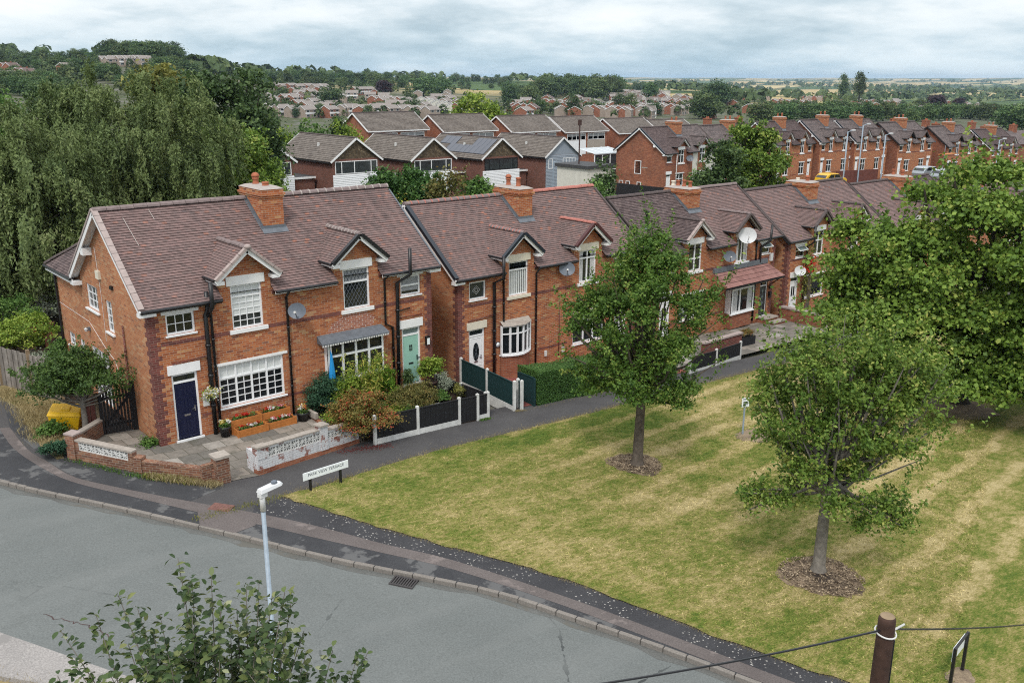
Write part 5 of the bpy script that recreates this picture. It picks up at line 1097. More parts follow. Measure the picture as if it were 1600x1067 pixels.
# grit bin
gb = thing('grit_bin', 'bright yellow grit bin leaning on the straw verge', 'grit bin', (-1.95,3.30,gz(-2)+.02), rad(-28)); gb.rotation_euler = (rad(-4), rad(5), rad(-28))
m = MB(); m.add([(-.42,-.28,0),(.42,-.28,0),(.42,.28,0),(-.42,.28,0),(-.50,-.36,.50),(.50,-.36,.50),(.50,.36,.66),(-.50,.36,.66)], [(3,2,1,0),(0,1,5,4),(1,2,6,5),(2,3,7,6),(3,0,4,7),(4,5,6,7)], 'yellow'); m.build('bin_body', gb, bevel=.03)
m = MB(); m.add([(-.54,-.40,.50),(.54,-.40,.50),(.54,.40,.67),(-.54,.40,.67),(-.48,-.32,.62),(.48,-.32,.62),(.48,.28,.78),(-.48,.28,.78)], [(3,2,1,0),(0,1,5,4),(1,2,6,5),(2,3,7,6),(3,0,4,7),(4,5,6,7)], 'yellow')
m.add([(-.15,-.2,.655),(.15,-.2,.655),(.15,.06,.715),(-.15,.06,.715),(-.15,-.2,.69),(.15,-.2,.69),(.15,.06,.75),(-.15,.06,.75)], [(4,5,6,7),(0,1,5,4),(1,2,6,5),(2,3,7,6),(3,0,4,7)], 'yellow'); m.build('lid', gb, bevel=.03)

# ================================================================== pots, planters, flowers
def flowers(name, label, loc, rx, ry, h, cols, n=60, leafk='leaf_mid', cat='flowers', group=None, rz=0):
    t = thing(name, label, cat, loc, rz, group); N = n*5
    p = rng.uniform(-1, 1, (N, 3))*[rx, ry, h*.5]+[0,0,h*.45]; leaf_obj('foliage', p, rng.normal(size=(N,3))+[0,0,.7], rng.uniform(.04,.09,N), rng.random(N), leafk, t)
    for i, c in enumerate(cols):
        k = n//len(cols)+1; ctr = rng.uniform(-1, 1, (3, 2))*[rx*.85, ry*.8]; ii = rng.integers(0, 3, k*5)
        p = np.column_stack([ctr[ii]+rng.normal(size=(k*5, 2))*.035, h*rng.uniform(.75,1.25,k*5)]); leaf_obj('blossom', p, rng.normal(size=(k*5,3))+[0,0,.8], rng.uniform(.035,.06,k*5), rng.random(k*5), c, t, .9)
    return t
pl = [('upper wooden planter box nearer the downpipe',2.78,-.30,.26),('upper wooden planter box under the middle of the big window',3.88,-.24,.26),('front wooden planter box nearer the black pot',2.83,-.66,0),('front wooden planter box nearer the dark juniper',3.93,-.60,0)]
fc = [['petal_red'],['petal_white','petal_pink','petal_red'],['petal_red','petal_white'],['petal_pink','petal_red','petal_white']]
fl_ = ['red geraniums in the upper left planter','white and pink flowers in the upper right planter','red flowers and a pale spiky plant in the front left planter','pink and white flowers in the front right planter']
for i, (lb_, x, y, b) in enumerate(pl):
    z = -.03-.05*(x-2)*.4; t = thing('planter_box', lb_, 'planter', (x,y,z), rad(1), 'four wooden planter boxes under the big window')
    m = MB()
    for k in range(3): zz = b+k*.085; m.box(-.53,-.16,zz,.53,-.13,zz+.08,'orangewood'); m.box(-.53,.13,zz,.53,.16,zz+.08,'orangewood'); m.box(-.53,-.13,zz,-.50,.13,zz+.08,'orangewood'); m.box(.50,-.13,zz,.53,.13,zz+.08,'orangewood')
    for xx in (-.56,.50): 
        for yy in (-.17,.12): m.box(xx,yy-.004,0,xx+.06,yy+.054,b+.27,'orangewood')
    m.build('box', t); m = MB(); m.box(-.5,-.13,b+.02,.5,.13,b+.20,'soil'); m.build('soil', t)
    flowers('bedding_plant', fl_[i], (x,y,z+b+.20), .42, .10, .14, fc[i], 40)
def pot(label, loc, r, h, k, lab2, cols, ph=.2, pr=None):
    t = thing('plant_pot', label, 'plant pot', loc); m = MB(); m.lathe([(r*.72,0),(r*.9,h*.75),(r*1.02,h*.82),(r*1.05,h),(r*.9,h),(r*.86,h-.05)], (0,0,0), k, 20); m.build('pot', t, True); m = MB(); m.lathe([(r*.86,h-.06),(r*.8,h-.03)], (0,0,0), 'soil', 16); m.build('soil', t)
    if cols: flowers('bedding_plant', lab2, (loc[0],loc[1],loc[2]+h-.03), r*.8, r*.8, ph, cols, 50)
pot('black plant pot by the downpipe near the navy door', (2.02,-.42,-.02), .20, .36, 'black', 'white and yellow flowers in the pot near the navy door', ['petal_white','petal_yellow'])
pot('black plant pot right of the planter boxes', (4.80,-.62,-.16), .22, .40, 'black', 'red, white and yellow flowers in the pot right of the planters', ['petal_red','petal_white','petal_yellow'], .24)
hb = thing('hanging_basket', 'hanging basket of white and yellow flowers beside the navy door', 'hanging basket', (1.74,-.22,1.42)); m = MB(); m.lathe([(.04,-.14),(.13,-.08),(.17,0)], (0,0,0), 'black', 12); m.beam((0,.18,.45),(0,0,.43),.02,.02,'black'); m.tube([(0,0,.43),(0,0,.02)],.008,'black',5); m.build('basket', hb)
p = rng.normal(size=(500,3))*[.14,.11,.09]+[0,0,.08]; leaf_obj('foliage', p[:260], rng.normal(size=(260,3)), rng.uniform(.05,.09,260), rng.random(260), 'leaf_bright', hb); leaf_obj('blossom', p[260:]+[0,-.03,.02], rng.normal(size=(240,3))+[0,-.5,.6], rng.uniform(.05,.08,240), rng.random(240), 'petal_white', hb, .9); q = rng.normal(size=(120,3))*[.13,.09,.08]+[0,-.05,.12]; leaf_obj('blossom', q, rng.normal(size=(120,3))+[0,-.5,.6], rng.uniform(.05,.08,120), rng.random(120), 'petal_yellow', hb, .9)
# green-door garden
def gb_(px, py, z): q = gp(px, py, z); return (q[0], q[1], z)
bush('juniper_bush', 'dark blue-green juniper between the big window and the yellow bamboo', (5.85,-.42,-.2), [(0,0,.65,.66,.42,.85)], .11, 'leaf_juniper', 150, 45, .12, .3, lob=16)
bush('green_shrub', 'fresh yellow-green shrub left of the bamboo under the parasol', (6.55,-.75,-.2), [(0,0,.75,.55,.45,.7)], .10, 'leaf_bright', 90, 40, .11)
t = thing('bamboo_clump', 'feathery yellow bamboo in front of the canopy bay window', 'bamboo', (7.35,-.85,-.25)); m = MB(); pp = []; 
for i in range(34):
    a, r = rnd.uniform(0, 6.28), rnd.uniform(.1,.95); h = rnd.uniform(1.1,2.25); x1, y1 = r*math.cos(a)*1.3, r*math.sin(a)*.55; m.tube([(x1*.25,y1*.25,0),(x1*.5,y1*.5,h*.6),(x1,y1,h)], [.012,.010,.004], 'leaf_bright', 5, False)
    for j in range(46): q = rnd.uniform(.3,1.02); pp.append((x1*(.25+.75*q*q)+rnd.gauss(0,.09), y1*(.25+.75*q*q)+rnd.gauss(0,.09), h*q+rnd.gauss(0,.07)))
m.build('stem', t); pp = np.array(pp); leaf_obj('foliage', pp, rng.normal(size=(len(pp),3))+[0,0,.5], rng.uniform(.12,.24,len(pp)), rng.random(len(pp)), 'leaf_bright', t, .18); 
q = pp[rng.random(len(pp)) < .6]; leaf_obj('foliage', q+rng.normal(size=q.shape)*.08, rng.normal(size=q.shape)+[0,0,.5], rng.uniform(.12,.24,len(q)), rng.random(len(q)), 'leaf_yellow', t, .16)
bush('column_conifer', 'bright green narrow columnar conifer left of the mounded bush', tuple(gp(606,634,-.35)), [(0,0,.55,.30,.30,.6),(0,0,1.0,.21,.21,.55)], .08, 'leaf_lime', 170, 40, .07, .4, lob=10)
bush('mounded_bush', 'rounded bronze-green bush in front of the sage green door', tuple(gp(645,640,-.45)), [(0,0,.45,.85,.62,.55)], .055, 'leaf_mound', 200, 55, .09, lob=18)
bush('red_bush', 'red and bronze rounded bush leaning over the white wall', (5.75,-2.95,gz(5.75)), [(0,0,.85,.95,.85,.85),(-.25,.1,1.05,.6,.5,.6)], .075, 'leaf_red', 300, 60, .12, lob=20)
bush('spiky_plant', 'dark green strappy plant behind the black fence', (8.3,-2.2,-.5), [(0,0,.25,.35,.3,.35)], .26, 'leaf_mid', 20, 14, .1, .10, lob=0, stems=0, cat='plant')
bush('silver_plant', 'silvery white-leaved plant behind the black fence', (7.4,-2.5,-.5), [(0,0,.22,.4,.3,.25)], .09, 'leaf_grey', 40, 30, .08, .3, lob=0, stems=0, cat='plant')
bush('silver_plant', 'silver-leaved bushy plant beside the plum pot', (10.75,-1.0,-.35), [(0,0,.45,.28,.28,.42)], .06, 'leaf_grey', 60, 40, .07, .4, lob=6, cat='plant')
bush('sage_plant', 'dull green spindly plant against the black side fence', (10.85,-1.8,-.5), [(0,0,.35,.22,.22,.36)], .06, 'leaf_olive', 40, 30, .06, .4, lob=4, cat='plant')
pot('plum-brown round plant pot by the sage door', (10.35,-.62,-.2), .27, .42, 'plumpot', '', None)
bush('potted_shrub', 'bright green rounded shrub in the plum pot', (10.35,-.62,.18), [(0,0,.5,.36,.34,.5)], .09, 'leaf_bright', 90, 45, .08, lob=10)
for i, (x, y, lb_) in enumerate([(9.9,-1.15,'pale rock beside the plum pot'),(5.0,-1.75,'pale boulder beside the patio edge by the red bush')]):
    m = MB(); m.lathe([(.05,-.05),(.2,.0),(.22,.1),(.14,.2),(.03,.23)], (0,0,0), 'rock', 9); o = m.build('rock'); o.location = (x,y,-.35 if i == 0 else -.2); o.scale = (1.1,.8,.8); tag(o, lb_, 'rock')
m = MB(); m.box(-.25,-.02,0,.25,.3,.12,'render'); o = m.build('edging_slab'); o.location = (9.75,-1.9,-.45); tag(o, 'pale slab on the soil behind the black fence', 'slab')
flowers('purple_flowers', 'purple flowers behind the black fence near its gate', (9.7,-2.3,-.5), .12, .1, .2, ['petal_purple'], 40)
m = MB(lambda x, y, z: (x, y, z)); m.beam((5.15,-.15,-.06),(5.25,-2.6,-.25),.12,.16,'brick_red'); m.beam((5.1,-.5,.12),(5.14,-1.0,.10),.12,.22,'stone'); tag(m.build('brick_edging'), 'low brick edging between the patio and the planted garden', 'edging')
bush('small_plant', 'small light green plant at the patio edge near the right black pot', (5.45,-1.25,-.2), [(0,0,.18,.25,.25,.2)], .07, 'leaf_bright', 25, 25, .07, lob=0, stems=0, cat='plant')
bush('weed_clump', 'green weeds at the foot of the brick gable corner', (-.25,.35,0), [(0,0,.08,.2,.5,.12)], .08, 'leaf_mid', 30, 25, .07, lob=0, stems=0, cat='plant')
bush('door_plant', 'dark upright plant beside the sage green door', (9.45,-.35,-.1), [(0,0,.45,.16,.14,.45)], .08, 'leaf_dark', 40, 30, .06, lob=0, cat='plant')
for lb_, px_, py_, k_, r_ in (('low green plant beside the narrow conifer',590,640,'leaf_mid',.3),('low yellow-green plant behind the first black fence panel',625,648,'leaf_bright',.28),('low dark plant under the bamboo',575,628,'leaf_mid',.35),('small green plant near the plum pot',690,628,'leaf_mid',.22)):
    q = gp(px_, py_, -.4); bush('low_plant', lb_, tuple(q), [(0,0,.18,r_*1.2,r_*.9,.24)], .09, k_, 30, 30, .08, lob=0, stems=0, cat='plant')
# hedge
t = thing('clipped_hedge', 'tall box-clipped green hedge along the footpath beside the red drive', 'hedge', (0,0,0))
N = 52000; u = rng.uniform(0, 1, N); face = rng.random(N); hx0, hx1, hy0, hy1, hh = 13.86, 22.6, -2.95, -1.75, 1.38
x = hx0+(hx1-hx0)*u; y = np.where(face < .52, hy0+rng.exponential(.035,N), rng.uniform(hy0,hy1,N)); zz = np.where(face < .52, rng.uniform(0,1,N)*hh, hh-rng.exponential(.04,N))
e = face > .90; x[e] = hx0+rng.exponential(.03, e.sum()); zz[e] = rng.uniform(0,1,e.sum())*hh; b_ = (face > .86) & ~e; y[b_] = hy1-rng.exponential(.03, b_.sum()); zz[b_] = rng.uniform(0,1,b_.sum())*hh
bump_ = np.sin(x*1.9+1)*.035+np.sin(x*4.3)*.02+np.sin(zz*5+x)*.02
y = y-np.where(face < .52, bump_, 0); zz = zz+np.where(face >= .52, bump_, 0)
nr = np.where((face < .52)[:,None], [0,-1,.35], [0,-.2,1])+rng.normal(size=(N,3))*.55
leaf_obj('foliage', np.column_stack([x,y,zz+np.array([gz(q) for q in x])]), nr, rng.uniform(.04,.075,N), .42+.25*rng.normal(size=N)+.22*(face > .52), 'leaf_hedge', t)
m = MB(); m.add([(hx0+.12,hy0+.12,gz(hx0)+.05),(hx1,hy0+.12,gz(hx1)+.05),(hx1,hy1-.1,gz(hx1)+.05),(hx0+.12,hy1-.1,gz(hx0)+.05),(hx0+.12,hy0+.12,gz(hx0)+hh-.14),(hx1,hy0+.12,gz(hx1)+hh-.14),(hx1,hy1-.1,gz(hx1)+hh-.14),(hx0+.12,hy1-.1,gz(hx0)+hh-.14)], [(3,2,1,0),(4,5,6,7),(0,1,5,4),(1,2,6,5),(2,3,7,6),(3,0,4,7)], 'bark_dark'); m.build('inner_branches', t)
# pair 3 / 4 front bits
m = MB(); m.box(27.4,-.75,-2.3,30.6,-.55,-1.45,'brick_dark'); m.box(27.35,-.8,-1.45,30.65,-.5,-1.37,'verge'); tag(m.build('front_wall'), 'dark brick front wall with pale coping below the red tiled porch', 'garden wall')
hp_ = thing('planter_trough', 'dark trough planter below the red tiled porch', 'planter', (31.2,-.6,-2.2)); m = MB(); m.box(-.6,-.2,0,.6,.2,.45,'blackwood'); m.build('box', hp_); bush('heather', 'rust-red heather in the dark trough', (31.2,-.6,-1.8), [(0,0,.2,.55,.22,.26)], .05, 'leaf_red', 60, 40, .06, lob=0, stems=0, cat='plant')
m = MB(); m.box(38.3,-.9,-3.0,38.6,2.0,-1.75,'brick_red'); m.box(38.25,-.95,-1.75,38.65,2.0,-1.66,'verge'); tag(m.build('dividing_wall'), 'red brick dividing wall with pale coping between porch steps and white door', 'garden wall')
m = MB(); m.box(39.2,-1.0,-3.0,42,-.8,-2.0,'brick_red'); m.box(39.15,-1.05,-2.0,42,-.75,-1.92,'verge'); tag(m.build('front_wall'), 'short brick front wall at the foot of the climbing rose', 'garden wall')
t = thing('climbing_rose', 'tall climbing rose with red blooms and brown stems beside the white door', 'climber', (40.6,1.7,-2.5)); p = rng.normal(size=(900,3))*[.35,.14,1.1]+[0,0,2.6]; leaf_obj('foliage', p, rng.normal(size=(900,3)), rng.uniform(.08,.15,900), rng.random(900), 'leaf_olive', t)
p = rng.normal(size=(120,3))*[.28,.1,.25]+[-.2,-.2,3.2]; leaf_obj('blossom', p, rng.normal(size=(120,3)), rng.uniform(.10,.16,120), rng.random(120), 'petal_red', t, .9); m = MB()
for i in range(7): m.tube([(rnd.uniform(-.3,.3),0,-.2),(rnd.uniform(-.3,.3),-.1,1.6),(rnd.uniform(-.3,.3),-.1,3.4)], [.05,.04,.02], 'bark', 5)
m.build('stem', t)

# ================================================================== signs, lamps, poles
def text(s, size, parent, loc, rot, k, ext=.002, name='lettering', sx=1.0):
    cu = bpy.data.curves.new(name, 'FONT'); cu.body = s; cu.size = size; cu.align_x = 'CENTER'; cu.align_y = 'CENTER'; cu.extrude = ext; cu.materials.append(M[k])
    tmp = bpy.data.objects.new(name, cu); COL.objects.link(tmp); dg = bpy.context.evaluated_depsgraph_get(); me = bpy.data.meshes.new_from_object(tmp.evaluated_get(dg)); bpy.data.objects.remove(tmp); o = bpy.data.objects.new(name, me); COL.objects.link(o); o.location = loc; o.rotation_euler = rot; o.scale = (sx,1,1); o.parent = parent; return o
ns = thing('street_nameplate', 'white street nameplate reading PARK VIEW TERRACE on two black posts', 'street sign', (2.76,-5.83,gz(2.76)), rad(2))
for x in (-.53,.50): m = MB(); m.box(x-.035,-.03,-.3-.0*x,x+.035,.03,.64,'black'); m.build('post', ns)
m = MB(); m.box(-.78,-.055,.46,.76,-.033,.70,'signwhite'); m.build('plate', ns, bevel=.004); text('PARK VIEW TERRACE', .128, ns, (-.01,-.0565,.60), (rad(90),0,0), 'ink', sx=1.0)
q1, q2 = gp(1484,1072), gp(1503,1049)
s2 = thing('street_nameplate', 'street nameplate seen edge-on on two black posts at the bottom right', 'street sign', ((q1[0]+q2[0])/2,(q1[1]+q2[1])/2,gz(q1[0])), math.atan2(q2[1]-q1[1], q2[0]-q1[0]))
hw = math.dist(q1[:2], q2[:2])/2
for x in (-hw, hw): m = MB(); m.box(x-.035,-.03,-.3,x+.035,.03,.92,'black'); m.build('post', s2)
m = MB(); m.box(-hw+.03,.032,.56,hw-.03,.056,.88,'signwhite'); m.box(-hw-.03,-.02,.885,hw+.03,.03,.915,'black'); m.build('plate', s2)
ps = thing('post_sign', 'small white notice on a slim grey post in the lawn between the trees', 'sign', (18.2,-9.7,gz(18.2)+.03), rad(-28)); m = MB(); m.tube([(0,0,-.2),(0,0,1.42)], .035, 'galv', 10); m.build('post', ps)
m = MB(); m.box(-.15,-.05,1.12,.15,-.037,1.48,'signwhite'); m.build('plate', ps); m = MB(); m.box(-.11,-.0525,1.40,.11,-.0505,1.44,'dishgrey'); m.box(-.09,-.0525,1.22,.09,-.0505,1.34,'dishgrey'); m.box(-.11,-.0525,1.16,.11,-.0505,1.18,'dishgrey'); m.build('notice_print', ps)
lp = thing('street_lamp', 'pale galvanised street lamp with a flat white LED head above the road', 'street lamp', (-3.73,-15.75,gz(-3.73))); m = MB(); m.tube([(0,0,-.3),(0,0,1.3),(0,0,1.301),(0,0,4.85)], [.06,.06,.039,.035], 'galv', 16); m.tube([(0,0,4.62),(0,0,4.98)], .046, 'dishwhite', 14); m.build('column', lp, True)
hd = MB(); a = rad(12)
def lx(u, v, z): return (u*math.cos(a)-v*math.sin(a), u*math.sin(a)+v*math.cos(a), z)
hd.xf = lx; hd.add([(-.06,-.075,4.94),(.33,-.095,4.965),(.39,-.05,4.97),(.39,.05,4.97),(.33,.095,4.965),(-.06,.075,4.94),(-.04,-.05,5.01),(.31,-.07,5.015),(.36,-.035,5.015),(.36,.035,5.015),(.31,.07,5.015),(-.04,.05,5.01)], [tuple(range(5,-1,-1)), tuple(range(6,12))]+[(i,(i+1)%6,6+(i+1)%6,6+i) for i in range(6)], 'dishwhite'); hd.box(-.06,-.05,4.86,.08,.05,4.94,'dishwhite'); hd.build('lamp_head', lp, bevel=.01)
m = MB(lx); m.lathe([(.05,0),(.05,.03),(.03,.04)], (.25,0,5.018), 'dishgrey', 12); m.build('photocell', lp)
PT = at_d(1387,962,10.6); pb = Vector((PT[0],PT[1],gz(PT[0])))
tp_ = thing('telegraph_pole', 'dark timber telegraph pole top with wires at the bottom right', 'telegraph pole', tuple(pb)); H = PT[2]-pb.z; m = MB(); m.tube([(0,0,-.5),(0,0,H-.08),(0,0,H-.03),(0,0,H)], [.12,.098,.096,.08], 'polewood', 18); m.build('pole', tp_, True)
m = MB(); m.lathe([(.083,H+.001),(.075,H+.008)], (0,0,0), 'oldpost', 16); m.build('pole_cap', tp_)
m = MB(); ring = [(.118*math.cos(t), .118*math.sin(t), H-.21+.02*math.sin(t)) for t in np.linspace(0, 2*math.pi, 20)]; m.tube(ring, .010, 'conc_white', 6); m.tube([(.11,-.05,H-.2),(.2,-.12,H-.13)], .013, 'conc_white', 6); m.tube([(-.1,.06,H-.2),(-.2,.1,H-.19)], .012, 'conc_white', 6); m.tube([(-.16,0,H-.95),(.0,-.1,H-1.0)], .012, 'conc_white', 6); m.tube([(.11,0,H-.98),(.2,-.05,H-1.03)], .010, 'conc_white', 6); m.build('bracket', tp_)
m = MB(); m.tube([(.06,-.085,H-.3),(.06,-.095,H-2.5)], .012, 'black', 6); m.build('cable', tp_)
top = Vector((pb.x, pb.y, pb.z+H-.17))
def wire(label, A, B, sag, r=.013):
    A, B = Vector(A), Vector(B); m = MB(); m.tube([A.lerp(B, t)+Vector((0,0,-4*sag*t*(1-t))) for t in np.linspace(0, 1, 24)], r, 'black', 5); tag(m.build('telephone_wire'), label, 'wire')
e1 = at_d(1600,966,15.5); e1 = Vector(top)+(Vector(e1)-Vector(top))*2.0
wire('black telephone wire from the pole towards the right edge', top, e1, .12); e2 = at_d(860,1068,8.6); e2 = Vector(top)+(Vector(e2)-Vector(top))*1.4; wire('black telephone wire from the pole down towards the bottom edge over the road', top, e2, .10)
# mulch rings
def ring_(name, c, rx, ry, rz, k='mulch'):
    pts = [(math.cos(t)*rx*(1+.10*math.sin(3*t+rx)+rnd.uniform(-.10,.10)), math.sin(t)*ry*(1+.10*math.sin(3*t+rx)+rnd.uniform(-.10,.10))) for t in np.linspace(0, 2*math.pi, 40, endpoint=False)]
    m = MB(); m.add([(0,0,.05)]+[(x,y,-.072*(x*math.cos(rz)-y*math.sin(rz))) for x, y in pts], [(0,i+1,(i+1)%40+1) for i in range(40)], k); o = structure(m, name); o.location = (c[0],c[1],gz(c[0])+.036); o.rotation_euler = (0,0,rz); return o
ring_('mulch_ring', (12.3,-9.62), .95, .95, 0); ring_('mulch_ring', (10.35,-17.75), 1.15, 1.0, .3); ring_('bare_soil', (18.5,-10.0), .9, .6, .3, 'baresoil'); ring_('bare_soil', (8.75,-22.0), .38, .26, 0, 'baresoil'); ring_('bare_soil', (30.3,-12.6), 2.4, 1.6, 0, 'baresoil')
for (cx, cy, r) in ((12.3,-9.62,.8),(10.35,-17.75,.95)):
    n = 1300; a = rng.uniform(0, 6.283, n); q = r*np.sqrt(rng.random(n))*1.12; P_ = np.column_stack([cx+q*np.cos(a), cy+q*np.sin(a), np.zeros(n)]); P_[:,2] = [gz(x)+.075 for x in P_[:,0]]
    o = leaf_obj('bark_litter', P_, rng.normal(size=(n,3))*.35+[0,0,1], rng.uniform(.05,.13,n), rng.random(n), 'litter', None, .3); o['kind'] = 'stuff'
# cracks and repairs in the road
def crack(pts, w):
    m = MB(); P = [gp(*q) for q in pts]; P = [np.array([p[0],p[1]]) for p in P]; Q = [P[0]]
    for a, b in zip(P, P[1:]):
        for k in range(1, 7): Q.append(a+(b-a)*k/6+rng.normal(size=2)*.025)
    for a, b in zip(Q, Q[1:]):
        d = (b-a)/max(np.linalg.norm(b-a), 1e-6); n = np.array([-d[1], d[0]])*w*rnd.uniform(.5,1.2); m.poly([(p[0],p[1],gz(p[0])-.1065) for p in (a-n,b-n,b+n,a+n)], 'tile_edge')
    structure(m, 'road_crack')
crack([(66,952),(95,960),(120,966),(150,975),(175,990)], .012); 
# grass blades: lawn and verge
N = 230000; d_ = 9+rng.random(N)**.6*44; px_ = rng.uniform(430, 1640, N); an = np.arctan((px_-800)/1491)+YAW; gx = CAM[0]+d_*np.sin(an); gy = CAM[1]+d_*np.cos(an)
fx = np.interp(-gy, [5.7,8.4,11,12.65,15,17.5,19.85,23.5,30,38], [1.4,2.3,3.41,4.22,5.0,5.6,6.29,7.5,10,13.5]); uy = np.interp(gx, [1.3,3.84,7.9,12.4,16.7,22.2,26.9,45], [-5.8,-5.5,-5.02,-4.92,-4.7,-4.43,-4.2,-3.8])
ok = (gx > fx+.02+np.abs(rng.normal(size=N))*.05) & (gy < uy-.02)
for (cx, cy, r) in ((12.3,-9.62,.85),(10.35,-17.75,1.0),(18.5,-10.0,.5),(30.3,-12.6,1.6)): ok &= (np.hypot(gx-cx, gy-cy) > r*rng.uniform(.85,1.15,N))
gx, gy = gx[ok], gy[ok]; n = len(gx); L = rng.uniform(.05,.11,n)
ax = rng.normal(size=(n,3))*.9+[0,0,.55]
leaf_obj('lawn_grass', np.column_stack([gx,gy,np.array([gz(q) for q in gx])+.03+L*.28]), rng.normal(size=(n,3))*[.7,.7,.3]+[0,0,.6], L, rng.random(n), 'grassblade', None, .17, ax)
bpy.data.objects['lawn_grass']['kind'] = 'stuff'
def tufts(name, pts, n, L, k, sp=.12, asp=.07):
    P = np.array(pts); i = rng.integers(0, len(P)-1, n); t = rng.random(n)[:,None]; q = P[i]*(1-t)+P[i+1]*t+rng.normal(size=(n,2))*sp; l = rng.uniform(.5,1,n)*L
    o = leaf_obj(name, np.column_stack([q, np.array([gz(a) for a in q[:,0]])+l*.38]), rng.normal(size=(n,3))*[1,1,.25], l, rng.random(n), k, None, asp, rng.normal(size=(n,3))*.42+[0,0,1]); o['kind'] = 'stuff'; return o
tufts('dry_grass', denser(UP)[:160], 7000, .13, 'straw', .12); tufts('dry_grass', denser(UP)[:160], 7000, .10, 'straw', .2); tufts('dry_grass', denser(FRONT), 7000, .11, 'straw', .06)
tufts('dry_grass', [(-2.9,2.2),(-2.7,4.0),(-2.6,5.6),(-2.7,8.8)], 2600, .30, 'straw', .24); tufts('dry_grass', [(-1.9,2.9),(-2.3,4.2),(-1.7,6.4)], 1900, .32, 'straw', .3)
tufts('weeds', [(-2.75,.3),(-1.6,-1.95),(-.9,-2.75)], 500, .12, 'leaf_mid', .1, .25); tufts('dry_grass', [(-1.2,-2.45),(-.5,-3.3),(.15,-4.1)], 1300, .28, 'straw', .10); tufts('weeds', [(-1.3,-2.3),(-.3,-3.5)], 500, .22, 'leaf_olive', .09, .2)
tufts('weeds', [(10.7,-3.3),(11.2,-3.25)], 200, .1, 'leaf_mid', .05, .3); tufts('dry_grass', [(12.6,-3.1),(13.0,-3.2),(20,-3.1)], 700, .1, 'straw', .05)
tufts('weeds', [(-1.3,-5.9),(1.5,-5.7)], 500, .1, 'leaf_olive', .12, .2)
tufts('fallen_petals', [(4.6,-3.45),(6.4,-3.75)], 800, .04, 'petal_dull', .13, .9); tufts('dry_grass', [(-9,-8.6),(-6.8,-11.4),(-6,-12.7)], 2500, .12, 'straw', .25)
bush('lavender_bush', 'grey-green lavender-like bush at the outer corner of the brick wall', (-2.95,.75,gz(-3)), [(0,0,.28,.38,.38,.34)], .10, 'leaf_juniper', 70, 40, .07, .25, lob=6, cat='plant')
bush('weed_clump', 'leafy green weeds in front of the yellow grit bin', (-2.55,2.75,gz(-2.5)), [(0,0,.22,.4,.3,.28)], .10, 'leaf_mid', 40, 30, .09, lob=0, stems=0, cat='plant')
# ================================================================== trees on the lawn and in the street
RX, RY = math.cos(YAW), -math.sin(YAW)      # ground direction that points to the right of the view
FX_, FY_ = math.sin(YAW), math.cos(YAW)
def B(s, f, z, rx, ry, rz): return (s*RX+f*FX_, s*RY+f*FY_, z, rx, ry, rz)
def pt(s, f, z): return (s*RX+f*FX_, s*RY+f*FY_, z)
tree('lawn_tree', 'young round-crowned tree on the lawn in front of the second and third pairs', (12.26,-9.71,gz(12.26)), 3.4, .17,
     [B(0,0,4.5,2.1,2.0,2.0), B(-.1,0,5.9,1.6,1.6,1.4), B(-1.5,.2,4.9,1.0,1.0,1.2), B(1.5,-.1,4.8,1.05,1.1,1.3), B(-.6,0,3.0,1.4,1.4,.8), B(.9,-.2,2.8,1.1,1.1,.7), B(.15,.1,7.0,.75,.75,.9)], .10, 'leaf_lawn', 'bark', 1150, 46, .15, 20, .62, up=-.6, rf=(.2,.36), shoot=1.25, inner=.22, drop=.22,
     extra=[pt(.1,0,8.3), pt(.05,0,7.9), pt(-.45,0,7.6), pt(1.1,0,7.0), pt(1.85,0,6.4), pt(-1.6,0,6.3), pt(-2.5,0,5.4), pt(2.5,0,5.1), pt(-.9,.2,7.1), pt(.65,0,7.4), pt(2.55,0,3.7), pt(-2.5,0,3.9), pt(-2.2,0,6.0), pt(2.4,0,4.4)], nl=44, lean=(.1,.0))
tree('lawn_tree', 'near lawn tree with spreading lower branches and sparse yellow-green top', (10.5,-17.56,gz(10.5)), 3.0, .15,
     [B(.1,0,3.5,1.6,1.5,1.3), B(.8,.2,4.5,1.5,1.5,1.2), B(-.75,0,4.3,1.05,1.2,1.2), B(1.6,0,4.1,1.1,1.1,1.2), B(.0,0,5.4,1.3,1.2,1.0), B(-.2,0,2.45,1.1,1.1,.7), B(-1.55,-.3,2.25,.65,.5,.34), B(1.3,-.4,1.8,.85,.6,.36), B(2.1,0,4.9,.75,.75,.8), B(-1.4,0,5.0,.7,.8,.7), B(1.2,0,5.8,.8,.8,.6)], .098, 'leaf_lawn2', 'bark_grey', 900, 44, .15, 18, .58, up=-.6, rf=(.2,.36), shoot=1.35, inner=.22, drop=.28,
     extra=[pt(-2.15,-.3,2.4), pt(-2.0,-.3,1.95), pt(-1.2,-.2,2.2), pt(2.1,-.4,1.6), pt(1.7,-.4,1.75), pt(.0,0,6.9), pt(.5,0,6.8), pt(-.8,0,6.3), pt(1.3,0,6.6), pt(2.6,0,5.7), pt(2.8,0,5.2), pt(-1.8,0,5.6), pt(-2.0,0,4.8), pt(2.5,0,4.0), pt(2.3,0,3.2), pt(-1.5,0,6.0), pt(2.0,0,6.2)], nl=60)
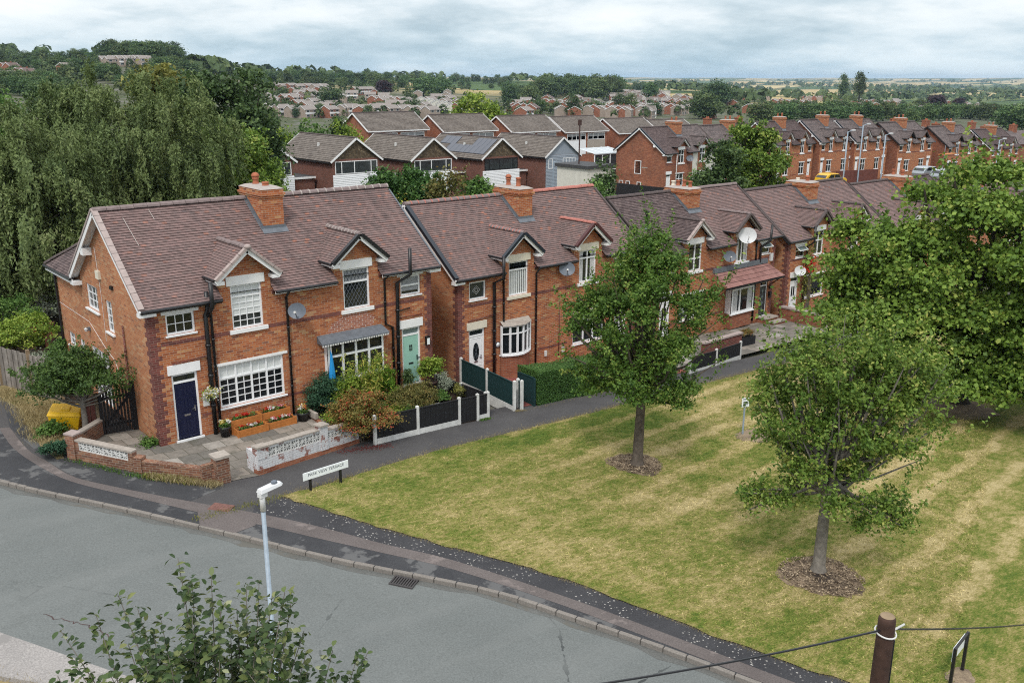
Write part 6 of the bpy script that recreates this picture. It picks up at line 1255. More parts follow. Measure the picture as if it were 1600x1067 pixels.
tree('sycamore_tree', 'huge spreading bright green sycamore at the right side of the lawn', (30.6,-12.2,gz(30.6)), 4.0, .42,
     [B(.3,0,6.0,5.0,5.0,3.6), B(-3.2,-.5,5.3,2.9,3.0,2.6), B(3.5,0,6.0,3.6,3.8,3.6), B(1.0,0,8.6,3.2,3.2,1.9), B(-2.4,-1.5,3.4,3.0,2.6,1.7), B(2.0,-2.2,3.2,3.6,2.6,2.0), B(5.5,-1,4.0,2.5,2.5,2.9), B(3.6,-2.4,2.0,2.6,1.8,1.3), B(-3.6,.5,3.0,2.0,2.0,2.2), B(-1.2,-2.6,2.3,2.6,1.6,1.3), B(1.2,-2.8,1.9,2.4,1.6,1.1), B(-4.5,.0,6.4,1.9,1.8,1.7), B(-4.9,-.4,4.6,1.6,1.6,1.6)], .17, 'leaf_syc', 'bark_dark', 2700, 54, .40, 26, .85, rf=(.17,.30), inner=.10, nl=20, up=-.5, flat=.30, shoot=1.0, drop=.22,
     extra=[pt(-5.6,0,7.4), pt(-5.9,0,5.4), pt(-1.5,0,10.2), pt(.8,0,10.7), pt(2.6,0,10.4), pt(-5.2,0,8.1), pt(-2.6,0,9.4)])
tree('garden_tree', 'small dark-leaved garden tree beside the yellow grit bin', (-1.6,2.3,gz(-1.6)), 1.45, .10,
     [B(-.40,0,1.95,1.2,1.0,.72), B(.45,0,1.85,.95,.9,.60), B(-.1,0,2.4,.8,.7,.5), B(-.9,0,1.6,.6,.6,.4)], .085, 'leaf_garden', 'bark_grey', 420, 48, .13, 14, .6, nl=22, shoot=.5, inner=.2,
     extra=[pt(-1.45,0,1.7), pt(-1.2,0,2.3), pt(1.25,0,2.1), pt(0,0,2.95), pt(.6,0,2.6), pt(1.1,0,1.4)], up=-.6)
# near tree top under the camera
P0 = at_d(325, 1130, 7.6); fz = gz(P0[0]); ft = thing('foreground_tree', 'top of a small-leaved tree close below the camera, over the road', 'tree', (P0[0],P0[1],fz)); mbt = MB(); H0 = P0[2]-fz
mbt.tube([(0,0,-.2),(0,0,1),(.1,.05,3),(0,0,H0-1.6)], [.13,.11,.09,.06], 'bark_grey', 10); lp_, ln_, ls_, la_ = [], [], [], []
shoots = [(95,985),(150,960),(185,930),(278,872),(300,905),(330,900),(345,935),(385,915),(405,905),(425,930),(445,925),(455,940),(250,960),(215,950),(520,1015),(560,1020),(575,1018),(475,985),(480,1015),(120,1040),(90,1055),(290,970),(360,975),(400,985),(320,1000),(260,1010),(440,1010),(350,1030),(390,1040),(310,1045),(200,1005),(230,1040),(270,1055),(430,1050),(480,1050),(170,1050),(530,1055),(300,960),(370,950),(410,960),(240,990)]
for (sx_, sy_) in shoots:
    T = at_d(sx_, sy_, 7.6+rnd.uniform(-.7,.7)); T = Vector(T)-Vector((P0[0],P0[1],fz)); b0 = Vector((T.x*.25+rnd.uniform(-.1,.1), T.y*.25+rnd.uniform(-.1,.1), H0-1.5+rnd.uniform(-.3,.4))); mid = b0.lerp(T, .55)+Vector((rnd.uniform(-.08,.08), rnd.uniform(-.08,.08), -.06))
    cv = [b0, b0.lerp(mid, .5), mid, mid.lerp(T, .5)+Vector((0,0,-.01)), T]; mbt.tube(cv, [.016,.012,.008,.005,.003], 'bark_grey', 5, False)
    L = (T-b0).length; n = int(L/.019)
    for i in range(n):
        t = .22+.78*(i/n); a = (cv[int(min(t*4, 3.99))]).lerp(cv[int(min(t*4, 3.99))+1], t*4 % 1)
        d = Vector(unit(1)[0]); d.z = abs(d.z)*.6+.12; q = a+d*rnd.uniform(.025,.10)
        lp_.append(tuple(q)); la_.append(tuple(d)); ln_.append(tuple(Vector((rnd.gauss(0,.5), rnd.gauss(0,.5), .8)))); ls_.append(rnd.uniform(.062,.10)*(1.1-.25*t))
    for k in range(4):   # side twigs
        t = rnd.uniform(.35,.85); a = b0.lerp(T, t); e = a+Vector((rnd.uniform(-.24,.24), rnd.uniform(-.24,.24), rnd.uniform(.04,.24))); mbt.tube([a, a.lerp(e,.5)+Vector((0,0,-.01)), e], [.006,.004,.002], 'bark_grey', 4, False)
        for i in range(13): d = Vector(unit(1)[0]); d.z = abs(d.z)*.6+.1; lp_.append(tuple(a.lerp(e, .2+i/15)+d*.045)); la_.append(tuple(d)); ln_.append((rnd.gauss(0,.5), rnd.gauss(0,.5), .8)); ls_.append(rnd.uniform(.055,.09))
mbt.build('trunk', ft, True); lp_ = np.array(lp_); leaf_obj('crown', lp_, np.array(ln_), np.array(ls_), rng.random(len(lp_))**1.3, 'leaf_fg', ft, .60, np.array(la_), True)

# weeping trees at the left
def weeping(name, label, loc, domes, nstr, k, trunk=(5.,.35)):
    t = thing(name, label, 'tree', loc); E = np.array(domes); w = E[:,3]*E[:,5]; nb = nstr//16; idx = rng.choice(len(E), nb, p=w/w.sum()); d = unit(nb); d[:,2] = np.abs(d[:,2])*1.1-.25; d /= np.linalg.norm(d, axis=1, keepdims=True)
    so = E[idx,:3]+d*E[idx,3:]*rng.uniform(.62,1.08,nb)[:,None]; hd = np.stack([d[:,0], d[:,1], np.zeros(nb)], 1)+rng.normal(size=(nb,3))*[.35,.35,0]; bl = rng.uniform(.5,1.7,nb)
    bi = np.repeat(np.arange(nb), 16); u = rng.random(nb*16); st = so[bi]+hd[bi]*(bl[bi]*u)[:,None]+np.array([0,0,1.])*(bl[bi]*(.35*u-.55*u*u))[:,None]+rng.normal(size=(nb*16,3))*.16
    n = nb*16; ln = rng.uniform(.5,1.9,n)*rng.uniform(.6,1.2,nb)[bi]; cc = (rng.normal(size=nb)*.17)[bi]; M_ = 24; tt = np.linspace(0, 1, M_)[None,:,None]; out = hd[bi]*rng.uniform(.1,.35,n)[:,None]
    P = st[:,None,:]+out[:,None,:]*np.sqrt(tt)+np.array([0,0,-1.])*(tt**1.15*ln[:,None,None])+rng.normal(size=(n,M_,3))*.055; P = P.reshape(-1,3)
    ax = np.array([0,0,-1.])+rng.normal(size=P.shape)*.55; nr = np.repeat(out*2.2, M_, 0)+rng.normal(size=P.shape)*.55+[0,0,.55]; rv = np.repeat(.45+cc, M_)+rng.normal(size=len(P))*.14; ok = P[:,2] > .4
    leaf_obj('crown', P[ok], nr[ok], rng.uniform(.15,.27,ok.sum()), rv[ok], k, t, .34, ax[ok]); m = MB(); m.tube([(0,0,-.3),(0,0,1.5),(.3,.1,trunk[0])], [trunk[1]*1.2,trunk[1],trunk[1]*.6], 'bark_grey', 10)
    limbs(m, (Vector((.1,0,2)), Vector((.3,.1,trunk[0]))), [tuple(so[i]) for i in rng.choice(nb, 40)], trunk[1], 'bark_grey'); m.build('trunk', t, True); return t
def onground(px, D, lat=250):
    P = at_d(px, lat, D); return (P[0], P[1], tz(P[0], P[1])-.2)
L = onground(215, 50); zz = L[2]
weeping('willow_tree', 'large pale green weeping willow behind the nearest pair', L, [B(.0,0,8.1-zz,4.3,4.4,4.2), B(-2.9,1.0,7.6-zz,3.7,3.8,4.1), B(2.2,-.3,5.4-zz,2.2,3.0,3.4), B(-1.6,-2.6,4.8-zz,3.6,2.6,3.2), B(1.4,-2.9,3.6-zz,3.0,2.4,3.0), B(-4.5,-1,4.8-zz,2.6,2.6,3.6), B(-.6,0,3-zz,4.8,4,3)], 8600, 'leaf_willow')
L = onground(5, 44); zz = L[2]
weeping('willow_tree', 'second weeping tree cut by the left edge of the photo', L, [B(.3,0,6.2-zz,3.6,3.6,4.3), B(2.2,-1,5.2-zz,2.4,2.4,3.9), B(-2.5,0,5-zz,3,3,3.6), B(1.2,-2,3.2-zz,2.6,2.0,3.0), B(.3,0,2.5-zz,4,3.5,3)], 6600, 'leaf_willow')

def bgtree(name, label, px, D, ytop, wpx, k, leaf=.3, ncl=420, per=30, zb=None, blobs=None, rf=(.3,.45), lob=14, bark='bark_dark', aspect=.7, low=.22, group=None, cat='tree', shoot=.5):
    L = onground(px, D); zt = 11.57-(ytop-124)/1433.5*D*1.0; H = zt-L[2]; R0 = wpx/2*D/1433.5
    bl = blobs(H, R0) if blobs else [B(0,0,H*.22,R0*.6,R0*.6,H*.2), B(0,0,H*.60,R0*.86,R0*.86,H*.34), B(-R0*.35,0,H*.45,R0*.62,R0*.7,H*.26), B(R0*.35,0,H*.5,R0*.62,R0*.7,H*.28)]
    return tree(name, label, L, H*low+.4, .03*H, bl, leaf, k, bark, ncl, per, leaf*1.3, lob, aspect, rf=rf, nl=14, up=-.5, group=group, cat=cat, shoot=shoot)
bgtree('oak_tree', 'tall dark green tree right of the willow on the left skyline', 352, 82, 93, 165, 'leaf_dark', .38, 700, 30)
bgtree('dark_tree', 'dark green tree beside the far estate, left of the pale houses', 408, 95, 140, 60, 'leaf_dark', .38, 260, 28)
bgtree('yellow_green_tree', 'olive-yellow leafy tree on the skyline between willow and oak', 262, 90, 91, 92, 'leaf_olive', .40, 420, 30)
bgtree('ash_tree', 'fresh green leafy tree left of the tile-hung gable house', 374, 57, 175, 122, 'leaf_syc', .20, 900, 36, shoot=.9)
bgtree('garden_bush', 'bright green rounded bush behind the second estate house', 440, 122, 186, 60, 'leaf_bright', .32, 220, 28, low=.1)
bgtree('garden_bush', 'bright green bushes between the front and back estate rows', 490, 124, 183, 70, 'leaf_mid', .32, 240, 28, low=.1)
bgtree('garden_bush', 'yellow-green bush by the back-row brown gable', 545, 126, 186, 55, 'leaf_bright', .32, 200, 28, low=.1)
bgtree('cypress_tree', 'dark narrow conifer above the bright bushes of the estate', 532, 128, 170, 26, 'leaf_dark', .34, 180, 26, low=.1)
bgtree('evergreen_bush', 'dense dark evergreen bush right of the white weatherboard panel', 604, 62, 250, 74, 'leaf_hedge', .20, 800, 34, low=.05, lob=20)
bgtree('evergreen_bush', 'taller dense dark evergreen bush in front of the third estate gable', 650, 63, 246, 84, 'leaf_hedge', .20, 900, 34, low=.05, lob=20)
bgtree('yellow_shrub', 'bright golden shrub between the first and second pair roofs', 625, 47, 283, 42, 'leaf_yellow', .16, 130, 26, low=.05, lob=9)
bgtree('brown_shrub', 'dull bronze-green shrub right of the evergreen bushes', 703, 60, 256, 66, 'leaf_mound', .2, 420, 26, low=.05)
bgtree('garden_shrub', 'mid green shrub below the solar roof house', 748, 62, 262, 74, 'leaf_mid', .22, 420, 28, low=.05)
bgtree('garden_shrub', 'pale yellow-green shrub behind the second pair chimney', 790, 58, 276, 60, 'leaf_bright', .2, 200, 26, low=.05)
bgtree('garden_shrub', 'light green bush behind the second pair roof, right of its chimney', 852, 60, 283, 50, 'leaf_bright', .2, 160, 26, low=.05)
bgtree('cypress_tree', 'dark upright conifer left of the full brick gable', 946, 70, 238, 34, 'leaf_dark', .2, 230, 28, low=.05)
bgtree('garden_shrub', 'feathery light green shrub below the full brick gable', 938, 62, 272, 60, 'leaf_mid', .2, 240, 28, low=.05)
bgtree('garden_shrub', 'green shrub behind the second pair ridge near the white outbuilding', 900, 66, 280, 44, 'leaf_bright', .2, 140, 26, low=.05)
bgtree('ash_tree', 'tall fresh green tree between the brick gable and the back-street terrace', 1172, 84, 160, 106, 'leaf_syc', .26, 820, 34, rf=(.26,.4))
bgtree('ash_tree', 'darker ivy-clad tree in front of the tall fresh green tree', 1128, 80, 200, 70, 'leaf_dark', .26, 380, 32)
bgtree('lime_tree', 'bright lime-green round tree among the far estate roofs', 748, 190, 138, 84, 'leaf_bright', .5, 420, 30)
bgtree('garden_shrub', 'low green shrub below the white-rendered back-street house', 1092, 84, 255, 46, 'leaf_mid', .25, 120, 26, low=.05)
bgtree('garden_tree', 'mid green tree behind the second weeping tree at the left edge', 8, 84, 128, 110, 'leaf_mid', .34, 420, 30)
bgtree('garden_tree', 'dark green tree rising behind the willow top at the left', 95, 96, 118, 100, 'leaf_dark', .36, 420, 30)
# left garden planting
def gbush(label, px, py, zb, r, k, h, name='garden_shrub', leaf=.1, n=90):
    q = gp(px, py, zb); return bush(name, label, (q[0],q[1],zb), [(0,0,h*.5,r,r*.85,h*.5)], leaf, k, n, 40, .13, .6, lob=12)
gbush('large light green shrub behind the grey timber fence', 40, 560, .4, 1.3, 'leaf_bright', 1.7, leaf=.11, n=160)
gbush('mid green shrub at the left photo edge above the fence', 5, 535, .4, 1.3, 'leaf_mid', 2.0, n=150)
gbush('grey-green feathery shrub in the left garden below the palm', 55, 505, .4, 1.2, 'leaf_grey', 1.3, leaf=.13, n=120)
gbush('pink-white flowering low shrub between fence and brick gable', 62, 575, .3, .6, 'leaf_grey', .6, leaf=.08, n=60)
gbush('red flowering shrub in the left garden beside the gable', 58, 528, .4, .55, 'petal_orange', .55, leaf=.09, n=26)
gbush('green shrub at the foot of the gable rear window', 103, 575, .3, .5, 'leaf_mid', 1.0, n=70)
gbush('dark green shrub beside the small garden tree', 75, 600, .25, .6, 'leaf_dark', .9, n=60)
gbush('dark shrub mass at the left edge below the willow', 10, 470, .2, 1.6, 'leaf_mid', 3.2, leaf=.13, n=170)
gbush('blue-green shrub at the left edge in front of the willow', 12, 415, .0, 1.5, 'leaf_juniper', 3.4, leaf=.13, n=170)
gbush('dark green shrub behind the palm under the willow', 85, 400, .0, 1.6, 'leaf_dark', 2.2, leaf=.14, n=150)
gbush('brownish shrub between the palm and the willow', 52, 405, .0, 1.2, 'leaf_olive', 1.8, leaf=.13, n=110)
q = gp(72, 478, .3); t = thing('palm', 'spiky cordyline palm behind the nearest pair at the left', 'palm', (q[0],q[1],.3)); m = MB(); m.tube([(0,0,-.2),(.05,0,.9),(0,0,1.9)], [.12,.10,.10], 'bark', 9); m.build('trunk', t, True); m = MB()
for i in range(90):
    a, el = rnd.uniform(0, 6.283), rnd.uniform(-.5, 1.35); dl = rnd.uniform(.8,1.15); c0 = Vector((0,0,1.9)); h = Vector((math.cos(a),math.sin(a),0)); sd = Vector((-math.sin(a),math.cos(a),0)); pts = [c0+h*(math.cos(el)*dl*s)+Vector((0,0,math.sin(el)*dl*s-.5*s*s*dl*.8)) for s in (0,.33,.66,1)]; wd_ = (.025,.03,.022,.002)
    m.add([tuple(p+sd*w*sg) for p, w in zip(pts, wd_) for sg in (-1, 1)], [(0,1,3,2),(2,3,5,4),(4,5,7,6)], 'leaf_palm')
o = m.build('frond', t)
m = MB(); q = gp(80, 540, .3); m.box(-1.2,-.1,0,1.2,.1,.6,'reddoor'); m.box(-1.2,.5,0,1.2,.7,1.0,'brick_brown'); o = m.build('garden_terrace_wall'); o.location = (q[0]+.4,q[1]+1.6,.1); o.rotation_euler = (0,0,rad(70)); tag(o, 'low brown terraced retaining wall in the left garden', 'garden wall')
m = MB(); q = gp(60, 385, 0.); 
for j in range(16): m.box(j*.16,0,0,j*.16+.14,.03,1.5,'oldpost')
o = m.build('panel_fence'); o.location = (q[0]-1.5,q[1],-.1); o.rotation_euler = (0,0,rad(-20)); tag(o, 'brown board fence glimpsed under the willow', 'fence')
# back-garden clutter
P = at_d(938, 266, 104); ob = thing('outbuilding', 'cream outbuilding with a black flat roof right of the blue-grey house', 'outbuilding', (P[0],P[1],P[2]-2.0), 0); m = MB(); m.box(-2.0,0,-2,2.0,5,2.2,'render'); m.build('wall', ob); m = MB(); m.box(-2.2,-.2,2.2,2.2,5.2,2.55,'bitumen'); m.build('roof', ob)
P = at_d(946, 246, 116); cv = thing('conservatory', 'white-framed conservatory behind the cream outbuilding', 'conservatory', (P[0],P[1],P[2]-1.6), 0); m = MB()
for x in (-2,-.6,.8,2.2,3.4): m.box(x,-.05,-1,x+.1,.05,2,'upvc')
m.box(-2,-.05,.0,3.5,.05,.1,'upvc'); m.box(-2,-.06,1.95,3.5,.06,2.08,'upvc'); m.build('frame', cv); m = MB(); m.add([(-2.1,-.1,2.1),(3.6,-.1,2.1),(3.6,3,2.6),(-2.1,3,2.6),(-2.1,-.1,2.0),(3.6,-.1,2.0)], [(0,1,2,3),(0,1,5,4)], 'polycarb')
for x in (-2,-.6,.8,2.2,3.4): m.beam((x,-.1,2.13),(x,3,2.63),.07,.05,'upvc')
m.build('roof', cv); m = MB(); m.poly([(-1.9,.02,-1),(3.4,.02,-1),(3.4,.02,1.95),(-1.9,.02,1.95)], 'glass_soft'); m.build('pane', cv)
P = at_d(906, 195, 104); m = MB(); m.tube([(0,0,-9),(0,0,0)], .075, 'brownpost', 8); m.box(-.15,-.15,-.1,.15,.15,.55,'brownpost'); o = m.build('lamp_post'); o.location = tuple(P); tag(o, 'dark brown post standing by the blue-grey house', 'post')
P1_, P2_ = at_d(962, 288, 66), at_d(1040, 296, 66); m = MB(); m.beam((P1_[0],P1_[1],P1_[2]-.9),(P2_[0],P2_[1],P2_[2]-.9),.1,2.0,'blackwood'); tag(m.build('back_fence'), 'long black back-garden fence below the full brick gable', 'fence')
P = at_d(865, 225, 100); m = MB(); m.tube([(0,0,-9),(0,0,0)], .05, 'galv', 8); m.tube([(0,0,0),(.5,0,.1)], .04, 'galv', 6); o = m.build('street_lamp'); o.location = (P[0],P[1],P[2]-2); tag(o, 'slim grey post in front of the blue-grey house', 'post')
for px_, yt, D, lb_, h in ((1325,206,112,'tall pale post left in front of the back-street terrace',8),(1349,196,114,'tallest pale lamp post in front of the back-street terrace',9),(1384,211,114,'pale lamp post with bent arm before the back-street dark dormers',8),(1562,219,118,'pale lamp post before the right-most back-street pair',8)):
    P = at_d(px_, yt, D); t = thing('lamp_post', lb_, 'lamp post', (P[0],P[1],P[2]-h)); m = MB(); m.tube([(0,0,-1),(0,0,h*.3),(0,0,h)], [.11,.09,.07], 'galv', 8); m.build('column', t, True); m = MB(); m.tube([(0,0,h-.05),(.5,-.3,h+.15)], .045, 'galv', 6); m.box(.4,-.5,h+.1,.9,-.2,h+.24,'dishwhite'); m.build('lamp_head', t)
def car(label, loc, rz, k):
    t = thing('parked_car', label, 'car', loc, rz); m = MB(); pr = [(-2.0,.35),(2.0,.35),(2.05,.62),(1.75,.82),(.95,.92),(.45,1.36),(.2,1.44),(-1.1,1.44),(-1.55,1.30),(-1.95,.92),(-2.05,.6)]
    m.prism([(x,-.85,z) for x, z in pr], (0,1.7,0), k); m.build('body', t, bevel=.07); w = MB()
    for s in (-.862,.862): w.poly([(.80,s,.94),(.42,s,1.32),(-.35,s,1.36),(-.35,s,.94)],'glass'); w.poly([(-.43,s,.94),(-.43,s,1.36),(-1.1,s,1.35),(-1.5,s,.96)],'glass')
    w.poly([(.93,-.72,.965),(.93,.72,.965),(.49,.66,1.35),(.49,-.66,1.35)],'glass'); w.poly([(-1.62,-.7,1.25),(-1.62,.7,1.25),(-1.95,.74,.97),(-1.95,-.74,.97)],'glass'); w.build('window', t)
    for x in (-1.25,1.25):
        for s in (-.78,.78): q = MB(); q.tube([(x,s-.1,.32),(x,s+.1,.32)], .32, 'tyre', 18); q.tube([(x,s-.105,.32),(x,s+.105,.32)], .19, 'carsilver', 14); q.build('wheel', t)
    return t
P = at_d(1299, 271, 113); car('yellow hatchback parked in the back street behind the ridge', (P[0],P[1],P[2]-1.4), rad(-8), 'caryellow')
P = at_d(1450, 260, 118); car('pale silver car parked in the back street right of the chimney', (P[0],P[1],P[2]-1.4), rad(-8), 'carsilver')
P = at_d(1478, 264, 116); car('second light car in the back street, nearly hidden by the tree top', (P[0],P[1],P[2]-1.4), rad(-8), 'carsilver')
P = at_d(1225, 285, 110); car('dark car roof just above the front-row ridge by the ash tree', (P[0],P[1],P[2]-1.35), rad(-8), 'cardark')
P1_, P2_ = at_d(1307, 268, 115), at_d(1372, 265, 117); m = MB(); m.beam((P1_[0],P1_[1],P1_[2]-.9),(P2_[0],P2_[1],P2_[2]-.9),.1,1.9,'reddoor'); tag(m.build('back_fence'), 'brown board fence beside the yellow car in the back street', 'fence')
P = at_d(1476, 240, 128); sc_ = thing('scaffold', 'small scaffold platform at a back-street upper window', 'scaffold', tuple(P)); m = MB(); m.box(-2,-.9,-.1,2,0,.0,'orangewood'); m.build('board', sc_)
for x in (-2,2): m = MB(); m.tube([(x,-.9,-5),(x,-.9,1.2)], .04, 'galv', 6); m.build('pole', sc_)

# ================================================================== far estate
def house_mesh(nm, wk, rk, wd, dp, he, rise, hip=False, white=False):
    m = MB(); h = dp/2; m.box(-wd/2,-h,-4,wd/2,h,he,wk); 
    for sx in (-1, 1): m.poly([(sx*wd/2,-h,he),(sx*wd/2,h,he),(sx*wd/2,0,he+rise)], wk)
    for sy in (-1, 1): m.poly([(-wd/2-.2,sy*(h+.3),he-.2),(wd/2+.2,sy*(h+.3),he-.2),(wd/2+.2,0,he+rise),(-wd/2-.2,0,he+rise)], rk)
    for sx in (-1, 1):
        for sy in (-1, 1): m.beam((sx*(wd/2+.22),sy*(h+.3),he-.3),(sx*(wd/2+.22),0,he+rise-.1),.06,.25,'white')
    for u in (-.27,.27):
        m.box(u*wd-1.1,-h-.05,he-1.6,u*wd+1.1,-h,he-.4,'white'); m.box(u*wd-.95,-h-.07,he-1.5,u*wd+.95,-h-.05,he-.5,'glass_soft'); m.box(u*wd-1.2,-h-.05,.7,u*wd+1.2,-h,2.1,'white'); m.box(u*wd-1.05,-h-.07,.8,u*wd+1.05,-h-.05,2.0,'glass_soft')
    if white: m.box(-wd/2+.1,-h-.04,2.3,wd/2-.1,-h-.001,he-1.7,'white')
    m.box(-.4,-.3,he+rise-.6,.4,.3,he+rise+.7,'brick_red') if hip else None
    return m
HM = []
for nm, a in dict(a=('brick_red','tile_pale',8,7.5,4.9,2.0,False,True), b=('brick_buff','tile_pale',8,7.5,4.9,2.0,False,False), c=('brick_red','brownroof',7,8,5,2.4,True,False), d=('render','tile_grey',6,8,5,2.2,False,True), e=('brick_buff','tile_pale',9,7,4.9,2.1,False,True)).items():
    o = house_mesh(nm, *a).build('estate_house'); HM.append(o)
used = set()
def far_house(px, py, kind, rz, label, group, sc=1.0):
    P = at_t(px, py, 110); src = HM[kind]
    if kind not in used: used.add(kind); o = src
    else: o = src.copy(); COL.objects.link(o)
    o.location = (P[0],P[1],P[2]-.2); o.rotation_euler = (0,0,rz); o.scale = (sc,sc,sc*.95); tag(o, label, 'house', group); return o
def frow(x0, y0, x1, y1, n, kinds, lab, rz=0., jr=.06, sc=1.0):
    for i in range(n):
        t = (i+.5)/n; far_house(x0+(x1-x0)*t+rnd.uniform(-1,1), y0+(y1-y0)*t+rnd.uniform(-.6,.6), kinds[i % len(kinds)], rz+rnd.uniform(-jr,jr), lab, lab, sc)
rows = [(412,142,512,143,8,[1,0],'pale and red houses in the top estate row below the left treeline',.3),(430,181,490,184,3,[4],'pale brick houses at the near left of the far estate',.2),(452,163,487,161,3,[0,2],'red houses around the round green tree of the left estate',.5),(552,148,580,148,3,[0],'brick houses beside the dark copper beech',.3),(582,163,640,167,6,[0,1],'red brick houses below the copper beech',.4),(537,180,642,182,5,[4,1],'pale fronted houses just above the back estate ridges',.15),
 (655,165,710,178,7,[3],'white-fronted stepped terrace left of the lime tree',1.0),(640,182,680,184,3,[1],'grey roofed houses behind the second back-row estate roof',.2),(692,163,708,162,2,[0],'red houses directly left of the lime tree',.5),(811,169,838,170,3,[0],'red gabled houses right of the lime tree',.9),(796,178,822,179,3,[2],'dark red houses above the third back-row ridge',.9),(848,169,893,170,4,[1,0],'low estate houses under the dark wood',.7),
 (924,156,1000,158,9,[3],'white-gabled houses in the middle row right of the dark wood',-.7),(975,165,1072,168,11,[3,0],'white-gabled houses in the lower row right of the dark wood',-.7),(950,150,1045,152,9,[0,3],'houses in the upper row right of the dark wood',-.7),(914,181,982,184,7,[1,2],'grey and brown roofs behind the last back-row estate houses',.6),(998,176,1066,180,6,[2,1],'brown roofs beyond the brick gable chimney',.4),
 (1140,155,1202,157,8,[0,1],'far roofs above the tall fresh green tree',.5),(1180,148,1206,150,5,[1],'distant pale roofs right of the dark round tree',.6),(1204,165,1268,168,6,[0,2],'roofs behind the first back-street chimneys',.3),(1252,157,1292,158,5,[2,1],'distant roofs left of the poplars',.5),(1290,172,1318,173,3,[1],'roofs among trees below the poplars',.3),(1314,163,1358,164,5,[0,1],'distant roofs right of the poplars',.3),(1374,166,1400,167,3,[0],'roofs in the trees right of the poplars',.3),(1416,177,1450,178,2,[0],'red gabled house among trees right of the back-street chimneys',.9),(1495,168,1532,169,3,[1],'distant grey roofs beside the purple tree',.3),(1580,171,1600,171,2,[1],'distant grey roofs at the right edge',.3),
 (165,104,230,103,10,[4,1],'pale houses below the wooded hilltop',.1),(6,115,24,116,2,[2],'red house among trees on the left hill',.4),(30,126,50,127,2,[2],'chimneyed red houses above the willow at the left',.4),(-4,131,20,131,2,[4],'pale houses at the left edge above the willow',.3),(98,115,112,115,1,[0],'single red brick house among trees left of the hilltop',.4)]
for r_ in rows: frow(*r_[:6], r_[6], r_[7])
for (x0, x1, y0, y1, n, kk, lab) in ((415,520,146,184,26,[1,4,0],'scattered houses filling the left estate between its rows'),(535,720,150,184,26,[1,0,4],'scattered houses filling the estate below the copper beech'),(795,915,160,186,16,[2,1,0],'scattered houses below the dark wood'),(915,1110,152,186,40,[1,0,2,3],'scattered houses filling the middle-distance town'),(1140,1560,150,180,30,[0,1,2],'scattered roofs in the trees beyond the back street')):
    for i in range(n): far_house(rnd.uniform(x0,x1), y0+(y1-y0)*(i+.5)/n, rnd.choice(kk), rnd.choice((.3,.5,-.6,.9)), lab, lab)
for i, o in enumerate(HM):
    if i not in used: bpy.data.objects.remove(o)

# far trees : a few kinds, copied
FT = []
def farkind(bl, k, leaf, ncl, per, lob=12, trunk=True):
    t = bpy.data.objects.new('far_tree', None); COL.objects.link(t); el = lobes(bl, lob, (.3,.46), -.5) if lob else bl
    p, nr, rv, c = crown_points(el, ncl, per, leaf*1.1, .1); leaf_obj('crown', p, nr, leaf*rng.uniform(.7,1.3,len(p)), rv, k, t, .8)
    m = MB(); m.tube([(0,0,-1.5),(0,0,2),(0,0,5)], [.35,.28,.15], 'bark_dark', 6); m.build('trunk', t); FT.append([t, False]); return len(FT)-1
K_R = [farkind([(0,0,6.0,3.8,3.8,3.9),(-1.6,.5,3.6,2.8,2.8,3.2),(1.7,-.5,3.8,2.8,2.8,3.4),(0,0,2,3,3,2)], 'leaf_far', .62, 330, 12), farkind([(0,0,6.3,3.4,3.4,3.6),(1.2,.8,3.8,3.0,3.0,3.2),(-1.5,-.6,4.2,2.5,2.5,3.4),(0,0,2,3,3,2)], 'leaf_far', .62, 320, 12), farkind([(0,0,5.6,4.4,4.4,3.8),(2,1,3.6,3,3,3.4),(-2.2,0,3.4,2.8,3,3.2),(0,0,2,3.4,3,2)], 'leaf_far', .66, 340, 12), farkind([(0,0,5.4,2.9,2.9,4.6),(0,0,2.6,2.9,2.9,2.6)], 'leaf_far', .55, 280, 12)]
K_P = farkind([(0,0,6,1.1,1.1,5.2)], 'leaf_far', .5, 200, 12, 14); K_C = farkind([(0,0,4.6,4.4,4.4,4.6),(1,0,6,3,3,3)], 'leaf_copper', .62, 330, 12)
def far_tree(px, py, h, kind, label, group, wsc=1.0, rmin=100):
    P = at_t(px, py, rmin); s = h/10.; z = P[2]-.3; e = FT[kind]
    if not e[1]: e[1] = True; o = e[0]; o.location = (P[0],P[1],z); o.scale = (s*wsc,s*wsc,s); o.rotation_euler = (0,0,rnd.uniform(0,6.28))
    else: o = dup(e[0], (P[0],P[1],z), rnd.uniform(0, 6.28), (s*wsc,s*wsc,s))
    tag(o, label, 'tree', group); return o
def grove(x0, x1, y0, y1, n, h0, h1, lab, kinds=None, tops=None, wsc=(1.,1.4)):
    for i in range(n):
        x = x0+(x1-x0)*(i+rnd.uniform(.1,.9))/n; y = rnd.uniform(y0, y1) if not tops else np.interp(x, *tops)+rnd.uniform(-1,1)*1.5
        far_tree(x, y, rnd.uniform(h0, h1), rnd.choice(kinds or K_R), lab, lab, rnd.uniform(*wsc))
grove(165,302,92,96,30,10,14.5,'dark trees of the wooded hilltop on the left skyline'); grove(170,296,90,92,8,11,14,'trees along the back of the wooded hilltop')
grove(-20,165,92,98,22,7,10,'trees along the left skyline hill'); grove(-20,160,102,112,16,6,9,'dark trees on the left hillside between the red houses'); grove(-20,250,120,140,26,6,9,'lower trees of the left hillside above the willow'); grove(-20,110,134,160,16,6,9,'trees below the left hill above the second weeping tree'); grove(235,330,108,128,14,7,11,'trees below the hilltop houses')
grove(395,800,128,134,44,10,14,'trees of the long treeline behind the left estate'); grove(400,800,136,139,16,7,11,'trees along the upper edge of the left estate'); grove(400,540,150,188,9,6,9,'round trees among the left estate houses'); grove(560,810,150,186,9,6,9,'trees among the houses below the copper beech')
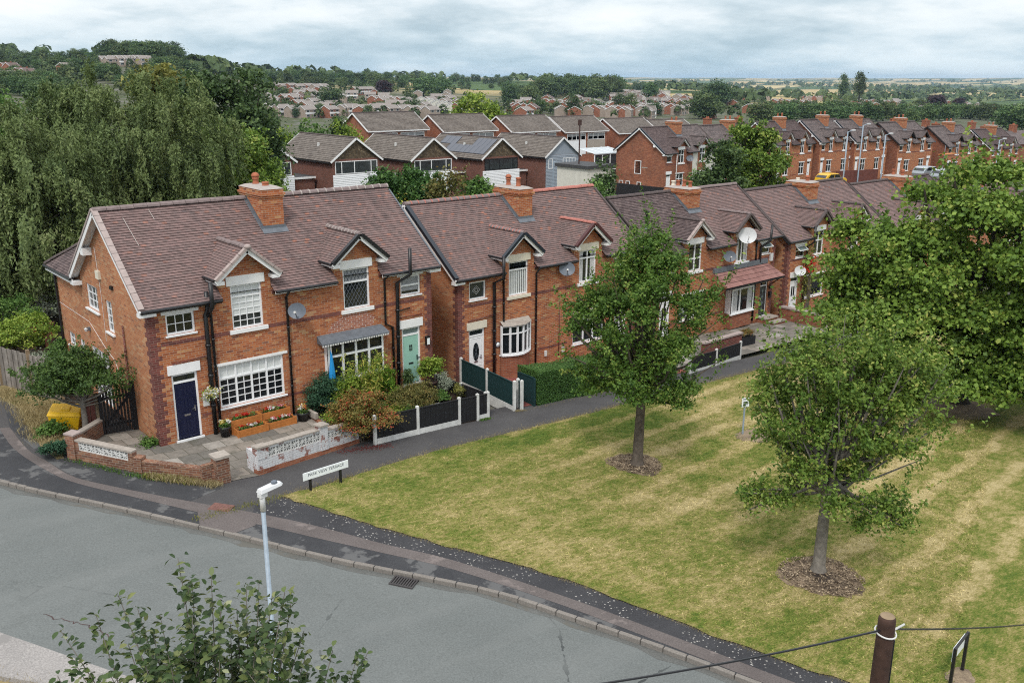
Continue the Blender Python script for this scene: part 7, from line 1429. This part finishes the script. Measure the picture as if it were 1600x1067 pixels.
far_tree(600,153,14,K_C,'dark purple copper beech in the left estate','copper beech'); far_tree(517,172,14,K_R[0],'big round green tree in the middle of the left estate','estate trees',1.3); far_tree(662,150,17,K_R[2],'wide dark tree left above the white stepped terrace','estate trees',1.4); far_tree(690,150,16,K_R[0],'dark tree right above the white stepped terrace','estate trees',1.3)
grove(845,965,146,158,26,16,21,'tall dark trees of the wood on the middle skyline'); grove(790,850,142,165,10,10,14,'trees left of the dark wood'); grove(960,1010,142,148,6,11,14,'trees right of the dark wood'); grove(820,1110,168,187,9,6,9,'garden trees among the middle distance roofs')
far_tree(895,183,13,K_R[3],'dense dark conifer-like tree behind the fourth estate roof','estate trees',1.0); far_tree(968,180,13,K_R[3],'left of two dark trees before the white-gabled houses','estate trees'); far_tree(984,180,13,K_R[3],'right of two dark trees before the white-gabled houses','estate trees')
far_tree(1120,168,20,K_R[0],'large dark round tree left of the tall fresh green tree','estate trees',1.1); far_tree(1100,186,15,K_R[2],'dark tree above the brick gable chimney','estate trees',1.2); far_tree(1015,156,15,K_R[1],'dark round tree at the edge of the white-gabled rows','estate trees',1.2)
grove(1180,1600,184,194,34,8,11,'dense trees just behind the back-street roofs',None,None,(1.1,1.5)); grove(1190,1600,168,180,13,7,10,'trees in the band beyond the back-street roofs'); 
far_tree(1316,163,30,K_P,'left of two tall dark poplars','poplars',1.1); far_tree(1341,165,28,K_P,'right of two tall dark poplars','poplars',1.2); far_tree(1460,178,15,K_C,'purple-leaved tree beyond the back-street chimneys','purple trees',1.2); far_tree(1497,174,12,K_C,'smaller purple-leaved tree toward the right edge','purple trees'); far_tree(1585,205,13,K_R[2],'broad olive green tree at the right edge behind the terrace','estate trees',1.4)
for e in FT:
    if not e[1]:
        for c in list(e[0].children): bpy.data.objects.remove(c)
        bpy.data.objects.remove(e[0])
# distant woods and hedges : one mass
wp, wn, ws, wr = [], [], [], []
def wood(px, py, h, w, rmin=500):
    P = at_t(px, py, rmin); n = 16; q = rng.normal(size=(n,3)); q /= np.linalg.norm(q, axis=1, keepdims=True); q[:,2] = np.abs(q[:,2])
    wp.extend(P+q*[w,w,h*.55]+[0,0,h*.4]); wn.extend(q+rng.normal(size=(n,3))*.3); ws.extend(rng.uniform(.5,.8,n)*h); wr.extend(np.full(n, rng.uniform(.1,.7))+rng.normal(size=n)*.08)
for i in range(150): wood(rnd.uniform(1100,1640), rnd.triangular(138,166,155), rnd.uniform(9,13), rnd.uniform(6,11), 800)
for x0, x1, y0, y1, n in ((1015,1085,131,133,40),(1095,1170,135,139,46),(1170,1240,131,134,30),(1240,1310,130,138,40),(1320,1420,136,144,46),(1400,1600,134,150,130),(1080,1200,140,143,30),(1000,1110,142,145,20),(800,1000,127,131,40),(1480,1600,127,131,30),(1200,1480,126,129,50),(1060,1130,127,129,16),(-40,160,86,90,40),(300,800,118,124,120)):
    for i in range(n): wood(rnd.uniform(x0,x1), rnd.uniform(y0,y1), rnd.uniform(9,15), rnd.uniform(5,10), 700)
ep, en, es, er = [], [], [], []
def shrubs(x0, x1, y0, y1, n, h0, h1):
    for i in range(n):
        P = at_t(rnd.uniform(x0,x1), rnd.uniform(y0,y1), 120); h = rnd.uniform(h0,h1); q = rng.normal(size=(44,3)); q /= np.linalg.norm(q, axis=1, keepdims=True); q *= rng.uniform(.75,1.05,(44,1)); q[:,2] = np.abs(q[:,2])*1.1
        ep.extend(P+q*[h*.42,h*.42,h*.6]+[0,0,h*.25]); en.extend(q+rng.normal(size=(44,3))*.4); es.extend(rng.uniform(.2,.36,44)*h); er.extend(np.full(44, rng.uniform(.05,.9))+rng.normal(size=44)*.1)
for a in ((405,730,140,187,120,4,8),(790,1115,150,187,110,4,8),(1115,1600,150,186,110,4,9),(-20,330,98,150,90,4,8),(540,720,130,150,30,4,8),(410,560,124,140,40,5,8)): shrubs(*a)
o = leaf_obj('estate_greenery', np.array(ep), np.array(en), np.array(es), np.array(er), 'leaf_far', None, .9); o['kind'] = 'stuff'
o = leaf_obj('distant_woods', np.array(wp), np.array(wn), np.array(ws), np.array(wr), 'leaf_far', None, .9); o['kind'] = 'stuff'

# ================================================================== air, sky, light
g = bpy.data.materials.new('haze'); g.use_nodes = True; nt = g.node_tree; nt.nodes.clear(); oo = nt.nodes.new('ShaderNodeOutputMaterial'); pv_ = nt.nodes.new('ShaderNodeVolumePrincipled'); pv_.inputs['Color'].default_value = (.55,.74,.95,1); pv_.inputs['Density'].default_value = HAZE = 6.5e-5; pv_.inputs['Anisotropy'].default_value = .2
nt.links.new(pv_.outputs[0], oo.inputs['Volume']); M['haze'] = g
m = MB(); m.box(-13600,-13600,-80,13600,13600,72,'haze'); o = m.build('haze'); o['kind'] = 'stuff'
w = bpy.data.worlds.new('World'); S.world = w; w.use_nodes = True; nt = w.node_tree; nt.nodes.clear()
def N_(t): return nt.nodes.new(t)
SUN_EL, SUN_AZ = 52, 232      # degrees, azimuth clockwise from +Y
wo = N_('ShaderNodeOutputWorld'); bg = N_('ShaderNodeBackground'); bg.inputs['Strength'].default_value = .1; sk = N_('ShaderNodeTexSky'); sk.sky_type = 'NISHITA'; sk.sun_disc = False; sk.sun_elevation = rad(SUN_EL); sk.sun_rotation = rad(SUN_AZ)
class W_(G):
    def __init__(s): s.t = nt
g = W_(); tc = N_('ShaderNodeTexCoord').outputs['Generated']; sp = N_('ShaderNodeSeparateXYZ'); g.l(tc, sp.inputs[0]); el = g.math('MAXIMUM', sp.outputs[2], 0.)
dv = g.math('ADD', el, .22); cx = N_('ShaderNodeCombineXYZ'); g.l(g.math('DIVIDE', sp.outputs[0], dv), cx.inputs[0]); g.l(g.math('DIVIDE', sp.outputs[1], dv), cx.inputs[1])
v = g.rot(cx.outputs[0], (0,0,rad(40)), (1.,1.,1.)); n1 = g.noise(v, .8, 6, .56); n2 = g.noise(v, 2.8, 5, .6)
nn = g.math('ADD', g.math('MULTIPLY', n1, .72), g.math('MULTIPLY', n2, .28))
lay = g.ramp(nn, [(.41,(3.6,4.5,5.1)),(.47,(5.0,5.8,6.3)),(.53,(6.6,7.1,7.4)),(.61,(7.6,7.9,8.1))])
low = g.ramp(nn, [(.42,(3.1,4.3,5.1)),(.50,(4.1,5.3,6.1)),(.60,(6.0,6.9,7.4))])
cl = g.mix(g.ramp(el, [(.015,0.),(.06,1.)]), low, lay)
cl = g.mix(g.ramp(el, [(.12,0.),(.7,1.)]), cl, (10.5,10.8,11.1))
g.l(g.mix(.93, sk.outputs[0], cl), bg.inputs[0]); g.l(bg.outputs[0], wo.inputs[0])
sd = bpy.data.lights.new('sun', 'SUN'); sd.energy = 1.5; sd.angle = rad(10); sd.color = (1.,.95,.88); so = bpy.data.objects.new('sun', sd); COL.objects.link(so)
az, e_ = rad(SUN_AZ), rad(SUN_EL); sv = Vector((math.sin(az)*math.cos(e_), math.cos(az)*math.cos(e_), math.sin(e_))); so.rotation_euler = sv.to_track_quat('Z', 'Y').to_euler()
S.view_settings.view_transform = 'Standard'; S.view_settings.look = 'None'; S.view_settings.exposure = 0.48; S.view_settings.gamma = 1.0
S.cycles.use_denoising = False; S.cycles.use_adaptive_sampling = False; S.cycles.filter_width = 1.1
S.cycles.max_bounces = 5; S.cycles.diffuse_bounces = 2; S.cycles.glossy_bounces = 2; S.cycles.transmission_bounces = 2; S.cycles.volume_bounces = 0; S.cycles.transparent_max_bounces = 8
